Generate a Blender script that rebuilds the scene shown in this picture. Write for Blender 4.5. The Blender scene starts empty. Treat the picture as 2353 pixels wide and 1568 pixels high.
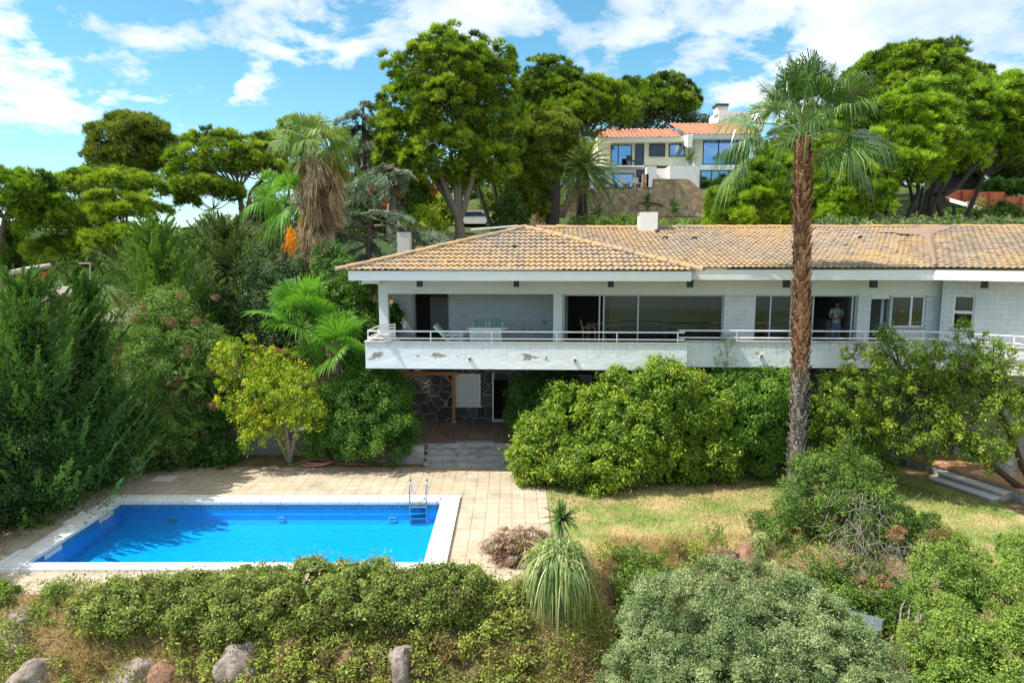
import bpy, bmesh, math, random
import numpy as np
from mathutils import Vector, Matrix, noise
S = bpy.context.scene
C = bpy.context.scene.collection
R = math.radians
PI = math.pi

# ------------------------------------------------------------------ camera
F = 1568.0; CX = 1176.0; CY = 784.0; PITCH = math.atan(212 / F); H = 8.0
cd = bpy.data.cameras.new('camera'); cam = bpy.data.objects.new('camera', cd); C.objects.link(cam)
cd.sensor_width = 36; cd.lens = 24.0; cd.clip_end = 6000; cd.clip_start = 0.1
cam.location = (0, 0, H); cam.rotation_euler = (PI / 2 - PITCH, 0, 0)
S.camera = cam
# ------------------------------------------------------------------ light
SUN = Vector((-0.63, -0.12, 1.0)).normalized()
sd = bpy.data.lights.new('sun', 'SUN'); sun = bpy.data.objects.new('sun', sd); C.objects.link(sun)
sd.energy = 4.2; sd.angle = R(0.5); sd.color = (1.0, 0.95, 0.87)
sun.rotation_euler = SUN.to_track_quat('Z', 'Y').to_euler()
S.view_settings.view_transform = 'Standard'; S.view_settings.look = 'None'
S.view_settings.exposure = 0.78; S.view_settings.gamma = 1.0
S.render.resolution_x = 1024; S.render.resolution_y = 682
try:
    S.cycles.max_bounces = 7; S.cycles.diffuse_bounces = 3; S.cycles.transparent_max_bounces = 12
    S.cycles.caustics_reflective = False; S.cycles.caustics_refractive = False
except Exception: pass

W = bpy.data.worlds.new('World'); S.world = W; W.use_nodes = True
nt = W.node_tree; nt.nodes.clear()
def N(nt, typ, **kw):
    n = nt.nodes.new(typ)
    for k, v in kw.items():
        if k.startswith('_'): setattr(n, k[1:], v)
        else: n.inputs[k.replace('__', ' ')].default_value = v
    return n
def mth(nt, op, a, b=None, c=None, clamp=False):
    n = nt.nodes.new('ShaderNodeMath'); n.operation = op; n.use_clamp = clamp
    for i, v in enumerate((a, b, c)):
        if v is None: continue
        if isinstance(v, (int, float)): n.inputs[i].default_value = v
        else: nt.links.new(v, n.inputs[i])
    return n.outputs[0]
def mixc(nt, f, a, b, mode='MIX'):
    n = nt.nodes.new('ShaderNodeMix'); n.data_type = 'RGBA'; n.blend_type = mode
    for i, v in ((0, f), (6, a), (7, b)):
        if isinstance(v, (int, float)): n.inputs[i].default_value = v
        elif isinstance(v, tuple): n.inputs[i].default_value = (*v[:3], 1)
        else: nt.links.new(v, n.inputs[i])
    return n.outputs[2]
def ramp(nt, fac, stops, interp='LINEAR'):
    n = nt.nodes.new('ShaderNodeValToRGB'); cr = n.color_ramp; cr.interpolation = interp
    while len(cr.elements) < len(stops): cr.elements.new(0.5)
    for e, (p, c) in zip(cr.elements, stops):
        e.position = p; e.color = (c, c, c, 1) if isinstance(c, (int, float)) else (*c[:3], 1)
    nt.links.new(fac, n.inputs[0]); return n.outputs[0]
def noi(nt, vec, scale, detail=4, rough=0.55, dist=0.0):
    n = nt.nodes.new('ShaderNodeTexNoise'); n.inputs['Scale'].default_value = scale
    n.inputs['Detail'].default_value = detail; n.inputs['Roughness'].default_value = rough
    n.inputs['Distortion'].default_value = dist
    nt.links.new(vec, n.inputs['Vector']); return n.outputs['Fac']
# sky with high cloud layer, projected on a plane overhead
sky = nt.nodes.new('ShaderNodeTexSky'); sky.sky_type = 'NISHITA'; sky.sun_disc = False
sky.sun_elevation = math.asin(SUN.z); sky.sun_rotation = math.atan2(SUN.x, SUN.y)
sky.altitude = 50; sky.air_density = 1.0; sky.dust_density = 0.6; sky.ozone_density = 2.0
tc = nt.nodes.new('ShaderNodeTexCoord'); sp = nt.nodes.new('ShaderNodeSeparateXYZ')
nt.links.new(tc.outputs['Generated'], sp.inputs[0])
zz = mth(nt, 'MAXIMUM', mth(nt, 'ADD', sp.outputs[2], 0.30), 0.05)
u = mth(nt, 'DIVIDE', sp.outputs[0], zz); v = mth(nt, 'DIVIDE', sp.outputs[1], zz)
cb = nt.nodes.new('ShaderNodeCombineXYZ'); nt.links.new(u, cb.inputs[0]); nt.links.new(v, cb.inputs[1]); cb.inputs[2].default_value = 3.7
n1 = noi(nt, cb.outputs[0], 4.6, 9, 0.60, 0.25)
n2 = noi(nt, cb.outputs[0], 1.3, 3, 0.5)
side = mth(nt, 'MULTIPLY', mth(nt, 'ADD', sp.outputs[0], -0.04), 0.09)
up = mth(nt, 'MULTIPLY', mth(nt, 'ADD', sp.outputs[2], -0.17), 0.42)
dens = mth(nt, 'ADD', mth(nt, 'ADD', n1, mth(nt, 'MULTIPLY', mth(nt, 'SUBTRACT', n2, 0.5), 0.5)), mth(nt, 'ADD', side, up))
mask = ramp(nt, dens, [(0.46, 0.0), (0.51, 0.45), (0.57, 0.85), (0.66, 1.0)])
hz = ramp(nt, sp.outputs[2], [(0.0, 0.0), (0.06, 0.25), (0.14, 1.0)])
mask = mth(nt, 'MULTIPLY', mask, hz)
grad = noi(nt, cb.outputs[0], 2.6, 5, 0.6)
ccol = ramp(nt, grad, [(0.34, (2.9, 3.7, 4.5)), (0.52, (4.5, 4.9, 5.3)), (0.66, (6.0, 6.1, 6.3))])
tc_ = mixc(nt, ramp(nt, sp.outputs[2], [(0.0, 0.0), (0.25, 1.0)]), (0.66, 0.82, 0.84), (0.46, 0.78, 0.76))
tint = mixc(nt, 1.0, sky.outputs[0], tc_, 'MULTIPLY')
ccol = mixc(nt, 1.0, ccol, (0.86, 0.86, 0.88), 'MULTIPLY')
out = mixc(nt, mask, tint, ccol)
bg = nt.nodes.new('ShaderNodeBackground'); bg.inputs[1].default_value = 0.15
wo = nt.nodes.new('ShaderNodeOutputWorld')
nt.links.new(out, bg.inputs[0]); nt.links.new(bg.outputs[0], wo.inputs[0])

# ------------------------------------------------------------------ pixel helpers (2352 x 1568 view of the photo)
_c, _s = math.cos(PITCH), math.sin(PITCH)
def ray(x, y):
    dx = (x - CX) / F; dy = (CY - y) / F
    return Vector((dx, _c + dy * _s, -_s + dy * _c))
def at(x, y, Y):
    d = ray(x, y); return Vector((0, 0, H)) + d * (Y / d.y)
def gz(x, y, z=0.0):
    d = ray(x, y); return Vector((0, 0, H)) + d * ((z - H) / d.z)

# ------------------------------------------------------------------ mesh builder
class MB:
    def __init__(self): self.v = []; self.f3 = []; self.f4 = []; self.t3 = []; self.t4 = []; self.n = 0
    def add(self, v, f, t=0.5):
        v = np.asarray(v, float).reshape(-1, 3); f = np.asarray(f, int)
        if len(f) == 0: return self
        tt = np.full(len(f), t) if np.isscalar(t) else np.asarray(t, float)
        if f.shape[1] == 3: self.f3.append(f + self.n); self.t3.append(tt)
        else: self.f4.append(f + self.n); self.t4.append(tt)
        self.v.append(v); self.n += len(v); return self
    def box(self, x0, y0, z0, x1, y1, z1, M=None, t=0.5):
        x0, x1 = min(x0, x1), max(x0, x1); y0, y1 = min(y0, y1), max(y0, y1); z0, z1 = min(z0, z1), max(z0, z1)
        v = np.array([(x, y, z) for z in (z0, z1) for y in (y0, y1) for x in (x0, x1)], float)
        if M is not None: v = np.array([M @ Vector(p) for p in v])
        return self.add(v, [(0, 2, 3, 1), (4, 5, 7, 6), (0, 1, 5, 4), (2, 6, 7, 3), (0, 4, 6, 2), (1, 3, 7, 5)], t)
    def bar(self, a, b, w, h=None, t=0.5):
        h = h or w; a = Vector(a); b = Vector(b); d = b - a; L = d.length
        q = d.to_track_quat('X', 'Z').to_matrix().to_4x4(); M = Matrix.Translation(a) @ q
        return self.box(0, -w / 2, -h / 2, L, w / 2, h / 2, M, t)
    def tube(self, pts, r, n=6, t=0.5, cap=True):
        P = np.array([tuple(p) for p in pts], float); m = len(P)
        r = np.full(m, r) if np.isscalar(r) else np.asarray(r, float)
        T = np.gradient(P, axis=0); T /= np.linalg.norm(T, axis=1)[:, None] + 1e-9
        ref = np.array([0.0, 0, 1]) if abs(T[:, 2]).mean() < 0.8 else np.array([1.0, 0, 0])
        A = np.cross(T, ref); A /= np.linalg.norm(A, axis=1)[:, None] + 1e-9; B = np.cross(T, A)
        an = np.arange(n) * 2 * PI / n
        V = P[:, None] + r[:, None, None] * (A[:, None] * np.cos(an)[None, :, None] + B[:, None] * np.sin(an)[None, :, None])
        V = V.reshape(-1, 3); f = []
        i = np.arange(m - 1)[:, None] * n; j = np.arange(n)[None]; j2 = (j + 1) % n
        f = np.stack([i + j, i + j2, i + n + j2, i + n + j], -1).reshape(-1, 4)
        self.add(V, f, t)
        if cap:
            for k, c0 in ((0, P[0]), (m - 1, P[-1])):
                vv = np.vstack([V[k * n:(k + 1) * n], c0]); self.add(vv, [(a, (a + 1) % n, n) for a in range(n)], t)
        return self
    def lathe(self, c, prof, n=20, t=0.5):
        P = np.array(prof, float); an = np.arange(n) * 2 * PI / n
        V = np.stack([c[0] + P[:, 0][:, None] * np.cos(an), c[1] + P[:, 0][:, None] * np.sin(an), np.repeat((c[2] + P[:, 1])[:, None], n, 1)], -1).reshape(-1, 3)
        i = np.arange(len(P) - 1)[:, None] * n; j = np.arange(n)[None]; j2 = (j + 1) % n
        return self.add(V, np.stack([i + j, i + j2, i + n + j2, i + n + j], -1).reshape(-1, 4), t)
    def prism(self, poly, z0, z1, t=0.5):
        bm = bmesh.new(); vs = [bm.verts.new((p[0], p[1], z1)) for p in poly]; fc = bm.faces.new(vs)
        bmesh.ops.triangulate(bm, faces=[fc]); bm.verts.index_update()
        top = [[q.index for q in f.verts] for f in bm.faces]; bm.free(); n = len(poly)
        v = [(p[0], p[1], z1) for p in poly] + [(p[0], p[1], z0) for p in poly]
        self.add(v, top + [[a + n for a in reversed(f)] for f in top], t)
        return self.add(v, [(i, i + n, (i + 1) % n + n, (i + 1) % n) for i in range(n)], t)
    def sphere(self, c, r, n=10, t=0.5, amp=0.0, seed=0):
        r = (r, r, r) if np.isscalar(r) else r
        th = np.linspace(0, PI, n + 1); ph = np.arange(2 * n) * PI / n
        X = np.stack([np.sin(th)[:, None] * np.cos(ph), np.sin(th)[:, None] * np.sin(ph), np.repeat(np.cos(th)[:, None], 2 * n, 1)], -1).reshape(-1, 3)
        k = 1 + amp * (np.sin(X[:, 0] * 5 + seed) * np.sin(X[:, 1] * 6 + seed * 2) + np.sin(X[:, 2] * 7 + seed * 3) * 0.6)
        V = np.array(tuple(c)) + X * k[:, None] * np.array(r)
        i = np.arange(n)[:, None] * 2 * n; j = np.arange(2 * n)[None]; j2 = (j + 1) % (2 * n)
        return self.add(V, np.stack([i + j, i + 2 * n + j, i + 2 * n + j2, i + j2], -1).reshape(-1, 4), t)
    # --- leaf arrays
    def leaves(self, c, d, nrm, L, Wd, t):
        d = d / (np.linalg.norm(d, axis=1)[:, None] + 1e-9); s = np.cross(d, nrm); s /= np.linalg.norm(s, axis=1)[:, None] + 1e-9
        L = np.broadcast_to(L, len(c))[:, None]; Wd = np.broadcast_to(Wd, len(c))[:, None]
        up = np.cross(s, d) * Wd * 0.25
        V = np.stack([c - d * L * 0.5, c + s * Wd * 0.5 + up, c + d * L * 0.5, c - s * Wd * 0.5 + up], 1).reshape(-1, 3)
        return self.add(V, np.arange(len(c) * 4).reshape(-1, 4), t)
    def blades(self, base, tip, Wd, t, rng):
        d = tip - base; rv = rng.normal(size=d.shape); s = np.cross(d, rv); s /= np.linalg.norm(s, axis=1)[:, None] + 1e-9
        Wd = np.broadcast_to(Wd, len(base))[:, None]
        V = np.stack([base - s * Wd * 0.5, base + s * Wd * 0.5, tip], 1).reshape(-1, 3)
        return self.add(V, np.arange(len(base) * 3).reshape(-1, 3), t)
    def build(self, name, mat, parent=None, smooth=False, world=True, tint=True):
        V = np.vstack(self.v)
        if parent is not None and world:
            o = Vector((0, 0, 0)); p = parent
            while p is not None: o += p.location; p = p.parent
            V = V - np.array(o)
        a3 = np.vstack(self.f3) if self.f3 else np.zeros((0, 3), int); a4 = np.vstack(self.f4) if self.f4 else np.zeros((0, 4), int)
        me = bpy.data.meshes.new(name); me.vertices.add(len(V)); me.vertices.foreach_set('co', V.astype(np.float32).ravel())
        loops = np.concatenate([a3.ravel(), a4.ravel()]).astype(np.int32)
        sz = np.concatenate([np.full(len(a3), 3), np.full(len(a4), 4)])
        st = np.concatenate([[0], np.cumsum(sz)[:-1]]).astype(np.int32)
        me.loops.add(len(loops)); me.loops.foreach_set('vertex_index', loops)
        me.polygons.add(len(sz)); me.polygons.foreach_set('loop_start', st)
        if tint:
            at_ = me.attributes.new('tint', 'FLOAT', 'FACE')
            at_.data.foreach_set('value', np.concatenate(self.t3 + self.t4).astype(np.float32))
        me.update(calc_edges=True); me.validate()
        me.polygons.foreach_set('use_smooth', np.full(len(me.polygons), bool(smooth)))
        me.materials.append(mat)
        o = bpy.data.objects.new(name, me); C.objects.link(o)
        if parent is not None: o.parent = parent
        return o
def thing(name, label, cat, loc=(0, 0, 0), rz=0.0, group=None):
    o = bpy.data.objects.new(name, None); C.objects.link(o); o.location = loc; o.rotation_euler = (0, 0, rz)
    o.empty_display_size = 0.2; o['label'] = label; o['category'] = cat
    if group: o['group'] = group
    return o
def tag(o, label=None, cat=None, group=None, kind=None):
    if label: o['label'] = label
    if cat: o['category'] = cat
    if group: o['group'] = group
    if kind: o['kind'] = kind
    return o
def copy_tree(o, parent=None):
    c = o.copy(); C.objects.link(c); c.parent = parent
    for ch in list(o.children): copy_tree(ch, c)
    return c

# ------------------------------------------------------------------ materials
def newmat(name):
    m = bpy.data.materials.new(name); m.use_nodes = True; nt = m.node_tree
    b = nt.nodes['Principled BSDF']; return m, nt, b
def lk(nt, a, b): nt.links.new(a, b)
def bump(nt, b, h, s=0.4, d=0.02):
    n = nt.nodes.new('ShaderNodeBump'); n.inputs['Strength'].default_value = s; n.inputs['Distance'].default_value = d
    lk(nt, h, n.inputs['Height']); lk(nt, n.outputs[0], b.inputs['Normal'])
def objc(nt): return nt.nodes.new('ShaderNodeTexCoord').outputs['Object']
def plain(name, col, rough=0.6, metal=0.0, var=0.12, sc=6.0, bmp=0.0):
    m, nt, b = newmat(name); vec = objc(nt)
    n = noi(nt, vec, sc, 5, 0.6)
    c = mixc(nt, n, tuple(x * (1 - var) for x in col), tuple(min(1, x * (1 + var)) for x in col))
    lk(nt, c, b.inputs['Base Color']); b.inputs['Roughness'].default_value = rough; b.inputs['Metallic'].default_value = metal
    if bmp: bump(nt, b, noi(nt, vec, sc * 6, 6, 0.7), bmp, 0.02)
    return m
def foliage(name, dark, mid, light, trans=0.32, rough=0.5):
    m, nt, b = newmat(name); a = nt.nodes.new('ShaderNodeAttribute'); a.attribute_name = 'tint'
    col = ramp(nt, a.outputs['Fac'], [(0.05, dark), (0.5, mid), (0.95, light)])
    lk(nt, col, b.inputs['Base Color']); b.inputs['Roughness'].default_value = rough
    b.inputs['Specular IOR Level'].default_value = 0.0 if name == 'far_wood' else 0.35
    tr = nt.nodes.new('ShaderNodeBsdfTranslucent')
    lk(nt, mixc(nt, 1.0, col, (1.25, 1.25, 0.5), 'MULTIPLY'), tr.inputs[0])
    mx = nt.nodes.new('ShaderNodeMixShader'); mx.inputs[0].default_value = trans
    lk(nt, b.outputs[0], mx.inputs[1]); lk(nt, tr.outputs[0], mx.inputs[2])
    lk(nt, mx.outputs[0], nt.nodes['Material Output'].inputs[0]); return m
def xzvec(nt, kx=1.0, ky=1.0):
    s = nt.nodes.new('ShaderNodeSeparateXYZ'); lk(nt, objc(nt), s.inputs[0])
    c = nt.nodes.new('ShaderNodeCombineXYZ')
    lk(nt, mth(nt, 'ADD', s.outputs[0], mth(nt, 'MULTIPLY', s.outputs[1], 1.0)), c.inputs[0]); lk(nt, s.outputs[2], c.inputs[1]); return c.outputs[0]
def brickmat(name, c1, c2, mort, bw=0.4, bh=0.2, ms=0.008, bs=0.4, rough=0.7, smooth=0.1):
    m, nt, b = newmat(name); v = xzvec(nt)
    k = nt.nodes.new('ShaderNodeTexBrick'); lk(nt, v, k.inputs['Vector']); k.inputs['Scale'].default_value = 1
    k.inputs['Brick Width'].default_value = bw; k.inputs['Row Height'].default_value = bh; k.inputs['Mortar Size'].default_value = ms; k.inputs['Mortar Smooth'].default_value = smooth
    k.inputs['Color1'].default_value = (*c1, 1); k.inputs['Color2'].default_value = (*c2, 1); k.inputs['Mortar'].default_value = (*mort, 1)
    n = noi(nt, objc(nt), 1.3, 6, 0.65)
    c = mixc(nt, 1.0, k.outputs['Color'], ramp(nt, n, [(0.3, 0.84), (0.6, 1.0)]), 'MULTIPLY')
    lk(nt, c, b.inputs['Base Color']); b.inputs['Roughness'].default_value = rough
    h = mth(nt, 'SUBTRACT', mth(nt, 'MULTIPLY', noi(nt, objc(nt), 25, 4, .6), .25), k.outputs['Fac']); bump(nt, b, h, bs, 0.012); return m
def stonemat(name, cols, mort, scale=3.0, edge=0.05, flat=False, rough=0.8, ax=None):
    m, nt, b = newmat(name); vec = objc(nt)
    w = nt.nodes.new('ShaderNodeTexNoise'); w.inputs['Scale'].default_value = scale * 1.2; lk(nt, vec, w.inputs['Vector'])
    wv = nt.nodes.new('ShaderNodeVectorMath'); wv.operation = 'MULTIPLY_ADD'; lk(nt, w.outputs['Color'], wv.inputs[0]); wv.inputs[1].default_value = (0.18, 0.18, 0.18); lk(nt, vec, wv.inputs[2])
    mp = nt.nodes.new('ShaderNodeMapping'); lk(nt, wv.outputs[0], mp.inputs[0]); mp.inputs['Scale'].default_value = ax or (1, 1, 1)
    v1 = nt.nodes.new('ShaderNodeTexVoronoi'); v1.feature = 'DISTANCE_TO_EDGE'; v1.inputs['Scale'].default_value = scale; lk(nt, mp.outputs[0], v1.inputs['Vector'])
    v2 = nt.nodes.new('ShaderNodeTexVoronoi'); v2.inputs['Scale'].default_value = scale; lk(nt, mp.outputs[0], v2.inputs['Vector'])
    s = nt.nodes.new('ShaderNodeSeparateColor'); lk(nt, v2.outputs['Color'], s.inputs[0])
    cc = ramp(nt, s.outputs[0], [(i / (len(cols) - 1), c) for i, c in enumerate(cols)])
    cc = mixc(nt, 1.0, cc, ramp(nt, noi(nt, vec, scale * 6, 5, .7), [(0.25, 0.65), (0.7, 1.15)]), 'MULTIPLY')
    ef = ramp(nt, v1.outputs['Distance'], [(edge * 0.4, 0.0), (edge, 1.0)])
    lk(nt, mixc(nt, ef, mort, cc), b.inputs['Base Color']); b.inputs['Roughness'].default_value = rough
    h = mth(nt, 'ADD', mth(nt, 'MULTIPLY', ef, 0.8), mth(nt, 'MULTIPLY', noi(nt, vec, scale * 5, 6, .7), 0.5)); bump(nt, b, h, 0.8, 0.03); return m
M = {}
M['white'] = plain('white_render', (0.80, 0.80, 0.78), 0.7, var=0.06, sc=2.5, bmp=0.15)
M['upvc'] = plain('white_paint', (0.82, 0.82, 0.82), 0.35, var=0.03)
M['alu'] = plain('aluminium', (0.55, 0.56, 0.57), 0.4, 0.3, var=0.05)
M['greyf'] = plain('grey_frame', (0.42, 0.41, 0.40), 0.6, var=0.08)
M['black'] = plain('black_paint', (0.02, 0.02, 0.022), 0.4, var=0.2)
M['steel'] = plain('stainless_steel', (0.55, 0.56, 0.58), 0.18, 1.0, var=0.05)
M['wood'] = plain('orange_timber', (0.50, 0.20, 0.08), 0.6, var=0.3, sc=9)
M['pinewood'] = plain('pale_wood', (0.48, 0.32, 0.16), 0.5, var=0.2)
M['dark'] = plain('dark_interior', (0.05, 0.035, 0.03), 0.7, var=0.2)
M['redfloor'] = plain('dark_red_floor_tile', (0.13, 0.035, 0.03), 0.35, var=0.25)
M['inwall'] = plain('interior_wall', (0.30, 0.31, 0.32), 0.8)
M['curtain'] = plain('pale_curtain', (0.6, 0.66, 0.66), 0.8)
M['block'] = brickmat('white_painted_block', (0.74, 0.74, 0.74), (0.69, 0.69, 0.70), (0.50, 0.50, 0.52), 0.42, 0.17, 0.007, 0.35)
M['redbrick'] = brickmat('red_brick', (0.34, 0.08, 0.045), (0.25, 0.06, 0.04), (0.10, 0.04, 0.03), 0.3, 0.1, 0.014, 0.6)
M['darkstone'] = stonemat('dark_stone', [(0.035, 0.033, 0.035), (0.09, 0.08, 0.08), (0.055, 0.06, 0.07), (0.12, 0.10, 0.095)], (0.27, 0.25, 0.24), 2.0, 0.055)
M['slate'] = stonemat('grey_slate', [(0.24, 0.24, 0.245), (0.42, 0.41, 0.40), (0.32, 0.31, 0.29)], (0.50, 0.48, 0.45), 3.2, 0.03, ax=(1, 1, 2.5))
M['warmstone'] = stonemat('warm_stone', [(0.46, 0.28, 0.14), (0.66, 0.47, 0.27), (0.38, 0.22, 0.12), (0.70, 0.58, 0.40)], (0.26, 0.18, 0.12), 2.6, 0.045)
M['drystone'] = stonemat('dry_stone', [(0.42, 0.32, 0.2), (0.3, 0.2, 0.13), (0.5, 0.42, 0.32)], (0.1, 0.07, 0.05), 3.0, 0.06, ax=(1, 1, 2))
M['crazystone'] = stonemat('crazy_paving', [(0.30, 0.29, 0.28), (0.42, 0.40, 0.37), (0.24, 0.25, 0.27)], (0.46, 0.44, 0.4), 2.4, 0.04)
M['tread'] = plain('pale_step_stone', (0.66, 0.62, 0.58), 0.8, var=0.15, bmp=0.2)
M['orangewall'] = plain('orange_render', (0.62, 0.15, 0.07), 0.8, var=0.08)
M['redwall'] = plain('red_render', (0.52, 0.10, 0.045), 0.8, var=0.2, sc=1)
M['cream'] = plain('cream_render', (0.80, 0.77, 0.62), 0.8, var=0.03, sc=1)
M['bark'] = plain('grey_bark', (0.20, 0.155, 0.12), 0.9, var=0.45, sc=14, bmp=0.9)
M['barkpale'] = plain('pale_bark', (0.34, 0.28, 0.22), 0.9, var=0.35, sc=10, bmp=0.9)
M['barkdark'] = plain('dark_bark', (0.06, 0.045, 0.038), 0.9, var=0.45, sc=10, bmp=0.9)
M['twig'] = plain('dead_grey_twig', (0.27, 0.235, 0.205), 0.9, var=0.3)
M['asphalt'] = plain('dark_cap', (0.06, 0.05, 0.06), 0.7)
M['carwhite'] = plain('white_car_paint', (0.8, 0.8, 0.82), 0.2, var=0.01)
M['carred'] = plain('red_car_paint', (0.4, 0.02, 0.03), 0.25, var=0.05)
M['carglass'] = plain('tinted_glass', (0.03, 0.05, 0.08), 0.1)
M['rubber'] = plain('rubber', (0.03, 0.03, 0.03), 0.8)
M['terra'] = plain('terracotta_pot', (0.5, 0.13, 0.06), 0.7)
M['hose'] = plain('faded_pink_hose', (0.55, 0.27, 0.2), 0.5)
M['greenpole'] = plain('green_pole', (0.12, 0.5, 0.25), 0.4)
M['cushion'] = plain('green_patterned_cushion', (0.22, 0.36, 0.27), 0.9, var=0.5, sc=12)
M['towel'] = plain('patterned_cloth', (0.5, 0.4, 0.42), 0.9, var=0.6, sc=14)
M['skin'] = plain('skin', (0.33, 0.19, 0.13), 0.6, var=0.05)
M['hair'] = plain('black_hair', (0.015, 0.012, 0.012), 0.7)
M['jeans'] = plain('blue_jeans', (0.11, 0.15, 0.24), 0.9, var=0.2, sc=20)

def glassmat(name, tcol=(0.75, 0.8, 0.8), ior=1.7, rough=0.02, tint=0.0, gcol=(1, 1, 1)):
    m = bpy.data.materials.new(name); m.use_nodes = True; nt = m.node_tree; nt.nodes.clear()
    tr = N(nt, 'ShaderNodeBsdfTransparent'); tr.inputs[0].default_value = (*tcol, 1)
    gl = N(nt, 'ShaderNodeBsdfGlossy'); gl.inputs['Roughness'].default_value = rough; gl.inputs[0].default_value = (*gcol, 1)
    fr = N(nt, 'ShaderNodeFresnel'); fr.inputs[0].default_value = ior
    fac = mth(nt, 'ADD', fr.outputs[0], tint, clamp=True)
    mx = N(nt, 'ShaderNodeMixShader'); lk(nt, fac, mx.inputs[0]); lk(nt, tr.outputs[0], mx.inputs[1]); lk(nt, gl.outputs[0], mx.inputs[2])
    o = N(nt, 'ShaderNodeOutputMaterial'); lk(nt, mx.outputs[0], o.inputs[0]); return m, nt, gl, fr
M['glass'] = glassmat('window_glass', (0.62, 0.68, 0.70), 1.9)[0]
M['blueglass'] = glassmat('blue_reflective_glass', (0.25, 0.35, 0.45), 1.8, 0.03, 0.42, (0.45, 0.62, 0.9))[0]
M['clearglass'] = glassmat('clear_glass', (0.85, 0.92, 0.92), 1.35)[0]
m, nt, gl, fr = glassmat('pool_water', (0.35, 0.86, 1.0), 1.33, 0.03)
bn = N(nt, 'ShaderNodeBump'); bn.inputs['Strength'].default_value = 0.8; bn.inputs['Distance'].default_value = 0.07
lk(nt, noi(nt, objc(nt), 5.0, 4, .55, .3), bn.inputs['Height']); lk(nt, bn.outputs[0], gl.inputs['Normal']); lk(nt, bn.outputs[0], fr.inputs['Normal'])
M['water'] = m
# parapet: white render, peeled and weathered
m, nt, b = newmat('weathered_white_parapet'); v = objc(nt)
big = noi(nt, v, 0.9, 7, .65, .3)
spx = N(nt, 'ShaderNodeSeparateXYZ'); lk(nt, v, spx.inputs[0])
hh = mth(nt, 'DIVIDE', mth(nt, 'SUBTRACT', spx.outputs[2], 3.87), 0.9)
mottle = noi(nt, v, 3.0, 6, .7)
c = mixc(nt, ramp(nt, mth(nt, 'ADD', mth(nt, 'MULTIPLY', hh, .5), mth(nt, 'MULTIPLY', mottle, .6)), [(.45, 0.0), (.75, 1.0)]), (0.82, 0.82, 0.82), (0.70, 0.71, 0.70))  # greyer towards the top, edge broken up by noise
mpx = N(nt, 'ShaderNodeMapping'); lk(nt, v, mpx.inputs[0]); mpx.inputs['Scale'].default_value = (0.8, 0.8, 1.6)
pf = ramp(nt, mth(nt, 'ADD', noi(nt, mpx.outputs[0], 1.25, 7, .70), mth(nt, 'MULTIPLY', mth(nt, 'ABSOLUTE', mth(nt, 'SUBTRACT', hh, 0.5)), -0.12)), [(.585, 0.0), (.60, 1.0)])
c = mixc(nt, pf, c, (0.30, 0.27, 0.24))
mps = N(nt, 'ShaderNodeMapping'); lk(nt, v, mps.inputs[0]); mps.inputs['Scale'].default_value = (5, 5, 0.5)
drip = ramp(nt, mth(nt, 'ADD', noi(nt, mps.outputs[0], 2.2, 4, .7), mth(nt, 'MULTIPLY', hh, .22)), [(.66, 1.0), (.9, .7)])
c = mixc(nt, 1.0, c, drip, 'MULTIPLY')
lk(nt, c, b.inputs['Base Color']); b.inputs['Roughness'].default_value = .8
bump(nt, b, mth(nt, 'SUBTRACT', noi(nt, mpx.outputs[0], 2.2, 6, .6), mth(nt, 'MULTIPLY', pf, .3)), .6, .04)
M['parapet'] = m
# concrete cap
M['cap'] = plain('stained_cap_stone', (0.50, 0.46, 0.40), 0.85, var=0.25, sc=8, bmp=.3)
# lichen roof tile
def tilemat(name, base1, base2, lich, lf=0.5, axis=None):
    m, nt, b = newmat(name); v = objc(nt)
    a = nt.nodes.new('ShaderNodeAttribute'); a.attribute_name = 'tint'
    c = mixc(nt, a.outputs['Fac'], base1, base2)
    c = mixc(nt, 1.0, c, ramp(nt, noi(nt, v, 12, 5, .7), [(.25, .62), (.7, 1.12)]), 'MULTIPLY')
    l1 = noi(nt, v, 8.0, 7, .72); l2 = noi(nt, v, 0.35, 2, .5)
    lm = ramp(nt, mth(nt, 'ADD', mth(nt, 'ADD', l1, mth(nt, 'MULTIPLY', l2, .35)), mth(nt, 'MULTIPLY', a.outputs['Fac'], .14)), [(lf + .13, 0.0), (lf + .33, 1.0)])
    c = mixc(nt, mth(nt, 'MULTIPLY', lm, .88), c, lich)
    lk(nt, c, b.inputs['Base Color']); b.inputs['Roughness'].default_value = .9
    bump(nt, b, noi(nt, v, 40, 4, .7), .3, .01); return m
M['tile'] = tilemat('lichen_concrete_tile', (0.23, 0.195, 0.16), (0.32, 0.27, 0.22), (0.50, 0.29, 0.10), .55)
M['hiptile'] = tilemat('lichen_ridge_tile', (0.26, 0.22, 0.18), (0.36, 0.32, 0.27), (0.56, 0.30, 0.09), .51)
M['redtile'] = tilemat('terracotta_tile', (0.42, 0.15, 0.08), (0.55, 0.24, 0.145), (0.5, 0.2, 0.1), .9)
M['paletile'] = tilemat('pale_tile', (0.42, 0.36, 0.31), (0.6, 0.52, 0.46), (0.5, 0.4, 0.3), .9)
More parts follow.
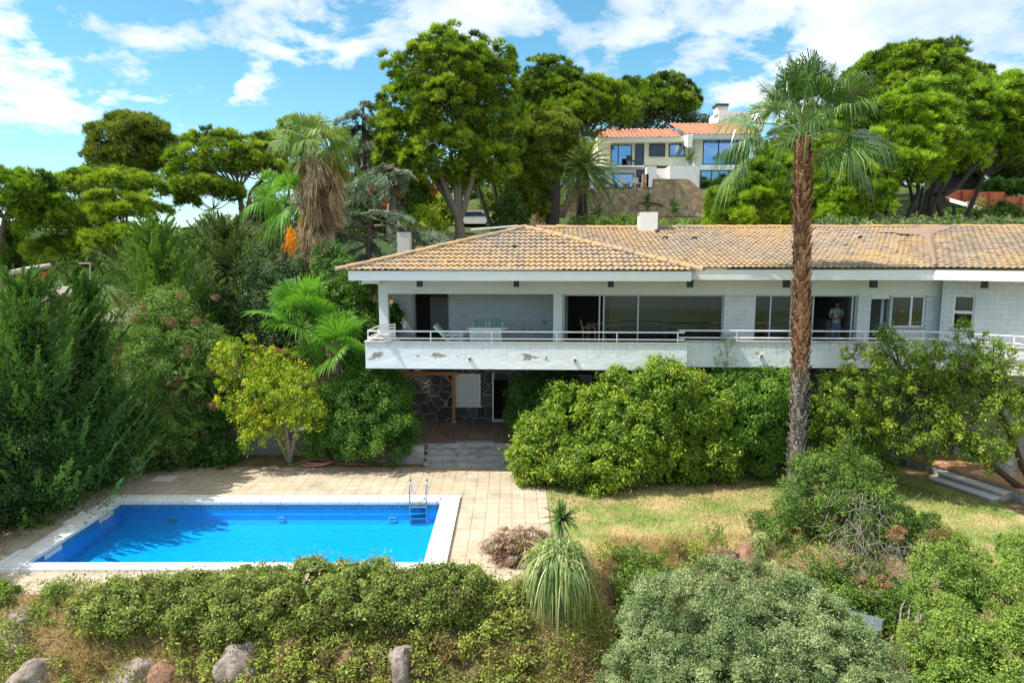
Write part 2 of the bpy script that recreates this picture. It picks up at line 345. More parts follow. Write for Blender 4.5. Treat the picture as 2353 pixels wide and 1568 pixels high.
# paving
def pavemat(name, c1, c2, mort, bw, bh, off=0.5, ms=.012):
    m, nt, b = newmat(name); v = objc(nt)
    k = nt.nodes.new('ShaderNodeTexBrick'); lk(nt, v, k.inputs['Vector']); k.offset = off
    k.inputs['Scale'].default_value = 1; k.inputs['Brick Width'].default_value = bw; k.inputs['Row Height'].default_value = bh
    k.inputs['Mortar Size'].default_value = ms; k.inputs['Mortar Smooth'].default_value = .3
    k.inputs['Color1'].default_value = (*c1, 1); k.inputs['Color2'].default_value = (*c2, 1); k.inputs['Mortar'].default_value = (*mort, 1)
    c = mixc(nt, 1.0, k.outputs['Color'], ramp(nt, noi(nt, v, 1.1, 7, .7), [(.3, .62), (.6, 1.08)]), 'MULTIPLY')
    c = mixc(nt, 1.0, c, ramp(nt, noi(nt, v, 38, 3, .8), [(.3, .72), (.6, 1.08)]), 'MULTIPLY')
    br = ramp(nt, noi(nt, v, 0.55, 5, .65), [(.5, 0.0), (.68, .55)])
    c = mixc(nt, br, c, (c2[0] * .72, c2[1] * .6, c2[2] * .5))
    lk(nt, c, b.inputs['Base Color']); b.inputs['Roughness'].default_value = .9
    h = mth(nt, 'SUBTRACT', mth(nt, 'MULTIPLY', noi(nt, v, 45, 4, .7), .5), k.outputs['Fac']); bump(nt, b, h, .6, .012); return m
M['deck'] = pavemat('tan_paving', (0.51, 0.43, 0.32), (0.48, 0.395, 0.285), (0.27, 0.19, 0.11), .4, .40, 0.0, .009)
M['terrace'] = pavemat('brown_terrace_tile', (0.26, 0.175, 0.135), (0.21, 0.14, 0.11), (0.36, 0.28, 0.22), .4, .4, 0.0)
M['patio'] = pavemat('orange_patio_tile', (0.62, 0.36, 0.18), (0.55, 0.31, 0.16), (0.45, 0.3, 0.18), .3, .3, 0.0)
# pool lining: blue mosaic
m, nt, b = newmat('blue_pool_mosaic'); v = objc(nt)
vo = N(nt, 'ShaderNodeTexVoronoi'); vo.inputs['Scale'].default_value = 30; vo.inputs['Randomness'].default_value = .2; lk(nt, v, vo.inputs['Vector'])
s3 = N(nt, 'ShaderNodeSeparateColor'); lk(nt, vo.outputs['Color'], s3.inputs[0])
c = mixc(nt, s3.outputs[0], (0.0, 0.42, 0.85), (0.005, 0.50, 0.90))
sz = N(nt, 'ShaderNodeSeparateXYZ'); lk(nt, v, sz.inputs[0])
c = mixc(nt, ramp(nt, mth(nt, 'ADD', sz.outputs[2], 0.16), [(0.0, 0.0), (0.01, 1.0)]), c, mixc(nt, s3.outputs[1], (0.02, 0.10, 0.24), (0.06, 0.25, 0.40)))
lk(nt, c, b.inputs['Base Color']); b.inputs['Roughness'].default_value = .35; M['mosaic'] = m
M['coping'] = pavemat('white_coping_stone', (0.78, 0.76, 0.72), (0.74, 0.72, 0.68), (0.42, 0.39, 0.34), .62, .62, 0.0, .011)
for n_ in M['coping'].node_tree.nodes:
    if n_.type == 'VALTORGB':
        for e_ in n_.color_ramp.elements: e_.color = tuple(1 - (1 - q) * .35 for q in e_.color[:3]) + (1,) if e_.color[0] > .6 else (e_.color[0] * .2,) * 3 + (1,)
# rock
def rockmat(name, a, bb):
    m, nt, b = newmat(name); v = objc(nt)
    c = mixc(nt, ramp(nt, noi(nt, v, 2.5, 8, .7, .4), [(.3, 0.0), (.7, 1.0)]), a, bb)
    c = mixc(nt, ramp(nt, noi(nt, v, 6, 6, .75), [(.5, 0.0), (.62, .75)]), c, (0.13, 0.10, 0.085))
    lk(nt, c, b.inputs['Base Color']); b.inputs['Roughness'].default_value = .9; bump(nt, b, noi(nt, v, 7, 8, .75), 1.0, .16); return m
M['rock'] = rockmat('pale_pink_rock', (0.36, 0.27, 0.21), (0.60, 0.52, 0.46))
M['rockred'] = rockmat('reddish_rock', (0.36, 0.18, 0.10), (0.50, 0.30, 0.19))
# ground
m, nt, b = newmat('earth_and_dry_grass'); v = objc(nt)
c = ramp(nt, noi(nt, v, 1.3, 8, .7), [(.3, (0.16, 0.10, 0.06)), (.5, (0.30, 0.20, 0.12)), (.65, (0.42, 0.31, 0.18))])
c = mixc(nt, ramp(nt, noi(nt, v, .25, 4, .6), [(.45, 0.0), (.6, .6)]), c, (0.10, 0.12, 0.04))
ln = nt.nodes.new('ShaderNodeVectorMath'); ln.operation = 'LENGTH'; lk(nt, v, ln.inputs[0])
fw = mixc(nt, ramp(nt, noi(nt, v, .07, 8, .75), [(.35, 0.0), (.6, 1.0)]), (0.03, 0.055, 0.02), (0.11, 0.14, 0.055))
c = mixc(nt, ramp(nt, mth(nt, 'DIVIDE', ln.outputs['Value'], 100), [(.3, 0.0), (.55, 1.0)]), c, fw)
lk(nt, c, b.inputs['Base Color']); b.inputs['Roughness'].default_value = .95; bump(nt, b, noi(nt, v, 12, 8, .8), .9, .06); M['earth'] = m; b.inputs['Specular IOR Level'].default_value = 0.0
m, nt, b = newmat('dry_lawn'); v = objc(nt)
g = noi(nt, v, .45, 5, .6, .2); f = noi(nt, v, 22, 5, .8)
c = mixc(nt, f, (0.34, 0.25, 0.12), (0.52, 0.42, 0.22))
dg = nt.nodes.new('ShaderNodeVectorMath'); dg.operation = 'DISTANCE'; lk(nt, v, dg.inputs[0]); dg.inputs[1].default_value = (11.2, 20.6, 0)
g = mth(nt, 'ADD', g, ramp(nt, mth(nt, 'DIVIDE', dg.outputs['Value'], 4.0), [(0.0, .16), (1.0, 0.0)]))
c = mixc(nt, ramp(nt, mth(nt, 'ADD', g, mth(nt, 'MULTIPLY', f, .12)), [(.49, 0.0), (.62, .9)]), c, (0.13, 0.24, 0.03))
lk(nt, c, b.inputs['Base Color']); b.inputs['Roughness'].default_value = .95; bump(nt, b, f, .6, .03); M['lawn'] = m
# palm trunk: colour by height
m, nt, b = newmat('palm_boots'); v = objc(nt); s = N(nt, 'ShaderNodeSeparateXYZ'); lk(nt, v, s.inputs[0])
a = nt.nodes.new('ShaderNodeAttribute'); a.attribute_name = 'tint'
zz_ = mth(nt, 'ADD', s.outputs[2], mth(nt, 'MULTIPLY', noi(nt, v, 3, 4, .6), 1.0))
red = mixc(nt, a.outputs['Fac'], (0.09, 0.028, 0.016), (0.62, 0.32, 0.17)); gry = mixc(nt, a.outputs['Fac'], (0.07, 0.055, 0.05), (0.50, 0.42, 0.37))
c = mixc(nt, ramp(nt, mth(nt, 'DIVIDE', zz_, 10.0), [(.42, 0.0), (.50, 1.0)]), gry, red)
c = mixc(nt, ramp(nt, noi(nt, v, 5, 5, .7), [(.52, 0.0), (.7, .55)]), c, (0.46, 0.31, 0.17))
lk(nt, c, b.inputs['Base Color']); b.inputs['Roughness'].default_value = .9; bump(nt, b, noi(nt, v, 30, 5, .7), .6, .02); M['boots'] = m
# shirt
m, nt, b = newmat('leaf_print_shirt'); v = objc(nt)
c = mixc(nt, ramp(nt, noi(nt, v, 17, 3, .5, 1.0), [(.44, 0.0), (.5, 1.0)]), (0.60, 0.60, 0.50), (0.10, 0.17, 0.15))
lk(nt, c, b.inputs['Base Color']); b.inputs['Roughness'].default_value = .8; M['shirt'] = m

FM = dict(
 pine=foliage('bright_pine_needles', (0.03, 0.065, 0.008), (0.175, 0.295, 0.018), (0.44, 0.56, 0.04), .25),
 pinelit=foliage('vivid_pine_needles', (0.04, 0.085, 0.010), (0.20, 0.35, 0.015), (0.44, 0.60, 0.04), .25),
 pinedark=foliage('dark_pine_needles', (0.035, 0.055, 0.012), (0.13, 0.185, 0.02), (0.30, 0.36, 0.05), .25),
 cypress=foliage('cypress_sprays', (0.034, 0.076, 0.020), (0.093, 0.204, 0.037), (0.204, 0.357, 0.068), .22),
 cypmid=foliage('green_cypress_sprays', (0.060, 0.105, 0.022), (0.143, 0.270, 0.045), (0.285, 0.435, 0.075), .25),
 cedar=foliage('blue_cedar_needles', (0.047, 0.074, 0.047), (0.149, 0.216, 0.135), (0.324, 0.405, 0.270), .2),
 hedge=foliage('dark_hedge_leaves', (0.017, 0.043, 0.014), (0.051, 0.109, 0.023), (0.109, 0.189, 0.043), .2),
 ivy=foliage('glossy_creeper_leaves', (0.03, 0.085, 0.014), (0.095, 0.215, 0.024), (0.23, 0.38, 0.05), .3, .4),
 pitto=foliage('yellow_green_leaves', (0.056, 0.112, 0.015), (0.200, 0.325, 0.031), (0.500, 0.575, 0.062), .35, .4),
 yellow=foliage('autumn_yellow_leaves', (0.14, 0.27, 0.02), (0.42, 0.54, 0.03), (0.80, 0.70, 0.05), .4),
 olive=foliage('grey_green_leaves', (0.06, 0.10, 0.03), (0.18, 0.26, 0.085), (0.46, 0.52, 0.26), .25),
 shrub=foliage('mixed_shrub_leaves', (0.045, 0.09, 0.016), (0.15, 0.26, 0.035), (0.36, 0.46, 0.09), .3),
 boug=foliage('weathered_hedge_leaves', (0.11, 0.085, 0.03), (0.17, 0.27, 0.04), (0.42, 0.46, 0.12), .3),
 brown=foliage('dried_brown_leaves', (0.16, 0.075, 0.05), (0.38, 0.24, 0.17), (0.55, 0.42, 0.30), .2),
 cover=foliage('ground_cover_leaves', (0.200, 0.100, 0.050), (0.163, 0.237, 0.037), (0.425, 0.475, 0.088), .3),
 straw=foliage('straw', (0.30, 0.20, 0.09), (0.50, 0.38, 0.19), (0.66, 0.55, 0.32), .3),
 lawn=foliage('lawn_blades', (0.13, 0.21, 0.03), (0.40, 0.36, 0.14), (0.64, 0.52, 0.28), .3),
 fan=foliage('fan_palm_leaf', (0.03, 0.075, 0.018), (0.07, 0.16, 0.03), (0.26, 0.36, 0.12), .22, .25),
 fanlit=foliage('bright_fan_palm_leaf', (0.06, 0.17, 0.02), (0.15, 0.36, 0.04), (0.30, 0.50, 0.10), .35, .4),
 deadfan=foliage('dead_palm_leaf', (0.15, 0.10, 0.045), (0.36, 0.24, 0.12), (0.62, 0.50, 0.30), .15),
 phoenix=foliage('date_palm_leaf', (0.070, 0.140, 0.028), (0.168, 0.280, 0.056), (0.420, 0.448, 0.112), .25),
 grass=foliage('long_grass_leaves', (0.115, 0.196, 0.057), (0.276, 0.380, 0.127), (0.598, 0.575, 0.276), .3),
 farwood=foliage('far_wood', (0.025, 0.045, 0.02), (0.05, 0.08, 0.035), (0.09, 0.12, 0.05), .1),
)

# ------------------------------------------------------------------ foliage generators
def unit(a): return a / (np.linalg.norm(a, axis=-1, keepdims=True) + 1e-9)
def rsph(rng, n): return unit(rng.normal(size=(n, 3)))
def pxl(x0, y0, x1, y1, Y, dz=0.0, dep=None):
    """a crown lobe given by its outline box in the photograph and its distance -> centre, radii"""
    ex, ey_ = (x1 - x0) * .05, (y1 - y0) * .05
    a = at(x0 - ex, y1 + ey_, Y); b = at(x1 + ex, y0 - ey_, Y); c = (a + b) / 2; rx = (b.x - a.x) / 2; rz = (b.z - a.z) / 2
    return (np.array((c.x, c.y + dz, c.z)), np.array((rx, dep if dep else max(rx * .85, .2), rz)))
def clump_points(rng, lobes, rc, dens, zmin=-1.0, inner=0.25):
    """centres of small clumps over the skins of the lobes; nothing inside another lobe's core"""
    P = []; Nn = []
    for c, r in lobes:
        area = 4 * PI * ((r[0] * r[1]) ** 1.6 / 3 + (r[0] * r[2]) ** 1.6 / 3 + (r[1] * r[2]) ** 1.6 / 3) ** (1 / 1.6)
        n = int(max(4, dens * area / (PI * rc * rc)))
        u = rsph(rng, int(n * 1.6)); u = u[u[:, 2] > zmin][:n]
        k = np.where(rng.random(len(u)) < inner, rng.uniform(.35, .8, len(u)), rng.uniform(.82, 1.02, len(u)))
        rr = np.maximum(r - rc * .6, r * .45); sd = float(c[0]); am = min(1.0, 2.2 / float(r.mean())); k = k * (1 + am * .16 * np.sin(u[:, 0] * 5 + sd) * np.sin(u[:, 2] * 6 + sd * 2) + am * .10 * np.sin(u[:, 1] * 9 + u[:, 2] * 11 + sd) + (rng.random(len(u)) < .07) * rng.uniform(.05, .2, len(u)) * am)
        P.append(c + u * rr * k[:, None]); Nn.append(unit(u / r))
    P = np.vstack(P); Nn = np.vstack(Nn); keep = np.ones(len(P), bool)
    for c, r in lobes: keep &= (((P - c) / np.maximum(r, .01)) ** 2).sum(1) > .10
    return P[keep], Nn[keep]
def tufts(mb, rng, P, Nn, rc, per, blades=7, L=.3, w=.05, upb=.5, flat=.7, spread=.75, tint0=.5, tv=.22):
    n = len(P); k = per; ct = np.clip(rng.normal(tint0, tv * .8, n), .02, .98)
    rcs = rc * rng.uniform(.6, 1.25, n)
    idx = np.repeat(np.arange(n), k)
    u = unit(rsph(rng, n * k) + Nn[idx] * .7 + np.array((0, 0, upb)))
    rad = rng.uniform(.55, 1.0, n * k) * rcs[idx]
    T = P[idx] + u * rad[:, None] * np.array((1, 1, flat)); ax = unit(u + Nn[idx] * .3 + np.array((0, 0, upb)))
    j = np.repeat(np.arange(n * k), blades)
    d = unit(ax[j] + rng.normal(size=(len(j), 3)) * spread)
    l = L * rng.uniform(.6, 1.15, len(j)); b = T[j] - d * (l * .15)[:, None]
    tt = np.clip(ct[idx][j] + rng.normal(0, .17, n * k)[j] + rng.normal(0, tv * .3, len(j)), .02, .98)
    mb.blades(b, b + d * l[:, None], w * rng.uniform(.7, 1.3, len(j)), tt, rng)
def leafclumps(mb, rng, P, Nn, rc, per, L=.07, w=.03, upb=.3, tint0=.5, tv=.25, droop=0.0, flat=1.0, shell=.45, along=None, rag=0.0):
    n = len(P); ct = np.clip(rng.normal(tint0, tv * .6, n), .02, .98); rcs = rc * rng.uniform(.5, 1.35, n)
    idx = np.repeat(np.arange(n), per)
    u = unit(rsph(rng, n * per) + Nn[idx] * .6 + np.array((0, 0, upb * .5)))
    rad = rng.uniform(shell, 1.0, n * per) * rcs[idx]
    if rag: rad *= 1 + rag * (rng.random(n * per) < .12)
    T = P[idx] + u * rad[:, None] * np.array((1, 1, flat))
    nr = unit(u * .8 + np.array((0, 0, upb)) + rng.normal(size=u.shape) * .55)
    d = rng.normal(size=u.shape) + u * .7 + np.array((0, 0, -droop)); d = unit(d - nr * (d * nr).sum(1, keepdims=True) * .8)
    tt = np.clip(ct[idx] + rng.normal(0, tv * .7, n * per), .02, .98)
    mb.leaves(T, d, nr, L * rng.uniform(.45, 1.5, len(T)) * np.repeat(rng.uniform(.75, 1.25, n), per), w * rng.uniform(.55, 1.45, len(T)), tt)
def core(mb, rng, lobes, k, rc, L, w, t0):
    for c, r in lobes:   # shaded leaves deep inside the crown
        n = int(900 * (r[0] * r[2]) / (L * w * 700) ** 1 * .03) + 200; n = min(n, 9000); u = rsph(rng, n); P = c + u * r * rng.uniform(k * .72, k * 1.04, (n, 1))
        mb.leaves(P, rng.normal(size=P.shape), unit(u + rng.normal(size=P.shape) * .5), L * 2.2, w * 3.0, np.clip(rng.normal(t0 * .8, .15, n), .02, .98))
def limb(mb, rng, a, b, r0, r1, n=6, wob=.08, sides=6, sag=0.0):
    a = np.array(tuple(a)); b = np.array(tuple(b)); L = np.linalg.norm(b - a); s = np.linspace(0, 1, n)[:, None]
    w = np.cumsum(rng.normal(size=(n, 3)), 0) * wob * L / n; w -= w * 0 + s * w[-1]; w[0] = 0
    P = a + (b - a) * s + w; P[:, 2] += sag * L * np.sin(s[:, 0] * PI)
    mb.tube(P, np.linspace(r0, r1, n), sides); return P
def branches(mb, rng, top, targets, r0, r1=.03, sag=-.12, fork=4):
    """limbs from the top of the trunk to clump centres; each main limb forks"""
    T = np.array(targets)
    if len(T) == 0: return
    k = max(1, min(len(T), int(len(T) / fork))); cen = T[rng.choice(len(T), k, replace=False)]
    lab = ((T[:, None] - cen[None]) ** 2).sum(-1).argmin(1)
    for i in range(k):
        g = T[lab == i]
        if len(g) == 0: continue
        m = np.array(top) + (g.mean(0) - np.array(top)) * rng.uniform(.5, .7)
        limb(mb, rng, top, m, r0, r0 * .5, 5, .12, 6, sag)
        for q in g: limb(mb, rng, m, q, r0 * .48, r1, 4, .12, 4, sag * .5)
def pine(name, label, cat, lobes, base, tops, fm='pine', bark='bark', rc=.75, dens=1.0, per=26, L=.32, w=.05, tr=.3, seed=1, zmin=-.25, blades=6, group=None, inner=.25, upb=.55, t0=.5, nbr=40, crownname='crown', flat=.85, fork=None):
    rng = np.random.RandomState(seed); base = Vector(base); root = thing(name, label, cat, base, 0, group)
    P, Nn = clump_points(rng, lobes, rc * .85, dens * 1.5, zmin, inner); rc = rc * .8
    mb = MB(); tufts(mb, rng, P, Nn, rc, int(per * 1.3), int(blades * 1.7), L * 1.12, w * .95, upb, flat, .62, t0, .3)
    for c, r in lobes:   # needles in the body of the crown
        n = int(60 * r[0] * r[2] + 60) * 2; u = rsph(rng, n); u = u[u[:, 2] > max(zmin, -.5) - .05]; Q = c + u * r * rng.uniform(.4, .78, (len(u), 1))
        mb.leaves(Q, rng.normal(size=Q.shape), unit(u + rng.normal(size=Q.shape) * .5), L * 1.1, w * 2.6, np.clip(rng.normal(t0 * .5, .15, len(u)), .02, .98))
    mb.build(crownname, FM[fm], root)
    tb = MB()
    if not isinstance(tops, list): tops = [tops]
    tops = [Vector(t) for t in tops]; sel = P[rng.choice(len(P), min(len(P), nbr), replace=False)]
    lab = np.array([int(np.argmin([(Vector(q) - t).length for t in tops])) for q in sel])
    if fork is not None: limb(tb, rng, base, fork, tr, tr * .8, 6, .03, 9)
    for i, t in enumerate(tops):
        limb(tb, rng, fork if fork is not None else base, t, tr * (.62 if fork is not None else 1), tr * .36, 8, .06, 8)
        branches(tb, rng, t, sel[lab == i], tr * .34, .022)
    tb.build('trunk', M[bark], root, smooth=True); return root
def bushy(name, label, cat, lobes, base, fm='shrub', rc=.3, dens=1.2, per=70, L=.07, w=.03, seed=1, zmin=-.8, tv=.25, t0=.5, ck=.72, stems=0, bark='bark', droop=0.0, group=None, rag=0.3, inner=.15, top=None, upb=.4, stemr=.05, nbr=18, shell=.45, tstem=None):
    rng = np.random.RandomState(seed); base = Vector(base); root = thing(name, label, cat, base, 0, group)
    P, Nn = clump_points(rng, lobes, rc, dens, zmin, inner)
    mb = MB(); leafclumps(mb, rng, P, Nn, rc, per, L, w, upb, t0, tv, droop, 1.0, shell, rag=rag)
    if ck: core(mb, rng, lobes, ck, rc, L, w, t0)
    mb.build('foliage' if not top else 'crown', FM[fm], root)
    tb = MB(); sel = P[rng.choice(len(P), min(len(P), nbr), replace=False)]
    if top:
        tops = top if isinstance(top, list) else [top]
        for t in tops:
            limb(tb, rng, base, t, stemr, stemr * .6, 6, .06, 7)
        lab = np.array([int(np.argmin([(Vector(q) - Vector(t)).length for t in tops])) for q in sel])
        for i, t in enumerate(tops): branches(tb, rng, tuple(t), sel[lab == i], stemr * .55, .012, -.05)
        tb.build('trunk', M[bark], root, smooth=True)
    else:
        for q in sel: limb(tb, rng, tuple(base + Vector((rng.normal() * .1, rng.normal() * .1, 0))), q, stemr * .5, .008, 5, .1, 4)
        tb.build('stems', M[bark], root)
    return root
def plumes(mb, rng, A, D, Ln, wid, n, L, w, t0=.5, tv=.2, curl=.35, fl=.35):
    """feathery conifer branches: start A, direction D, length Ln; sprays lean forward along the branch"""
    m = len(A); idx = np.repeat(np.arange(m), n); s = rng.random(m * n) ** .8
    up = np.array((0, 0, 1.0)); side = unit(np.cross(D, up)); nn = unit(np.cross(side, D))
    P = A[idx] + D[idx] * (s * Ln[idx])[:, None] + up * (curl * Ln[idx] * s ** 2)[:, None]
    tap = wid * (np.sin(np.clip(s * 1.05 + .12, 0, 1) * PI) ** .7 * .9 + .1) * Ln[idx]
    q = rng.uniform(-1, 1, m * n); h = rng.normal(size=m * n)
    P = P + side[idx] * (q * tap)[:, None] + nn[idx] * (h * tap * fl)[:, None]
    d = unit(D[idx] + side[idx] * (q * .8)[:, None] + up * (curl * 1.2 * s)[:, None] + rng.normal(size=P.shape) * .28)
    nr = unit(nn[idx] + rng.normal(size=P.shape) * .5)
    ct = rng.normal(t0, tv * .6, m)[idx]
    tt = np.clip(ct + (s - .5) * .35 + rng.normal(0, tv * .5, m * n), .02, .98)
    mb.leaves(P, d, nr, L * rng.uniform(.6, 1.3, m * n), w * rng.uniform(.7, 1.3, m * n), tt)
def conifer(name, label, cat, base, h, r, fm='cypress', nb=150, n=130, L=.14, w=.035, seed=1, z0=.05, pw=.8, rise=.5, wid=.22, curl=.25, t0=.5, bark='bark', group=None, sx=1.0, tipn=1.0, lean=(0, 0)):
    rng = np.random.RandomState(seed); base = Vector(base); root = thing(name, label, cat, base, 0, group)
    zf = z0 + (1 - z0) * rng.random(nb) ** .85; an = rng.uniform(0, 2 * PI, nb)
    rad = r * (1 - zf) ** pw * rng.uniform(.8, 1.15, nb) + .12 * r
    A = np.stack([lean[0] * zf * h + np.cos(an) * rad * .25, lean[1] * zf * h + np.sin(an) * rad * .25, zf * h - rad * rise * .6], -1) + np.array(base)
    D = unit(np.stack([np.cos(an) * sx, np.sin(an), np.full(nb, rise) * rng.uniform(.5, 1.4, nb) + zf * .5], -1))
    mb = MB(); plumes(mb, rng, A, D, rad * 1.0 + .25, wid, n, L, w, t0, .2, curl)
    for k in np.linspace(.08, .9, 9):
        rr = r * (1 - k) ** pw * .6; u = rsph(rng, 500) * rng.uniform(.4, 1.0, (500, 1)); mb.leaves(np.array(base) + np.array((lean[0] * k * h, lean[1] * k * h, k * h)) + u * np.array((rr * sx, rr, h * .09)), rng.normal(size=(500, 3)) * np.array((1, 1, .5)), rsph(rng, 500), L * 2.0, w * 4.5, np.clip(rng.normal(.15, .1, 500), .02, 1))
    mb.build('crown', FM[fm], root)
    tb = MB(); limb(tb, rng, base, base + Vector((lean[0] * h, lean[1] * h, h * .93)), .028 * h * .8, .02, 7, .01, 7); tb.build('trunk', M[bark], root, smooth=True)
    return root

def fan_leaf(mb, rng, o, d, R_, ns=46, droop=.5, t0=.5, tv=.2, split=.42, stiff=1.0, arc=115, up=None):
    """one palmate blade at o opening towards d"""
    d = d / np.linalg.norm(d); up = np.array((0, 0, 1.0)) if up is None else up
    s = np.cross(d, up); s /= np.linalg.norm(s) + 1e-9; nn = np.cross(s, d); ro = rng.uniform(-.9, .9); s, nn = s * math.cos(ro) + nn * math.sin(ro), nn * math.cos(ro) - s * math.sin(ro)
    an = np.linspace(-R(arc), R(arc), ns) + rng.normal(0, .015, ns)
    dirs = d[None] * np.cos(an)[:, None] + s[None] * np.sin(an)[:, None] + nn[None] * (.12 * np.abs(np.sin(an)))[:, None] * 1.5
    Lg = R_ * (1 - .22 * (np.abs(an) / R(arc)) ** 2) * rng.uniform(.92, 1.06, ns)
    fr = np.array((0.04, split * .6, split, .78, 1.0)); gap = 2 * R(arc) / ns
    wd = np.array((.1, split * .62, split * .95, .45, .03)) * gap * .52 * R_
    dr = np.array((0, 0.0, .03, .22, .75)) * droop * R_
    perp = np.cross(dirs, nn[None]); perp /= np.linalg.norm(perp, axis=1)[:, None] + 1e-9
    fold = ((np.arange(ns) % 2) * 2 - 1) * .02 * R_
    dk = rng.uniform(.6, 1.3, ns)
    P = o + dirs[:, None] * (Lg[:, None] * fr)[:, :, None]
    P[:, :, 2] -= dk[:, None] * dr; P[:, :3] += nn * 0
    A_ = P - perp[:, None] * wd[None, :, None] + nn * fold[:, None, None] * fr[None, :, None] * .3
    B_ = P + perp[:, None] * wd[None, :, None]
    V = np.stack([A_, B_], 2).reshape(-1, 3); k = len(fr); b = np.arange(ns)[:, None] * k * 2 + np.arange(k - 1)[None] * 2
    f = np.stack([b, b + 1, b + 3, b + 2], -1).reshape(-1, 4)
    t = np.repeat(np.clip(rng.normal(t0, tv, ns), .02, .98), k - 1); mb.add(V, f, t)
def fan_palm(name, label, cat, base, top, fronds, tr, Rb=1.0, pet=1.1, fm='fan', seed=1, lean=0.0, boots=False, el=(-35, 80), trunkmat='bark', parts=True, dead=None, droop=.5, stiff=1, group=None, arc=115):
    rng = np.random.RandomState(seed); base = Vector(base); top = Vector(top); root = thing(name, label, cat, base, 0, group)
    tb = MB(); n = 24; s = np.linspace(0, 1, n); ax = np.array([tuple(base.lerp(top, k)) for k in s])
    ax[:, 0] += np.sin(s * PI * 1.3) * lean
    tb.tube(ax, tr * (1 - .12 * s) * (1 + .25 * np.exp(-s * 14)), 14, .25); hgt = (top - base).length
    if boots:
        k = 0; z = 0.1
        while z < hgt - .1:
            for q in range(9):
                a = k * .35 + q * 2 * PI / 9 + rng.normal(0, .06); zz = z + rng.normal(0, .035)
                i = min(zz / hgt, 1) * (n - 1); i0 = int(max(0, min(n - 2, math.floor(i)))); c = ax[i0] * (1 - (i - i0)) + ax[i0 + 1] * (i - i0)
                rr = tr * (1 - .12 * zz / hgt) * .94; e = np.array((math.cos(a), math.sin(a), 0)); sd = np.array((-math.sin(a), math.cos(a), 0))
                out = tr * rng.uniform(.3, .52) * (1.0 if rng.random() < .85 else 1.5); ww = tr * rng.uniform(.28, .4); hh = rng.uniform(.16, .25); sk = rng.normal(0, .35)
                o = c + e * rr; V = [o - sd * ww - np.array((0, 0, hh * .5)), o + sd * ww - np.array((0, 0, hh * .5)),
                     o + e * out + sd * (ww * .45 + sk * ww) + np.array((0, 0, hh * .75)), o + e * out - sd * (ww * .45 - sk * ww) + np.array((0, 0, hh * .75)),
                     o + np.array((0, 0, hh * .2)) - sd * ww * .7, o + np.array((0, 0, hh * .2)) + sd * ww * .7]
                tv_ = float(np.clip(rng.normal(.45, .22), 0, 1)); tb.add(V, [(0, 1, 2, 3)], tv_); tb.add(V, [(3, 2, 5, 4)], tv_ * .5); e2 = o + e * out * 1.04; tb.add([V[3], V[2], V[2] + np.array((0, 0, rng.uniform(.0, .035))), V[3] + np.array((0, 0, rng.uniform(.0, .035)))], [(0, 1, 2, 3)], float(rng.uniform(.5, 1)))
                if rng.random() < .3:
                    tp = o + e * out * rng.uniform(.9, 1.5) + sd * rng.normal(0, .08) + np.array((0, 0, rng.uniform(-.1, .2)))
                    tb.blades(np.array([o + e * out * .4]), np.array([tp]), .03, np.array([.9]), rng)
            z += .145; k += 1
    tb.build('trunk', M[trunkmat], root)
    acc = MB(); ga = 2.39996
    for i in range(fronds):
        q = (i + .5) / fronds; e = R(el[0] + (el[1] - el[0]) * q ** .72) + rng.normal(0, .08); a = i * ga + rng.normal(0, .12)
        d = np.array((math.cos(a) * math.cos(e), math.sin(a) * math.cos(e), math.sin(e)))
        mb = MB() if parts else acc; pl = pet * rng.uniform(.85, 1.15); o = np.array(tuple(top)) + np.array((0, 0, .05))
        sg = -.18 if e < .6 else -.05; mid = o + d * pl * .5; end = o + d * pl; end[2] += sg * pl
        mb.tube([o, mid, end], [.035, .024, .014], 5, .85)
        dd = d + np.array((0, 0, sg * 1.6)); fan_leaf(mb, rng, end, dd, Rb * rng.uniform(.85, 1.1), 50, droop * (1.25 if e < .3 else .8), rng.uniform(.35, .65), .14, arc=arc)
        if parts: mb.build('frond', FM[fm], root)
    if not parts: acc.build('crown', FM[fm], root)
    if dead:
        mb = MB(); nd, zlo, zhi, rl = dead; dz_ = 1.0
        for i in range(nd):
            a = rng.uniform(0, 2 * PI); z = top.z - rng.uniform(zlo, zhi); c = np.array((top.x, top.y, z)); e = np.array((math.cos(a), math.sin(a), 0)); 
            p = c + e * (tr + rng.uniform(.02, .30) * (1 - .5 * (top.z - z) / zhi)) + np.array((0, 0, -.3)); mb.tube([c + e * tr * .8 + np.array((0, 0, .1)), (c + p) / 2 + e * .2, p], [.03, .02, .015], 4, .5)
            fan_leaf(mb, rng, p, np.array((e[0] * .22 + rng.normal() * .15, e[1] * .22, -1.0)), rl * rng.uniform(.6, 1.25), 16, .1, rng.uniform(.0, .85), .3, up=e, arc=rng.uniform(18, 42), split=.2)
        mb.build('dead_fronds', FM['deadfan'], root)
    return root
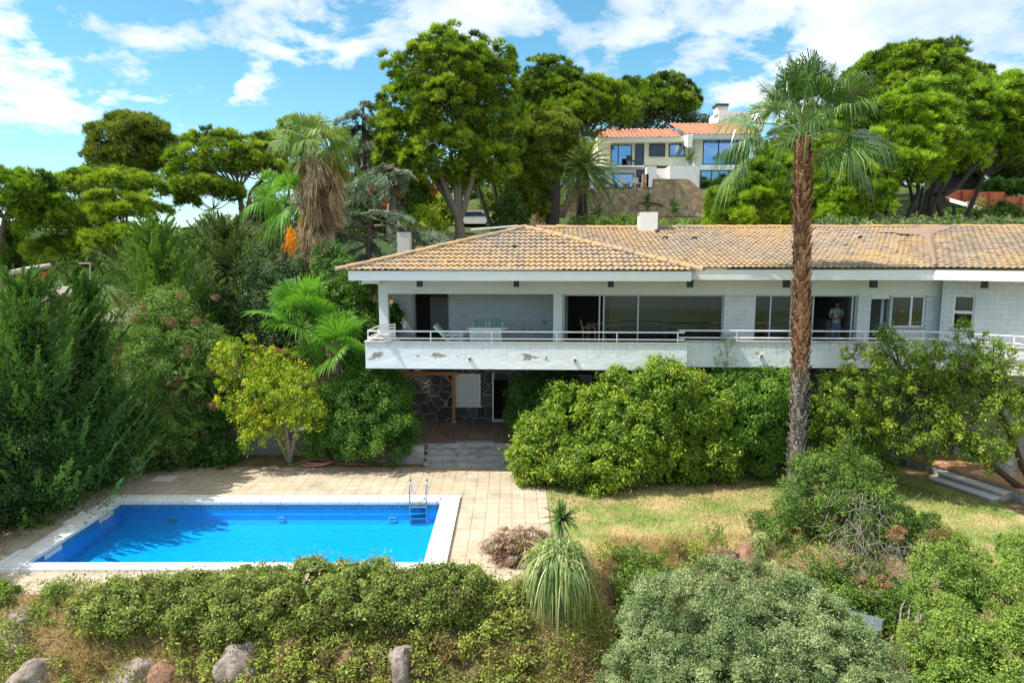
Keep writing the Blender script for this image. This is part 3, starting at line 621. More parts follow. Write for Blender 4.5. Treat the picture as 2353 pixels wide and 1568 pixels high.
def feather(mb, rng, o, d, L, droop, nl=40, ll=.35, t0=.5):
    d = unit(np.array(d)); s = np.linspace(0, 1, 8); P = o + d * (L * s)[:, None]; P[:, 2] -= droop * L * s ** 2.2
    mb.tube(P, np.linspace(.03, .008, 8), 4, .7)
    q = np.linspace(.12, 1, nl); i = q * 7; i0 = np.clip(i.astype(int), 0, 6); c = P[i0] + (P[i0 + 1] - P[i0]) * (i - i0)[:, None]
    T = unit(np.gradient(c, axis=0)); sd = unit(np.cross(T, np.array((0, 0, 1.0)))); nn = np.cross(sd, T)
    for sg in (-1, 1):
        dd = unit(T * .7 + sd * sg + nn * .35 + rng.normal(size=T.shape) * .12); l = ll * np.sin(np.clip(q * .9 + .12, 0, 1) * PI) ** .6
        tip = c + dd * l[:, None]; tip[:, 2] -= .12 * l
        mb.blades(c, tip, .05, np.clip(rng.normal(t0, .15, nl), 0, 1), rng)
def rock(name, label, c, r, seed, mat='rock', rot=0.0):
    rng = np.random.RandomState(seed); bm = bmesh.new(); bmesh.ops.create_icosphere(bm, subdivisions=4, radius=1.0)
    V = np.array([v.co[:] for v in bm.verts])
    for k in range(13):
        n = rsph(rng, 1)[0]; n[2] = abs(n[2]) if rng.random() < .6 else n[2]; h = rng.uniform(.5, .85); dd = V @ n; V -= np.maximum(dd - h, 0)[:, None] * n * .92
    for i, v in enumerate(bm.verts):
        p = Vector(V[i]); p *= 1 + .16 * noise.fractal(p * 2.6 + Vector((seed, 0, 0)), .9, 2.0, 6); v.co = Vector((p.x * r[0], p.y * r[1], p.z * r[2]))
    me = bpy.data.meshes.new(name); bm.to_mesh(me); bm.free(); me.materials.append(M[mat])
    for p in me.polygons: p.use_smooth = True
    o = bpy.data.objects.new(name, me); C.objects.link(o); o.location = c; o.rotation_euler = (0, 0, rot)
    return tag(o, label, 'rock')
# ------------------------------------------------------------------ terrain
def sm(a, b, x): t = np.clip((np.asarray(x, float) - a) / (b - a), 0, 1); return t * t * (3 - 2 * t)
PX0, PX1, PY0, PY1 = -12.95, -1.67, 16.1, 21.3
def edge(x): x = np.asarray(x, float); return 14.95 + 2.75 * sm(1.1, 3.0, x) - .9 * sm(8, 12, x) + .2 * np.sin(x * 1.3) * sm(1.2, 3, x)
def hgt(x, y):
    x = np.asarray(x, float); y = np.asarray(y, float)
    dd = np.maximum(edge(x) - y, 0); wd = .25 + 1.0 * sm(1, 3, x); fr = -.82 * np.where(dd < wd, dd * dd / (2 * wd), dd - wd / 2); fr = np.where(fr < -7, -7 + (fr + 7) * .1, fr)
    rt = np.interp(y, [33.6, 34.6, 38, 45, 60, 63, 66, 80, 120, 200, 500, 2000], [0, 4.2, 7.4, 8.6, 10.0, 10.4, 13.5, 15, 19, 18, 10, -10])
    lf = np.interp(y, [29, 34, 45, 60, 100, 300, 2000], [0, .6, 1.6, 3.2, 2.0, -18, -30])
    w = sm(-17, -7, x - (y - 30) * .10)
    bk = rt * w + lf * (1 - w)
    # gentle bumps off the lawn
    bumps = (np.sin(x * .9 + y * .7) * np.sin(y * 1.1 - x * .3)) * .12 * (sm(0, -1, fr) + sm(34, 40, y))
    return fr + bk + bumps
def axis(lo, hi, step, far, extra=()):
    a = list(np.arange(lo, hi + .01, step)); g = step; p = hi
    while p < far: g *= 1.25; p += g; a.append(p)
    g = step; p = lo
    while p > -far: g *= 1.25; p -= g; a.append(p)
    return np.array(sorted(set([round(q, 3) for q in a + list(extra)])))
gx = axis(-24, 26, .5, 2500, (PX0 + .15, PX0 + .3, PX1 - .3, PX1 - .15)); gy = axis(10, 44, .5, 2500, (PY0 + .15, PY0 + .3, PY1 - .3, PY1 - .15))
GX, GY = np.meshgrid(gx, gy); GZ = hgt(GX, GY)
sink = (GX > PX0 + .2) & (GX < PX1 - .2) & (GY > PY0 + .2) & (GY < PY1 - .2); GZ[sink] = -2.2
nx, ny = len(gx), len(gy); I = np.arange(ny - 1)[:, None] * nx + np.arange(nx - 1)[None]
mb = MB(); mb.add(np.stack([GX, GY, GZ], -1).reshape(-1, 3), np.stack([I, I + 1, I + nx + 1, I + nx], -1).reshape(-1, 4))
tag(mb.build('ground', M['earth'], smooth=True), kind='structure')
# lawn sheet, following the edge of the bank
mb = MB(); lx = np.linspace(1.17, 15.5, 60); lv = np.linspace(0, 1, 14)
e_ = edge(lx) - .35 + .15 * np.sin(lx * 4.1) + .1 * np.sin(lx * 9.7)
LY = (np.maximum(e_, 15.0))[None] + lv[:, None] * (24.3 - np.maximum(e_, 15.0))[None]
V = np.stack([np.repeat(lx[None], 14, 0), LY, hgt(np.repeat(lx[None], 14, 0), LY) + .012], -1).reshape(-1, 3)
I = np.arange(13)[:, None] * 60 + np.arange(59)[None]; mb.add(V, np.stack([I, I + 1, I + 61, I + 60], -1).reshape(-1, 4))
tag(mb.build('lawn', M['lawn'], smooth=True), kind='structure')
# far hills on the left, with a wood of their own
rng = np.random.RandomState(5); mb = MB(); n = 90; hx = np.linspace(-900, 500, n)
prof = 8 + (572 - (524 + 5 * np.sin(hx * .011) + 3 * np.sin(hx * .031 + 1) + rng.normal(0, .6, n))) / F * 650
rows = [np.stack([hx, np.full(n, 650.) + k * 40, prof * q - (1 - q) * 25], -1) for k, q in ((-3, -.3), (-1.5, .55), (0, 1.0), (3, .7), (8, 0))]
V = np.vstack(rows); I = np.arange(4)[:, None] * n + np.arange(n - 1)[None]; mb.add(V, np.stack([I, I + 1, I + n + 1, I + n], -1).reshape(-1, 4), .5)
tag(mb.build('hills', FM['farwood'], smooth=True), kind='structure')
mb = MB(); hxx = rng.uniform(-420, 60, 420)
for x in hxx:
    k = rng.uniform(.4, 1.0); z = np.interp(x, hx, prof) * k - (1 - k) * 25; r = rng.uniform(2, 4.5); mb.sphere((x, 650 - (1 - k) * 90, z), (r * 1.4, r, r * .8), 4, rng.uniform(.1, .95), .15, x)
tag(mb.build('distant_wood', FM['farwood']), 'dark green wood covering the far hills at the left horizon', 'wood', kind='stuff')
for i, (px, py, w) in enumerate(((452, 527, 9), (468, 530, 8), (407, 531, 6))):
    p = at(px, py, 560); t = thing('distant_house', ['tiny white house on the far hill, left of the pink one', 'tiny pink house on the far hill at the horizon', 'smallest pale house on the far hill, leftmost'][i], 'house', (p.x, p.y, p.z - 6), 0, 'houses on the far hill')
    a = MB(); a.box(-w / 2, 0, 0, w / 2, 7, 6); a.build('wall', M['white'] if i != 1 else M['cream'], t, world=False)
    a = MB(); a.add([(-w / 2 - .4, -.5, 6), (w / 2 + .4, -.5, 6), (w / 2 + .4, 7.5, 6), (-w / 2 - .4, 7.5, 6), (0, 3.5, 8)], [(0, 1, 4), (1, 2, 4), (2, 3, 4), (3, 0, 4)]); a.build('roof', M['redtile'], t, world=False)

# ------------------------------------------------------------------ deck, terrace, patio
DX0, DX1, DY0, DY1 = -14.6, 1.12, 15.0, 24.4
mb = MB(); z = .012
def sheet(mb, x0, y0, x1, y1, z, t=.5): mb.add([(x0, y0, z), (x1, y0, z), (x1, y1, z), (x0, y1, z)], [(0, 1, 2, 3)], t)
sheet(mb, DX0, DY0, PX0 + .1, DY1, z); sheet(mb, PX1 - .1, DY0, DX1, DY1, z); sheet(mb, PX0 + .1, DY0, PX1 - .1, PY0 + .1, z); sheet(mb, PX0 + .1, PY1 - .1, PX1 - .1, DY1, z)
tag(mb.build('pool_deck', M['deck']), kind='structure')
TX0, TX1, TZ = -4.6, .22, .70
mb = MB(); mb.box(TX0 - 3, 25.15, -.3, TX1 + 2, 30, TZ); tag(mb.build('terrace', M['terrace']), kind='structure')
a = gz(2092, 1046, .45); b = gz(2352, 1126, .45); d = (b - a); d.z = 0; d.normalize(); nrm = Vector((d.y, -d.x, 0))
if nrm.y < 0: nrm = -nrm
b2 = b + d * 4; PAT = [(a - d * .5), b2, b2 + nrm * 6, a - d * .5 + nrm * 6]
mb = MB(); mb.prism([(p.x, p.y) for p in PAT], .36, .45); tag(mb.build('patio', M['patio']), kind='structure')
mb = MB(); mb.prism([(p.x, p.y) for p in [a - d * .5 + nrm * .06, b2 + nrm * .06, b2 + nrm * 5.8, a - d * .5 + nrm * 5.8]], -.1, .358)
tag(mb.build('patio_wall', M['crazystone']), 'low grey crazy-stone edge wall under the orange patio', 'wall')
# patio steps on to the lawn
q0 = gz(2172, 1072, .45); q0 = a + d * ((q0 - a).dot(d)); st = thing('stone_steps', 'two pale stone steps from the orange patio down to the lawn', 'steps', (q0.x, q0.y, 0), math.atan2(d.y, d.x))
for i in range(2):
    zt = .15 * (i + 1); y0 = -.40 * (2 - i); mb = MB(); mb.box(0, y0, -.05, 2.1 + .05 * i, .03 + .01 * i, zt - .042); s_ = mb.build('step', M['crazystone'], st, world=False)
    mb = MB(); mb.box(-.03, y0 - .03, zt - .04, 2.13 + .05 * i, .02 + .01 * i, zt); mb.build('tread', M['tread'], s_, world=False)
# slate steps up to the terrace
st = thing('slate_steps', 'dark grey slate stairs from the pool deck up to the covered terrace', 'steps', (-1.5, 24.3, 0))
rng = np.random.RandomState(3)
for i in range(4):
    mb = MB(); y = 24.33 + i * .275; zt = .175 * (i + 1)
    mb.box(-3.22 + .02 * i, y, -.02, .14 - .01 * i, 25.15 - .002 * i, zt - .05 - .001 * i); s_ = mb.build('step', M['slate'], st)
    mb = MB(); x = -3.26
    while x < .15:
        w = min(rng.uniform(.45, .9), .2 - x); mb.box(x, y - rng.uniform(.01, .04), zt - .048, x + w - .012, y + .30, zt + rng.uniform(-.004, .006)); x += w
    mb.build('tread', M['slate'], s_)
mb = MB(); mb.box(-4.4, 24.85, 0, -3.3, 25.14, TZ - .01); tag(mb.build('retaining_wall', M['slate']), 'low dark slate wall left of the terrace stairs', 'wall')
for i, (px, py, w) in enumerate(((880, 1060, .5), (925, 1063, .7), (955, 1058, .4))):
    p = gz(px, py); rock('flat_stone', ['flat slate stone at the foot of the creeper, leftmost', 'largest flat slate stone left of the stairs', 'small slate stone beside the stair foot'][i], (p.x, p.y + .1, .03), (w * .6, .25, .1), 40 + i, 'rock')

# ------------------------------------------------------------------ swimming pool
IX0, IX1, IY0, IY1 = PX0 + .60, PX1 - .58, PY0 + .38, PY1 - .62; BZ = -.68
pool = thing('swimming_pool', 'rectangular blue swimming pool with broad white coping', 'swimming pool', ((PX0 + PX1) / 2, (PY0 + PY1) / 2, 0))
mb = MB(); mb.box(PX0, IY1, .01, PX1, PY1, .10); mb.box(PX0, PY0, .01, PX1, IY0, .10); mb.box(PX0, IY0, .01, IX0, IY1, .10); mb.box(IX1, IY0, .01, PX1, IY1, .10)
mb.build('coping', M['coping'], pool)
mb = MB(); mb.box(PX0 + .06, PY0 + .06, -.1, PX1 - .06, PY0 + .3, .009)
mb.add([(IX0, IY0, BZ), (IX1, IY0, BZ), (IX1, IY1, BZ), (IX0, IY1, BZ), (IX0, IY0, .012), (IX1, IY0, .012), (IX1, IY1, .012), (IX0, IY1, .012)],
       [(0, 1, 2, 3), (4, 5, 1, 0), (5, 6, 2, 1), (6, 7, 3, 2), (7, 4, 0, 3)])
mb.add([(IX0, IY1 - .05, -.30), (IX1, IY1 - .05, -.30), (IX1, IY1, -.30), (IX0, IY1, -.30), (IX0, IY1 - .05, BZ + .2), (IX1, IY1 - .05, BZ + .2), (IX0, IY1 - .14, BZ + .07), (IX1, IY1 - .14, BZ + .07), (IX0, IY1 - .4, BZ + .003), (IX1, IY1 - .4, BZ + .003)], [(0, 1, 2, 3), (4, 5, 1, 0), (6, 7, 5, 4), (8, 9, 7, 6)])  # added ledge shapes the coping's reflected line; added cove shapes the dark wall foot
mb.build('basin', M['mosaic'], pool)
for px, py in ((392, 1181), (643, 1184), (900, 1188)):
    p = at(px, py, IY1 - .2); mb = MB(); th = np.arange(17) * 2 * PI / 16
    mb.tube([(p.x + .11 * math.cos(q), IY1 - .10, -.44 + .07 * math.sin(q)) for q in th], .022, 6, cap=False); mb.build('underwater_light', M['tread'], pool)
for py in (1182, 1262):
    p = gz(250 if py == 1182 else 110, py, .0); mb = MB(); mb.box(IX0 + .005, p.y - .35, -.13, IX0 + .03, p.y + .35, -.01); mb.build('skimmer', M['tread'], pool)
wm = MB(); wz = -.15; X = np.linspace(IX0 + .002, IX1 - .002, 2); wm.add([(IX0, IY0, wz), (IX1, IY0, wz), (IX1, IY1, wz), (IX0, IY1, wz)], [(0, 1, 2, 3)])
tag(wm.build('water', M['water']), kind='structure')
# coping slabs sticking out on the left
for i, (px, py) in enumerate(((270, 1193), (105, 1286))):
    p = gz(px, py); 
    mb = MB(); mb.box(PX0 - .16, p.y - .45, .012, PX0 - .003, p.y + .45, .095); mb.build('skimmer_lid', M['coping'], pool)
# ladder
lp = gz(958, 1168); lad = thing('pool_ladder', 'stainless steel pool ladder hooked over the far coping', 'ladder', (lp.x, IY1, .1))
for s_ in (-.26, .26):
    mb = MB(); x = lp.x + s_ - .0; y0 = IY1 - .10
    P = [(x, y0, -.66), (x, y0, .30), (x, y0 + .02, .52), (x, y0 + .10, .70), (x, y0 + .22, .77), (x, y0 + .36, .74), (x, y0 + .45, .62), (x, y0 + .48, .45), (x, y0 + .48, .09)]
    mb.tube(P, .026, 8); mb.build('rail', M['steel'], lad, smooth=True)
for z in (-.02, -.2, -.38, -.56):
    mb = MB(); mb.box(lp.x - .25, IY1 - .16, z - .015, lp.x + .25, IY1 - .06, z + .015); mb.build('rung', M['steel'], lad)

# ------------------------------------------------------------------ the villa, in its own frame (x along the front, y into the house)
HR = R(-2.4); HO = at(838.5, 787, 23.55); HO = Vector((HO.x, HO.y, 0)); Ri = Matrix.Rotation(-HR, 3, 'Z'); Rf = Matrix.Rotation(HR, 3, 'Z')
def hl(px, py, yl):
    o = Ri @ (Vector((0, 0, H)) - HO); d = Ri @ ray(px, py); t = (yl - o.y) / d.y; p = o + d * t; return p.x, p.z
def hx_(px, yl, py=700): return hl(px, py, yl)[0]
def hw(x, y, z=0.0): return HO + Rf @ Vector((x, y, 0)) + Vector((0, 0, z))
villa = thing('modern_villa', 'long white two-storey villa with lichen covered tile roof and cantilevered balcony', 'house', HO, HR)
def vp(name, mb, mat, parent=None, **k): return mb.build(name, M[mat] if isinstance(mat, str) else mat, parent or villa, world=False, **k)
YW = 1.78; FZ = 4.35; CZ = 6.96; X1 = hx_(1578, 0, 800); XR = hx_(2140, YW) + .42
YP2 = .62; YB = YW + 2.45
# floor slab, ceiling slab
mb = MB(); mb.box(.16, .152, 3.90, X1 - .16, YW - .3, FZ - .01); mb.box(.5, YW - .3, 3.90, XR, 9.2, FZ - .012); mb.box(X1 - .16, YP2 + .152, 3.90, XR + .4, YW - .3, FZ - .011); vp('floor_slab', mb, 'white')
mb = MB(); mb.box(.17, .155, FZ - .008, X1 - .17, YW - .31, FZ); mb.box(.52, YW - .309, FZ - .01, XR - .02, 9.1, FZ + .001); mb.box(X1 - .165, YP2 + .157, FZ - .007, XR + .3, YW - .311, FZ + .002); vp('balcony_floor', mb, 'redfloor')
xe0 = hx_(800, -.28, 630); xe1 = hx_(1588, -.28, 630)
mb = MB(); mb.box(xe0 + .1, -.22, CZ, xe1 - .1, YW + .2, CZ + .08); mb.box(xe0 + .1, YW + .2, CZ + .001, XR + 1.2, 9.4, CZ + .08); mb.box(xe1 - .1, .56, CZ + .002, XR + 1.2, YW + .2, CZ + .08); vp('ceiling', mb, 'white')
# fascias
mb = MB(); mb.box(xe0, -.30, CZ - .02, xe1, -.22, 7.27); mb.box(xe0, -.22, CZ - .02, xe0 + .08, 8.6, 7.27); mb.box(xe1 - .08, -.22, CZ - .02, xe1, .6, 7.27); mb.box(xe1, .50, CZ - .01, XR + 1.0, .58, 7.30); vp('fascia', mb, 'white')
mb = MB(); mb.box(hx_(832, .5), .5, CZ - .17, hx_(872, .5), YW, CZ - .03); vp('eave_beam', mb, 'white')
# front wall with openings
cx0, cx1 = hx_(870, YW), hx_(891, YW); px0, px1 = hx_(1271, YW), hx_(1292, YW)
w1a, w1b = hx_(1294, YW), hx_(1664, YW); w2a, w2b = hx_(1735, YW), hx_(1971, YW); w3a, w3b = hx_(2001, YW), hx_(2044, YW); w4a, w4b = hx_(2048, YW), hx_(2128, YW)
WT = hl(1400, 676, YW)[1]; LT = hl(1000, 672, YW)[1]; LB = hl(1400, 668, YW)[1]
mb = MB(); mb.box(cx0, YW, WT, XR, YW + .22, CZ - .002); vp('lintel', mb, 'white')
mb = MB(); mb.box(cx0, YW + .002, FZ, cx1, YW + .24, WT - .002); vp('column', mb, 'white')
mb = MB(); mb.box(px0, YW + .002, FZ, px1, YW + .24, WT - .002); vp('column', mb, 'white')
for (a_, b_) in ((w1b, w2a), (w2b, w3a), (w4b, XR)):
    mb = MB(); mb.box(a_, YW + .003, FZ, b_, YW + .23, WT - .001); vp('wall', mb, 'block')
SZ4 = hl(2090, 752, YW)[1]
mb = MB(); mb.box(w3b, YW + .004, FZ, w4b, YW + .228, SZ4 - .06); vp('wall', mb, 'block')
mb = MB(); mb.box(w4a - .03, YW - .03, SZ4 - .059, w4b + .03, YW + .2, SZ4 - .01); vp('window_sill', mb, 'greyf')
mb = MB(); mb.box(w3b, YW + .006, SZ4 - .058, w4a, YW + .22, WT - .003); vp('wall_jamb', mb, 'greyf')
# loggia
lb0 = hx_(908, YB); ld0, ld1 = hx_(953, YB), hx_(1029, YB); LDT = hl(990, 673, YB)[1]
mb = MB(); mb.box(lb0 - .1, YB, FZ, ld0, YB + .2, CZ); mb.box(ld1, YB, FZ, px1 + .3, YB + .2, CZ); mb.box(ld0, YB, LDT, ld1, YB + .2, CZ - .001); vp('wall', mb, 'block')
mb = MB(); mb.box(px0 + .02, YW + .24, FZ, px0 + .2, YB, CZ - .003); vp('wall', mb, 'block')
mb = MB(); mb.box(ld0 - .1, YB - .02, FZ, ld0, YB + .05, LDT + .03); mb.box(ld0 - .1, YB - .021, LDT + .03, ld1 + .05, YB + .05, LDT + .1); mb.box(ld1, YB - .02, FZ, ld1 + .05, YB + .05, LDT + .03); dr = vp('door_frame', mb, 'greyf')
mb = MB(); mb.box(ld0 - .5, YB + 1.9, FZ, ld1 + .5, YB + 2.0, CZ); mb.box(ld0 - .5, YB + .2, FZ, ld0 - .4, YB + 1.9, CZ); mb.box(ld1 + .4, YB + .2, FZ, ld1 + .5, YB + 1.9, CZ); vp('hall_panelling', mb, 'dark')
mb = MB(); mb.box(ld0 + .35, YB + 1.7, FZ + .1, ld1 - .15, YB + 1.75, LDT - .3)
for k in range(14): mb.box(ld0 + .4, YB + 1.66, FZ + .2 + k * .11, ld1 - .2, YB + 1.7, FZ + .24 + k * .11)
vp('louvre_door', mb, 'greyf')
# iron grille left of the loggia
mb = MB(); g0 = cx1 + .02; g1 = lb0 - .1
for k in range(5): x = g0 + (g1 - g0) * (k + .5) / 5; mb.bar((x, YB + .05, FZ), (x, YB + .05, CZ), .015)
for k in range(4): mb.bar((g0, YB + .05, FZ + .4 + k * .6), (g1, YB + .05, FZ + .4 + k * .6), .015)
vp('window_grille', mb, 'black')
# parapets
def rough_wall(x0, x1, y0, y1, z0, z1, seed, axis='x'):
    mb = MB(); mb.box(x0, y0, z0, x1, y1, z1); return mb
mb = rough_wall(0, X1, 0, .15, 3.87, 4.775, 1); mb.box(0, .15, 3.87, .15, YW + .6, 4.775); mb.box(X1 - .15, .15, 3.87, X1, YP2, 4.775); vp('parapet', mb, 'parapet')
mb = MB(); mb.box(-.03, -.03, 4.777, X1 + .02, .19, 4.825); mb.box(-.03, .19, 4.777, .18, YW + .6, 4.825); mb.box(X1 - .18, .19, 4.777, X1 + .02, YP2 - .03, 4.825); vp('parapet_cap', mb, 'cap')
XP = hx_(2150, YP2, 790)
mb = MB(); mb.box(X1 + .002, YP2, 3.89, XP, YP2 + .15, 4.775); vp('parapet', mb, 'parapet')
mb = MB(); mb.box(X1 + .024, YP2 - .03, 4.776, XP + .02, YP2 + .19, 4.824); vp('parapet_cap', mb, 'cap')
# lamps on the parapet
for px, py, yl in ((1079, 824, 0), (1320, 827, 0), (1747, 818, YP2)):
    x, z = hl(px, py, yl); mb = MB(); mb.box(x - .045, yl - .09, z - .07, x + .045, yl - .001, z + .07); mb.box(x - .03, yl - .10, z - .05, x + .03, yl - .091, z - .03)
    L_ = vp('parapet_lamp', mb, 'cap'); mb = MB(); mb.box(x - .028, yl - .094, z - .028, x + .028, yl - .0905, z + .045); vp('lamp_opening', mb, 'black', L_)
# eave lamps
for px, py in ((964, 641), (1186, 642), (1403, 642), (1585, 644), (1807, 641), (2007, 641)):
    yl = 1.1; x, z = hl(px, py, yl); mb = MB(); mb.box(x - .10, yl - .1, CZ - .30, x + .10, yl + .1, CZ - .001); vp('eave_lamp', mb, 'black')
# windows
def win(x0, x1, z0, z1, y, mull, fr=.05, glass='glass', mat='alu', hor=()):
    mb = MB(); mb.box(x0, y, z0, x0 + fr, y + .07, z1); mb.box(x1 - fr, y, z0, x1, y + .07, z1); mb.box(x0 + fr, y + .001, z1 - fr, x1 - fr, y + .07, z1); mb.box(x0 + fr, y + .001, z0, x1 - fr, y + .07, z0 + fr * .8)
    for m_ in mull: mb.box(m_ - fr / 2, y - .01, z0 + fr * .8, m_ + fr / 2, y + .06, z1 - fr)
    for h_ in hor: mb.box(x0 + fr, y - .008, h_ - .04, x1 - fr, y + .05, h_ + .04)
    w = vp('window', mb, mat); return w
yq = YW + .12
w = win(w1a, w1b, FZ + .01, WT - .01, yq, [hx_(1377, yq), hx_(1387, yq), hx_(1466, yq)])
mb = MB(); sheet2 = lambda mb, x0, z0, x1, z1, y: mb.add([(x0, y, z0), (x1, y, z0), (x1, y, z1), (x0, y, z1)], [(0, 1, 2, 3)])
sheet2(mb, hx_(1387, yq), FZ + .05, w1b - .04, WT - .05, yq + .03); vp('pane', mb, 'glass', w)
w = win(w2a, w2b, FZ + .01, WT - .01, yq, [hx_(1770, yq), hx_(1817, yq), hx_(1868, yq), hx_(1958, yq)])
mb = MB(); sheet2(mb, w2a + .04, FZ + .05, hx_(1868, yq), WT - .05, yq + .03); vp('pane', mb, 'glass', w)
w = win(w4a, w4b, SZ4, WT - .01, yq - .04, [hx_(2092, yq)], .07, mat='upvc'); mb = MB(); sheet2(mb, w4a + .05, SZ4 + .03, w4b - .05, WT - .05, yq); vp('pane', mb, 'glass', w)
mb = MB(); mb.box(w3a, YW + .05, WT - .14, w3b, YW + .2, WT - .004); vp('shutter_box', mb, 'upvc')
mb = MB(); 
for k in range(5): x = w3b - .12 + k * .02; mb.tube([(x, YW + .35, FZ), (x, YW + .35, WT)], .016, 6)
vp('curtain', mb, 'curtain')
mb = MB(); xx, z_ = hl(2076, 716, YW + .5); mb.sphere((xx, YW + .6, z_), .07, 10); vp('globe_lamp', mb, 'cream')
# interiors
yb = YW + 4.2
mb = MB(); mb.box(px1 - .02, yb, FZ, w2a - .2, yb + .1, CZ); mb.box(w2b + .1, YW + .3, FZ, w2b + .2, yb, CZ - .01); mb.box(w2a - .3, YW + .3, FZ, w2a - .2, yb, CZ - .01); mb.box(w2a - .2, yb, FZ, w2b + .1, yb + .1, CZ); mb.box(w2b + .2, yb - 1, FZ, XR, yb - .9, CZ); vp('inner_wall', mb, 'inwall')
mb = MB(); mb.box(hx_(1294, yb - .2), yb - .12, FZ, hx_(1400, yb - .2), yb - .02, CZ - .01); vp('timber_panelling', mb, 'dark')
for px in (1560, 1612, 1740):
    xx, z_ = hl(px, 696, yb); mb = MB(); mb.box(xx - .3, yb - .04, z_ - .25, xx + .3, yb - .01, z_ + .22); fr_ = vp('picture_frame', mb, 'black'); mb = MB(); mb.box(xx - .25, yb - .046, z_ - .2, xx + .25, yb - .041, z_ + .17); vp('picture', mb, 'slate', fr_)
mb = MB(); xx, _ = hl(1600, 740, yb - .5); mb.box(xx - 1.0, yb - .5, FZ, xx + .9, yb - .1, FZ + .55); vp('sideboard', mb, 'inwall')
a_, _ = hl(1882, 740, YW + 2.0); b_, _ = hl(1955, 740, YW + 2)
mb = MB(); mb.box(a_ - 1.6, yb - .8, FZ, b_ + .5, yb - .02, FZ + .9); vp('kitchen_cupboard', mb, 'inwall'); mb = MB(); mb.box(a_ - 1.6, yb - .4, FZ + 1.25, b_ + .3, yb - .03, FZ + 2.0); vp('wall_cupboard', mb, 'dark')
mb = MB(); mb.box(w2b - .55, YW + 1.25, FZ, w2b - .05, YW + 2.6, FZ + .95); vp('counter', mb, 'inwall')
YL = 5.15
# outer walls at the sides and back
mb = MB(); mb.box(.5, YL, .0, .69, 9.1, 3.89); vp('stone_wall', mb, 'darkstone')
mb = MB(); mb.box(.5, YB + .2, 3.9, .7, 9.2, CZ); mb.box(.7, 9.0, .0, XR + 2, 9.2, CZ); vp('outer_wall', mb, 'white')
# lower storey
YL = 5.15; s0, s1 = hx_(1040, YL, 900), hx_(1105, YL, 900); d0, d1 = hx_(1134, YL, 900), hx_(1168, YL, 900); sz0, sz1 = hl(1070, 930, YL)[1], hl(1070, 858, YL)[1]
for (a_, b_, c_, d_) in ((.7, s0, TZ, 3.9), (s1, d0, TZ, 3.9), (d1, X1 + .5, TZ, 3.9), (s0, s1, TZ, sz0), (s0, s1, sz1, 3.9), (d0, d1, sz1 + .05, 3.9)):
    mb = MB(); mb.box(a_, YL, c_ - .3, b_, YL + .3, d_); vp('stone_wall', mb, 'darkstone')
mb = MB(); mb.box(X1 + .5, 1.9, 0, XR + 1, 2.1, 3.89); mb.box(X1 + .3, 2.1, 0, X1 + .5, YL, 3.89); vp('stone_wall', mb, 'darkstone')
mb = MB(); mb.box(d0 - .05, YL + 2.0, 0.7, d1 + .3, YL + 2.1, 3.8); mb.box(d0 - .1, YL + .3, .7, d0 - .05, YL + 2, 3.8); mb.box(d1, YL + .3, .7, d1 + .05, YL + 2, 3.8); vp('passage', mb, 'dark')
mb = MB(); mb.box(d0 - .06, YL - .03, TZ, d0, YL + .1, sz1 + .05); mb.box(d0, YL - .04, TZ, d1, YL + .2, TZ + .06); vp('door_frame', mb, 'upvc')
def shutters(x0, x1, z0, z1, y):
    mb = MB(); m_ = (x0 + x1) / 2
    for a_, b_ in ((x0 + .02, m_ - .01), (m_ + .01, x1 - .02)):
        mb.box(a_, y - .04, z0, a_ + .06, y, z1); mb.box(b_ - .06, y - .04, z0, b_, y, z1); mb.box(a_ + .06, y - .039, z1 - .08, b_ - .06, y, z1); mb.box(a_ + .06, y - .039, z0, b_ - .06, y, z0 + .08)
        k = z0 + .1
        while k < z1 - .1: mb.add([(a_ + .06, y - .035, k), (b_ - .06, y - .035, k), (b_ - .06, y - .01, k + .05), (a_ + .06, y - .01, k + .05)], [(0, 1, 2, 3)]); k += .045
    s = vp('shutter', mb, 'upvc'); mb = MB(); mb.box(x0 - .05, y - .10, z0 - .07, x1 + .05, y - .002, z0 - .01); vp('sill', mb, 'upvc', s)
shutters(s0, s1, sz0, sz1, YL - .005); x5 = hx_(1328, YL, 870); shutters(x5 - .6, x5 + .6, 1.5, 2.75, YL - .01)
# railing
def rail(pts, posts, r=.026):
    for dz in (0, -.25):
        mb = MB(); mb.tube([Vector(p) + Vector((0, 0, dz)) for p in pts], r, 8); vp('handrail', mb, 'upvc', rl, smooth=True)
    for p in posts: mb = MB(); mb.tube([(p[0], p[1], 4.82), (p[0], p[1], pts[0][2])], .022, 6); vp('post', mb, 'upvc', rl)
mb = MB(); RZ = 5.17
rl = thing('balcony_railing', 'white tubular two-rail balustrade along the balcony parapet', 'railing', HO, HR)
yr = .08; x_ = lambda px, y=yr: hx_(px, y, 765)
rail([(.08, 1.7, RZ), (.08, .12, RZ), (.12, yr, RZ), (X1 - .12, yr, RZ), (X1 - .08, yr + .04, RZ), (X1 - .2, YP2 + .05, RZ), (X1 - .1, YP2 + .08, RZ), (XP + .05, YP2 + .08, RZ)],
     [(.08, .14), (.08, 1.65)] + [(x_(p), yr) for p in (1121 - 132, 1129, 1278, 1417, 1557)] + [(hx_(p, YP2 + .08, 765), YP2 + .08) for p in (1693, 1988 - 1, 1848, 2120)])

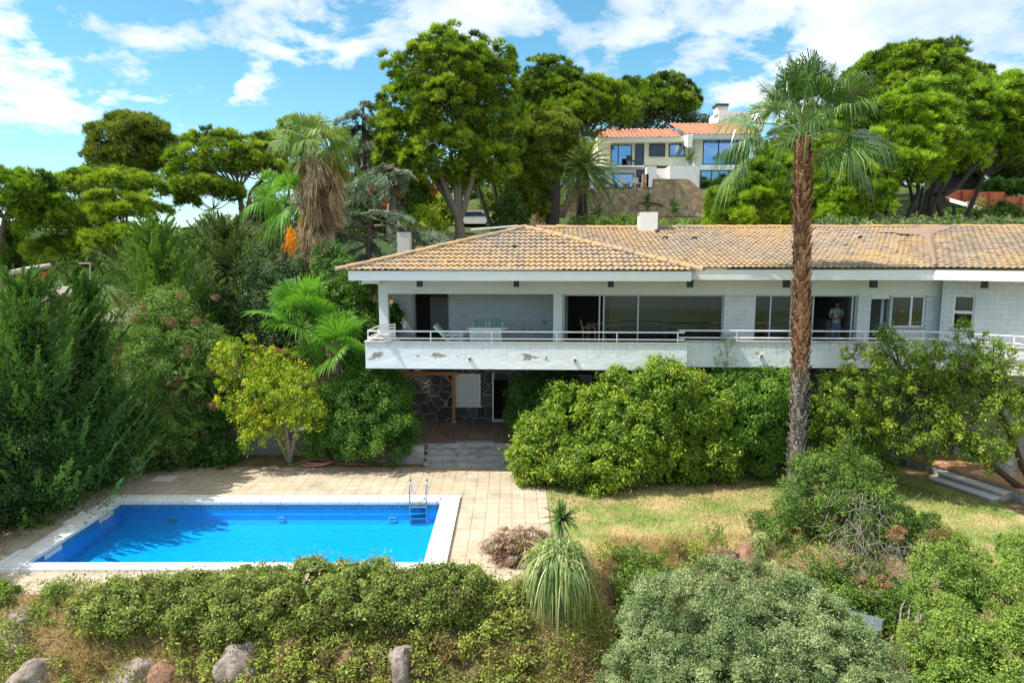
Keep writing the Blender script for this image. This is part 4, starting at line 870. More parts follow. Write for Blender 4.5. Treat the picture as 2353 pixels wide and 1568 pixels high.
# ------------------------------------------------------------------ roofs
def tiled(f, v0, v1, ul, ur, rowlen, wave=.2, amp=.03, step=.058, seed=0, sub=8, hid=0):
    """f(u, v, h) -> point at h above the roof plane; ul(v), ur(v) the limits along the eave"""
    rng = np.random.RandomState(seed); mb = MB(); n = int(round((v1 - v0) / rowlen)); us = np.arange(math.floor(min(ul(v0), ul(v1)) / wave) * wave, max(ur(v0), ur(v1)) + wave, wave / sub)
    ph = (us / wave) % 1.0; hw_ = np.where(ph < .6, np.sin(ph / .6 * PI) * amp, -np.sin((ph - .6) / .4 * PI) * amp * .45)
    for i in range(n):
        a, b = v0 + i * rowlen, v0 + (i + 1) * rowlen + (.09 if i < n - 1 else 0)
        L_, R_ = (min(ul(a), ul(b)), max(ur(a), ur(b))); sel = (us >= L_ - wave / sub) & (us <= R_ + wave / sub); uu = us[sel]; hh = hw_[sel]
        if len(uu) < 2: continue
        j = rng.normal(0, .006, len(uu) // sub + 2)[((uu - uu[0]) / wave).astype(int)]
        ua = np.clip(uu, ul(a), ur(a)); ub = np.clip(uu, ul(b), ur(b))
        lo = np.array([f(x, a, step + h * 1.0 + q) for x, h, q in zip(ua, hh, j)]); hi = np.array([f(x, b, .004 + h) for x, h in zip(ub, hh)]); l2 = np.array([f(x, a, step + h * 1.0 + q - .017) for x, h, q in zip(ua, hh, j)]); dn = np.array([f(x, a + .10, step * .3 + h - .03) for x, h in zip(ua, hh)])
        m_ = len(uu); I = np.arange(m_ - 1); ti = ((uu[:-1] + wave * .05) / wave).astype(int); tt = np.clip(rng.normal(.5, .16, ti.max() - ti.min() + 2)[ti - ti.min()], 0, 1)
        mb.add(np.vstack([lo, hi]), np.stack([I, I + 1, I + m_ + 1, I + m_], -1), tt); mb.add(np.vstack([l2, lo]), np.stack([I, I + 1, I + m_ + 1, I + m_], -1), tt * .6); mb.add(np.vstack([dn, l2]), np.stack([I, I + 1, I + m_ + 1, I + m_], -1), 0.0)  # lip and underside tinted darker, shadow lines of the rows put into colour
    return mb
def ridge(pts, r=.13, seg=.42, t=None, seed=0):
    rng = np.random.RandomState(seed); mb = MB()
    for a, b in zip(pts[:-1], pts[1:]):
        a, b = Vector(a), Vector(b); L_ = (b - a).length; n = max(1, int(L_ / seg)); d = (b - a) / n; s = d.cross(Vector((0, 0, 1))).normalized(); up_ = s.cross(d).normalized()
        if up_.z < 0: up_ = -up_
        for i in range(n):
            p = a + d * i - d * .04; q = a + d * (i + 1.0) + d * .06; ra, rb = r * 1.12, r * .9; an = np.linspace(-.15, PI + .15, 9); j = rng.normal(0, .008)
            V = [p + s * math.cos(k) * ra + up_ * (math.sin(k) * ra * .8 + j) for k in an] + [q + s * math.cos(k) * rb + up_ * (math.sin(k) * rb * .8 + j) for k in an]; V = [tuple(v) for v in V]
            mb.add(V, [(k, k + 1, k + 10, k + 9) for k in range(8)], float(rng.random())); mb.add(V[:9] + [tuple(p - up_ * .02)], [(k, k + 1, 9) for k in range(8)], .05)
    return mb
EZ = 7.28; ey = -.36; ex0 = hx_(776, ey, 615); ex1 = hx_(1612, ey, 612); ax_, az_ = hl(1207, 523, 3.45); ay_ = 3.45
sl = math.hypot(ay_ - ey, az_ - EZ); c_, s_2 = (ay_ - ey) / sl, (az_ - EZ) / sl
def ffront(u, v, h): return (u, ey + v * c_ - h * s_2, EZ + v * s_2 + h * c_)
ulf = lambda v: ex0 + (ax_ - ex0) * min(v / sl, 1); urf = lambda v: ex1 + (ax_ - ex1) * min(v / sl, 1)
rf = vp('roof', tiled(ffront, 0, sl, ulf, urf, sl / 12, seed=1), 'tile')
vp('hip_ridge', ridge([(ex0 - .05, ey - .05, EZ + .03), (ax_, ay_, az_ + .02)], .12, .4, seed=2), 'hiptile', rf, smooth=False)
vp('hip_ridge', ridge([(ex1 + .03, ey - .05, EZ + .03), (ax_, ay_, az_ + .02)], .13, .42, seed=3), 'hiptile', rf)
mb = MB(); by = 8.8
mb.add([(ex0, ey, EZ - .02), (ax_, ay_, az_ - .03), (ax_, by, az_ - .03), (ex0, by, EZ - .02), (ex1, ey, EZ - .02), (ex1 + 0, by, EZ - .02)], [(0, 3, 2, 1), (1, 2, 5, 4)]); vp('roof_back', mb, 'tile')
# main roof
my = .47; mz = 7.36; ry = 8.3; rz = 8.95; sl2 = math.hypot(ry - my, rz - mz); c2, s2 = (ry - my) / sl2, (rz - mz) / sl2
def fmain(u, v, h): return (u, my + v * c2 - h * s2, mz + v * s2 + h * c2)
mx0 = ax_ + .2; mx1 = hx_(2145, my, 615) + 5
rf2 = vp('roof', tiled(fmain, 0, sl2, lambda v: mx0 + max(0, (1.7 - v) * 3.2), lambda v: mx1, sl2 / 21, amp=.026, step=.04, seed=4, sub=7), 'tile')
rrx = hx_(2352, ry, 520) + 6
vp('ridge', ridge([(mx0 + .2, ry, rz + .02), (rrx, ry, rz + .02)], .13, .45, seed=5), 'hiptile', rf2)
mb = MB(); mb.add([(mx0, ry, rz), (rrx, ry, rz), (rrx, ry + 6, rz - 1.8), (mx0, ry + 6, rz - 1.8)], [(0, 1, 2, 3)]); vp('roof_back', mb, 'tile')
# little roof vents
for px, py, k in ((1182, 571, 0), (1405, 577, 1), (1528, 549, 1), (1595, 542 + 8, 1), (2180 - 8, 583 - 2, 1), (2066 + 50, 545, 1), (1975, 549, 1)):
    yy = ey; 
    for it in range(12):
        xx, z_ = hl(px, py, yy); zt = (EZ + (yy - ey) * s_2 / c_) if k == 0 else (mz + (yy - my) * s2 / c2); yy += (z_ - zt) / (.05 + (s_2 / c_ if k == 0 else s2 / c2))
    mb = MB(); an = np.linspace(0, PI, 9); V = [(xx + .13 * math.cos(q), yy, z_ + .03 + .10 * math.sin(q)) for q in an] + [(xx + .11 * math.cos(q), yy + .3, z_ + .07 + .06 * math.sin(q)) for q in an]
    mb.add(V, [(q, q + 1, q + 10, q + 9) for q in range(8)]); vv = vp('roof_vent', mb, 'hiptile'); mb = MB(); mb.add([(xx + .10 * math.cos(q), yy + .02, z_ + .03 + .075 * math.sin(q)) for q in an] + [(xx, yy + .02, z_ + .03)], [(q, q + 1, 9) for q in range(8)]); vp('vent_mouth', mb, 'black', vv)
# ---- angled wing
wx, _ = hl(2146, 620, my); WR = R(-27)
wing = thing('villa_wing', 'right-hand wing of the villa angled towards the pool, white block wall with one small window', 'house', hw(wx, my), HR + WR)
Wm = Matrix.Rotation(-(HR + WR), 3, 'Z'); WO = hw(wx, my)
def wl(px, py, yl):
    o = Wm @ (Vector((0, 0, H)) - WO); d = Wm @ ray(px, py); t = (yl - o.y) / d.y; p = o + d * t; return p.x, p.z
def wp(name, mb, mat, parent=None, **k): return mb.build(name, M[mat], parent or wing, world=False, **k)
def fwing(u, v, h): return (u, v * c2 - h * s2, mz + .012 + v * s2 + h * c2)
wr = wp('roof', tiled(fwing, 0, sl2 * .98, lambda v: -2.2 + v * .25, lambda v: 9.0, sl2 / 21, amp=.026, step=.04, seed=9, sub=7), 'tile')
mb = MB(); mb.box(.0, .03, CZ + .0, 9, .11, 7.30); wp('fascia', mb, 'white')
mb = MB(); mb.box(.02, .11, CZ + .02, 9, 7.5, CZ + .1); wp('ceiling', mb, 'white')
yw = 1.25; q0_, q1_ = wl(2190, 700, yw)[0], wl(2240, 700, yw)[0]; qz0, qz1 = wl(2215, 757, yw)[1], wl(2215, 678, yw)[1]
for (a_, b_, c__, d_) in ((.35, q0_, 4.3, CZ + .02), (q1_, 9, 4.3, CZ + .02), (q0_, q1_, 4.3, qz0), (q0_, q1_, qz1, CZ + .02)):
    mb = MB(); mb.box(a_, yw, c__, b_, yw + .2, d_); wp('wall', mb, 'block')
mb = MB(); f_ = .06; ya = yw + .08; mb.box(q0_, ya, qz0, q0_ + f_, ya + .06, qz1); mb.box(q1_ - f_, ya, qz0, q1_, ya + .06, qz1); mb.box(q0_ + f_, ya, qz1 - f_, q1_ - f_, ya + .06, qz1); mb.box(q0_ + f_, ya, qz0, q1_ - f_, ya + .06, qz0 + f_); zm = (qz0 + qz1) / 2; mb.box(q0_ + f_, ya, zm - .05, q1_ - f_, ya + .06, zm + .05); w = wp('window', mb, 'upvc')
mb = MB(); sheet2(mb, q0_, qz0, q1_, qz1, ya + .04); wp('pane', mb, 'glass', w); mb = MB(); mb.box(q0_ - .2, ya + .5, qz0 - .3, q1_ + .3, ya + .55, qz1 + .3); wp('blind', mb, 'dark')
mb = MB(); mb.box(q0_ - .04, yw - .04, qz0 - .06, q1_ + .04, yw + .05, qz0 - .001); wp('window_sill', mb, 'greyf')
x, _ = wl(2262, 645, .7); mb = MB(); mb.box(x - .1, .6, CZ - .27, x + .1, .8, CZ + .0); wp('eave_lamp', mb, 'black')
mb = MB(); mb.box(.0, .0 + .12, 3.89, 9, .27, 4.775); wp('parapet', mb, 'parapet'); mb = MB(); mb.box(.0, .09, 4.776, 9, .31, 4.824); wp('parapet_cap', mb, 'cap')
mb = MB(); mb.box(.1, .27, 3.9, 9, 7, 4.34); wp('floor_slab', mb, 'white')
mb = MB(); mb.box(.6, 2.2, 0.45, 9, 2.4, 3.9); wp('stone_wall', mb, 'crazystone')
xq, _ = wl(2318, 1050, .3); mb = MB(); mb.box(xq - .25, .4, .45, xq + .25, .85, 3.9); wp('stone_pillar', mb, 'crazystone')
wrl = thing('wing_railing', 'white tubular two-rail balustrade along the angled wing', 'railing', WO, HR + WR)
for dz in (0, -.25): mb = MB(); mb.tube([(-.0, .2, RZ + dz), (9, .2, RZ + dz)], .026, 8); mb.build('handrail', M['upvc'], wrl, world=False)
for k in range(5): mb = MB(); mb.tube([(.4 + k * 2, .2, 4.82), (.4 + k * 2, .2, RZ)], .022, 6); mb.build('post', M['upvc'], wrl, world=False)
# earth and mortar lying in the valley
mb = MB(); rng = np.random.RandomState(8)
pv = [wing.matrix_basis @ Vector(fwing(0.05 + v * -.02, v, .05)) for v in np.linspace(.1, sl2 * .93, 20)]
V = []; 
for i, p in enumerate(pv): wdt = (.07 + .006 * i + (1.6 * max(0, i - 13) / 6) ** 2 * .5) * rng.uniform(.8, 1.25); V += [(p.x - wdt * 1.3, p.y, p.z + .02), (p.x, p.y, p.z + .09 + rng.uniform(0, .04)), (p.x + wdt * .9, p.y, p.z + .03)]
_iv = Ri; V2 = []
for q_, (X_, Yq, Zq) in enumerate(V):
    pl_ = Ri @ (Vector((X_, Yq, 0)) - HO); pw_ = Wm @ (Vector((X_, Yq, 0)) - WO); zr_ = max(mz + (pl_.y - my) * s2 / c2, mz + .012 + pw_.y * s2 / c2) if pl_.y < ry else rz
    V2.append((X_, Yq, zr_ + (.13 if q_ % 3 == 1 else .055)))
V = V2
mb.add(V, [(3 * i + k, 3 * i + k + 1, 3 * i + k + 4, 3 * i + k + 3) for i in range(19) for k in (0, 1)]); M['debris'] = plain('dry_earth_debris', (.25, .17, .115), .95, var=.3, sc=5, bmp=.6)
vm = MB(); vm.v = [np.array(V, float)]; vm.f4 = mb.f4; vm.t4 = mb.t4; vm.n = len(V); o = vm.build('roof_debris', M['debris']); tag(o, 'brown earth and dead weeds lying in the roof valley', 'debris')
# chimneys
def chimney(name, label, px0, px1, pt, pb, Y, mat, cap):
    a = at(px0, pb, Y); b = at(px1, pt, Y); w = b.x - a.x; t = thing(name, label, 'chimney', ((a.x + b.x) / 2, Y + w / 2, a.z), HR)
    h = b.z - a.z; mb = MB(); mb.box(-w / 2, -w / 2, -.3, w / 2, w / 2, h); mb.build('shaft', M[mat], t, world=False)
    if cap == 'curve':
        mb = MB(); an = np.linspace(-.9, .9, 9)
        V = [(1.05 * w * math.sin(q), s * w * .5, h + .22 * w + w * .55 * (math.cos(q) - .5)) for s in (-1, 1) for q in an]; V += [(x_, y_, z_ + .03) for x_, y_, z_ in V]
        mb.add(V, [(k, k + 1, k + 10, k + 9) for k in range(8)] + [(k + 18, k + 19, k + 28, k + 27) for k in range(8)]); mb.build('cowl', M['asphalt'], t, world=False)
        mb = MB(); [mb.bar((sx * w * .45, sy * w * .4, h), (sx * w * .7, sy * w * .4, h + w * .45), .03) for sx in (-1, 1) for sy in (-1, 1)]; mb.build('bracket', M['asphalt'], t, world=False)
    else:
        mb = MB(); mb.box(-w * .62, -w * .62, h + .17, w * .62, w * .62, h + .20); mb.build('cap_slab', M['asphalt'], t, world=False); mb = MB(); [mb.box(sx * w * .35 - .03, sy * w * .35 - .03, h, sx * w * .35 + .03, sy * w * .35 + .03, h + .169) for sx in (-1, 1) for sy in (-1, 1)]; mb.build('bracket', M['asphalt'], t, world=False)
    return t
chimney('chimney', 'white square chimney with curved dark cowl on the main roof', 1470, 1512, 487, 538, 30.6, 'white', 'curve')
M['oldpaint'] = plain('peeling_grey_paint', (.42, .42, .42), .9, var=.45, sc=14)
chimney('chimney', 'weathered grey chimney with flat cap behind the left hip of the roof', 913, 940, 533, 580, 27.5, 'oldpaint', 'flat')
# ball shaped vent fitting beside the white chimney
p = at(1509, 532, 30.2); t = thing('ball_ventilator', 'black ball ventilator beside the white chimney on the roof', 'ventilator', p)
mb = MB(); mb.sphere(p, .12, 10); mb.build('ball', M['black'], t); mb = MB(); mb.bar(p, p + Vector((.55, .1, -.12)), .05); mb.build('arm', M['black'], t)
p = at(1130, 540, 26.8); mb = MB(); mb.tube([at(1082, 528, 27.6), at(1190, 519, 27.4)], .05, 6); tag(mb.build('roof_pipe', M['oldpaint']), 'grey pipe lying along the left hip near the roof apex', 'pipe')
# timber frame under the balcony
p = gz(1043, 969, TZ); tf = thing('timber_pergola', 'orange timber pergola post and beam under the balcony', 'pergola', p)
zb = 8 - (863 - 572) / F * p.y
mb = MB(); mb.box(p.x - .06, p.y - .06, TZ, p.x + .06, p.y + .06, zb); mb.build('post', M['wood'], tf)
mb = MB(); l = at(925, 858, p.y); mb.box(l.x - .6, p.y - .07, zb + .002, p.x + .2, p.y + .05, zb + .14); mb.build('beam', M['wood'], tf)
mb = MB(); mb.bar((p.x - .05, p.y, zb - .35), (p.x - .42, p.y, zb + .02), .08); mb.build('brace', M['wood'], tf)
mb = MB(); mb.box(p.x - .1, p.y - .1, TZ, p.x + .1, p.y + .1, TZ + .04); mb.build('foot_plate', M['tread'], tf)
# ================================================================== the upper villa and what stands on the slope
uv = at(1375, 433, 66); UY = 66.0
def ux(px, Y=UY): return at(px, 400, Y).x
def uz(py, Y=UY): return at(1500, py, Y).z
up = thing('upper_villa', 'cream and white villa with terracotta roofs and blue windows on the hill above', 'house', (ux(1560), UY, uz(433)))
def ubx(name, mat, px0, px1, py0, py1, y0, y1, parent=None):
    mb = MB(); mb.box(ux(px0, UY + y0), UY + y0, uz(py1, UY + y0), ux(px1, UY + y0), UY + y1, uz(py0, UY + y0)); return mb.build(name, M[mat], parent or up)
zt = uz(433)
ubx('upper_wall', 'cream', 1372, 1600, 318, 381, 1.8, 9); ubx('lower_wall', 'white', 1362, 1480, 384, 436, 0, 8)
ubx('terrace_wall', 'white', 1538, 1760, 381, 450, -1.0, 8); ubx('side_wall', 'cream', 1594, 1612, 312, 380, .3, 8)
ubx('tower_wall', 'white', 1646, 1750, 256, 300, 4, 7.5); ubx('chimney', 'white', 1642, 1666, 243, 262, 4.1, 5.5); ubx('chimney_cap', 'asphalt', 1640, 1668, 238, 243, 4.0, 5.6)
ubx('terrace_slab', 'white', 1362, 1480, 380, 384, -.4, 2)
def udoor(px0, px1, py0, py1, y, mull=(), glass='blueglass', fr=.09):
    x0, x1, z0, z1 = ux(px0, UY + y), ux(px1, UY + y), uz(py1, UY + y), uz(py0, UY + y); y = UY + y; mb = MB()
    mb.box(x0, y - .06, z0, x0 + fr, y + .05, z1); mb.box(x1 - fr, y - .06, z0, x1, y + .05, z1); mb.box(x0 + fr, y - .061, z1 - fr, x1 - fr, y + .05, z1); mb.box(x0 + fr, y - .061, z0, x1 - fr, y + .05, z0 + fr)
    for m_ in mull: xm = ux(m_, y); mb.box(xm - fr / 2, y - .062, z0 + fr, xm + fr / 2, y + .05, z1 - fr)
    w = mb.build('window', M['black'], up); mb = MB(); mb.box(x0 + fr * .5, y - .012, z0 + fr * .5, x1 - fr * .5, y - .004, z1 - fr * .5); mb.build('pane', M[glass], w)
    return w
udoor(1402, 1450, 333, 381, 1.7, (1419,)); udoor(1458, 1478, 332, 380, 1.7, (), 'carglass'); udoor(1490, 1526, 331, 360, 1.7, (), 'carglass'); udoor(1535, 1571, 331, 360, 1.7)
udoor(1612, 1718, 318, 379, .9, (1648, 1690), 'blueglass'); udoor(1608, 1716, 391, 434, -1.1, (1634, 1651, 1673, 1697)); udoor(1366, 1456, 398, 432, -.1, (1410,))
udoor(1462, 1478, 390, 430, -.05, (), 'carglass')
ubx('pillar_stone', 'warmstone', 1477, 1490, 400, 432, -1.2, -.6)
mb = MB(); a0, a1 = ux(1600, UY + 1), ux(1716, UY + 1)
for k in range(9):   # outside stairs
    x0, x1 = ux(1502, UY), ux(1540, UY); mb.box(x0, UY - 1.5 + k * .3, zt - .05, x1, UY + 1.4, zt + .05 + k * .24)
mb.build('outside_stairs', M['tread'], up)
mb = MB(); mb.prism([(ux(1480), UY - 1.2), (ux(1502), UY - 1.2), (ux(1502), UY + 1), (ux(1480), UY + 1)], zt, zt + 1.9); mb.build('stair_wall', M['white'], up)
# tiled roofs: left gentle slope, right higher one
def uroof(px0, px1, pye, pyr, ye, yr_, sk=0.0):
    x0, x1 = ux(px0, UY + ye), ux(px1, UY + ye); z0, z1 = uz(pye, UY + ye), uz(pyr, UY + yr_); sl_ = math.hypot(yr_ - ye, z1 - z0); c, s = (yr_ - ye) / sl_, (z1 - z0) / sl_
    f = lambda u, v, h: (u + sk * v, UY + ye + v * c - h * s, z0 + v * s + h * c)
    return tiled(f, 0, sl_, lambda v: x0, lambda v: x1, .45, wave=.42, amp=.08, step=.03, seed=3, sub=5)
uroof(1372, 1562, 315, 296, .6, 4.6, 0).build('roof', M['redtile'], up); uroof(1576, 1742, 308, 283, -.6, 4.2, -.15).build('roof', M['redtile'], up)
mb = MB(); z0 = uz(316, UY + .7); mb.box(ux(1372), UY + .66, z0 - .35, ux(1574), UY + 2, z0 + .04); mb.build('cornice', M['cream'], up)
mb = MB(); z0 = uz(309, UY - .5); mb.box(ux(1580, UY - .5), UY - .55, z0 - .38, ux(1744, UY - .5), UY + .4, z0 + .05); mb.build('cornice', M['white'], up)
A_ = at(1556, 288, UY + 4.0); B_ = at(1580, 316, UY - .7)   # white gable cheek
mb = MB(); V = [(A_.x, A_.y, A_.z + .1), (B_.x, B_.y, B_.z + .25), (B_.x, B_.y, B_.z - .9), (A_.x, A_.y, A_.z - 1.6)]; V += [(x + .45, y, z) for x, y, z in V]; mb.add(V, [(0, 1, 2, 3), (4, 7, 6, 5), (0, 4, 5, 1), (1, 5, 6, 2), (2, 6, 7, 3), (3, 7, 4, 0)]); mb.build('gable_cheek', M['white'], up)
mb = MB(); sheet2(mb, ux(1545, UY - 1), uz(381, UY - 1) - .02, ux(1716, UY - 1), uz(366, UY - 1), UY - 1.0 + .12); mb.build('glass_balustrade', M['clearglass'], up)
x, z = ux(1583), uz(345)
p = at(1895 * 0 + 1954, 383, 66)
# aerial on the upper roof
p = at(1954, 402, 69); p = at(1453 * 0 + 1052 + 0, 300, 69); p = at(1050 * .735 + 905 * .735 * 0 + 664, 300, 69) if False else at(1389 + 46, 293, 69)
t = thing('roof_aerial', 'small white aerial box on a pole above the upper villa roof', 'aerial', p); mb = MB(); mb.tube([p, p + Vector((0, 0, .8))], .04, 5); mb.build('pole', M['tread'], t); mb = MB(); mb.box(p.x - .3, p.y - .1, p.z + .7, p.x + .3, p.y + .1, p.z + 1.3); mb.build('aerial_box', M['white'], t)
# terrace stone walls
def swall(name, label, pts, y, base, mat='warmstone', th=.6):
    mb = MB(); V = []
    for px, py in pts: q = at(px, py, y); V.append((q.x, q.z))
    n = len(V)
    for i in range(n - 1):
        (x0, z0), (x1, z1) = V[i], V[i + 1]
        mb.add([(x0, y, base), (x1, y, base), (x1, y, z1), (x0, y, z0), (x0, y + th, base), (x1, y + th, base), (x1, y + th, z1), (x0, y + th, z0)], [(0, 1, 2, 3), (5, 4, 7, 6), (3, 2, 6, 7), (0, 3, 7, 4), (1, 5, 6, 2)])
    return tag(mb.build(name, M[mat]), label, 'wall')
swall('stone_wall', 'tall warm brown stone wall under the villa terrace', [(1296, 434), (1500, 434), (1502, 411), (1580, 411), (1615, 440), (1720, 446), (1800, 446)], 62.0, 8.5)
swall('garden_wall', 'lower stone terrace wall with a flat top behind the pink oleanders', [(1450, 497), (1640, 500), (1700, 502)], 58.0, 8.2)
mb = MB(); q0, q1 = at(1500, 433, 61.9), at(1296, 433, 61.9)
# potted plants, terrace furniture on the upper villa
def pot(px, py, Y, r=.3, label='', fm='shrub', h=.9):
    p = at(px, py, Y); t = thing('potted_plant', label, 'potted plant', p)
    mb = MB(); mb.lathe(p, [(.0, 0), (r * .7, 0), (r, r * 1.4), (r * 1.08, r * 1.5), (r * .95, r * 1.5), (0, r * 1.35)], 12); mb.build('pot', M['terra' if fm != 'fan' else 'greyf'], t)
    mb = MB(); rng = np.random.RandomState(int(px)); n = 60; b = np.array(tuple(p)) + np.array((0, 0, r * 1.3)) + rng.normal(0, .05, (n, 3)); d = unit(rng.normal(size=(n, 3)) + np.array((0, 0, 1.0))); mb.blades(b, b + d * h * rng.uniform(.5, 1, (n, 1)), .09, rng.uniform(.2, .9, n), rng); mb.build('leaves', FM[fm], t)
pot(1384, 432, 62.6, .35, 'terracotta pot with a small plant on the stone terrace wall'); pot(1581, 379, 65.6, .28, 'tall plant in a grey pot on the white balcony', 'fan', 1.9)
def lounge(px, py, Y, label, col='tread'):
    p = at(px, py, Y); t = thing('terrace_chair', label, 'chair', p, .3)
    for nm, b in (('seat', (-.3, -.3, .35, .3, .3, .45)), ('backrest', (-.3, .25, .45, .3, .33, .95))): mb = MB(); mb.box(*b); mb.build(nm, M[col], t, world=False)
    for sx in (-.26, .26):
        for sy in (-.26, .26): mb = MB(); mb.box(sx - .03, sy - .03, 0, sx + .03, sy + .03, .35); mb.build('leg', M[col], t, world=False)
lounge(1448, 380, 66.2, 'dark chair standing before the upper glass door of the hill villa', 'black')
lounge(1400, 432, 63.2, 'pale terrace chair near the terracotta pot, leftmost on the hill terrace'); lounge(1432, 432, 63.2, 'pale terrace chair in the middle of the hill terrace'); lounge(1462, 432, 63.2, 'pale terrace chair beside the stone pillar of the hill terrace')
# orange house among the trees
oh = thing('orange_house', 'orange-red house half hidden by cedars on the left slope', 'house', at(930, 470, 60))
def obx(name, mat, px0, px1, py0, py1, Y0, Y1, par=None):
    mb = MB(); a = at(px0, py1, Y0); b = at(px1, py0, Y0); mb.box(a.x, Y0, a.z, b.x, Y1, b.z); return mb.build(name, M[mat], par or oh)
obx('wall', 'redwall', 838, 900, 425, 475, 60, 66); obx('tower', 'orangewall', 905, 965, 385, 470, 62, 68); obx('wall', 'redwall', 960, 1012, 432, 468, 61, 66)
obx('doorway', 'black', 836, 872, 447, 475, 59.9, 60.0); obx('window', 'carglass', 918, 938, 395, 420, 61.9, 62.0); obx('lean_to_roof', 'redtile', 955, 1020, 424, 432, 60.4, 66); obx('small_tower', 'orangewall', 780, 812, 395, 430, 63, 66)
obx('band', 'carred', 836, 900, 438, 447, 59.85, 59.98)
# white car with red tailgate
p = at(1093, 524, 60); car = thing('parked_car', 'white hatchback with red rear parked behind the big pine trunk', 'car', p, 0)
prof = [(-2.0, .35), (-2.0, .8), (-1.35, .95), (-.75, 1.42), (.6, 1.48), (1.35, 1.05), (1.75, .95), (1.8, .35)]
def carpart(name, prof, w, mat, par): 
    mb = MB(); n = len(prof); V = [(x, -w / 2, z) for x, z in prof] + [(x, w / 2, z) for x, z in prof]; mb.add(V, [(i, (i + 1) % n, (i + 1) % n + n, i + n) for i in range(n)])
    c = (sum(q[0] for q in prof) / n, sum(q[1] for q in prof) / n)
    for o_, y in ((0, -w / 2), (n, w / 2)): mb.add([V[i + o_] for i in range(n)] + [(c[0], y, c[1])], [(i, (i + 1) % n, n) for i in range(n)])
    return mb.build(name, M[mat], par, world=False)
carpart('body', prof, 1.65, 'carwhite', car); carpart('tailgate', [(.55, 1.50), (1.4, 1.07), (1.82, .96), (1.83, .6), (1.3, .9), (.5, 1.4)], 1.5, 'carred', car)
carpart('side_window', [(-1.2, .97), (-.7, 1.34), (.5, 1.38), (1.05, 1.0)], 1.68, 'carglass', car); carpart('roof_panel', [(-.7, 1.43), (.6, 1.49), (.55, 1.52), (-.6, 1.46)], 1.5, 'carred', car)
for x in (-1.25, 1.2):
    for y in (-.8, .8): mb = MB(); mb.tube([(x, y - .1, .32), (x, y + .1, .32)], .32, 14); w = mb.build('wheel', M['rubber'], car, world=False); mb = MB(); mb.tube([(x, y - .11, .32), (x, y + .11, .32)], .18, 10); mb.build('rim', M['alu'], w, world=False)
swall('dry_stone_wall', 'low pale dry stone wall in front of the parked car', [(1058, 524), (1110, 524), (1125, 527)], 57.0, 7.5, 'drystone', .5)
swall('dry_stone_wall', 'short pale dry stone retaining wall right of the big pine trunk', [(1040, 552), (1075, 548)], 43.0, 6.8, 'drystone', .5)
# reed screen, brown post and steps by the ivy-covered trunk
p = at(1255, 525, 56); mb = MB()
rng = np.random.RandomState(2)
for i in range(90): a = at(1222 + i * .42, 523, 56) ; b = at(1228 + i * .35 + rng.normal() * 5, 408 + rng.uniform(0, 30) + abs(i - 40) * .4, 56.4); mb.tube([a, b], .05, 4, rng.random())
tag(mb.build('reed_screen', FM['deadfan']), 'brown dry reed and bark screen left of the ivy-wrapped trunk', 'screen')
mb = MB(); q = at(1262, 520, 55); mb.box(q.x - .3, 55, q.z - 1, q.x + .3, 55.4, q.z + 3.4); tag(mb.build('brick_post', M['orangewall']), 'weathered orange brick post beside the reed screen', 'post')
# right background: orange fence wall, brown house, lamp, clipped hedge
ow = thing('orange_wall', 'orange painted boundary wall with posts at the right edge', 'wall', at(2250, 475, 60))
for i, (a_, b_, t_, b2) in enumerate(((2178, 2238, 436, 462), (2238, 2308, 441, 472), (2308, 2420, 452, 485))): mb = MB(); l, r_ = at(a_, b2, 60 - i), at(b_, t_, 60 - i); mb.box(l.x, 60 - i, l.z, r_.x, 60.3 - i, r_.z); mb.build('panel', M['orangewall'], ow)
for px, a_, b_, k in ((2210, 438, 466, 0), (2238, 434, 470, 0), (2272, 440, 474, 1), (2308, 445, 480, 1), (2345, 450, 486, 2)): l, r_ = at(px - 2, b_, 59.8 - k), at(px + 2, a_, 59.8 - k); mb = MB(); mb.box(l.x, 59.7 - k, l.z, r_.x, 59.95 - k, r_.z); mb.build('post', M['redwall'], ow)
bh = thing('brown_house', 'small brown house behind the orange wall', 'house', at(2205, 440, 66))
for nm, mt, a_, b_, t_, u_, Y in (('wall', 'wood', 2165, 2258, 390, 442, 66), ('window', 'black', 2226, 2242, 395, 410, 65.9), ('window', 'black', 2180, 2196, 395, 410, 65.9)):
    l, r_ = at(a_, u_, Y), at(b_, t_, Y); mb = MB(); mb.box(l.x, Y, l.z, r_.x, Y + (3 if nm == 'wall' else .05), r_.z); mb.build(nm, M['dark'] if nm == 'wall' else M[mt], bh)
l, r_ = at(2160, 392, 65.6), at(2262, 382, 65.6); mb = MB(); mb.add([(l.x, 65.5, l.z), (r_.x, 65.5, l.z), (r_.x, 69.5, l.z), (l.x, 69.5, l.z), ((l.x + r_.x) / 2, 67.5, r_.z + .3)], [(0, 1, 4), (1, 2, 4), (2, 3, 4), (3, 0, 4)]); mb.build('roof', M['redtile'], bh)
a, b = at(2182, 455, 56), at(2300, 488, 50); rw = MB(); rw.add([(a.x, a.y, a.z), (b.x, b.y, b.z), (b.x, b.y + 1.0, b.z + .2), (a.x, a.y + 1.0, a.z + .2), (a.x, a.y, a.z - .3), (b.x, b.y, b.z - .3)], [(0, 1, 2, 3), (4, 5, 1, 0)]); tag(rw.build('sloping_wall', M['white']), 'sloping white wall top below the orange wall', 'wall')
p = at(2223, 506, 46); lm = thing('street_lamp', 'grey street lamp with flat rectangular head behind the roof ridge', 'street lamp', p); q = at(2223, 466, 46)
mb = MB(); mb.tube([p, q], .06, 8); mb.build('pole', M['greyf'], lm); mb = MB(); mb.box(q.x - .05, q.y - .12, q.z, q.x + .75, q.y + .12, q.z + .09); mb.build('lamp_head', M['greyf'], lm)
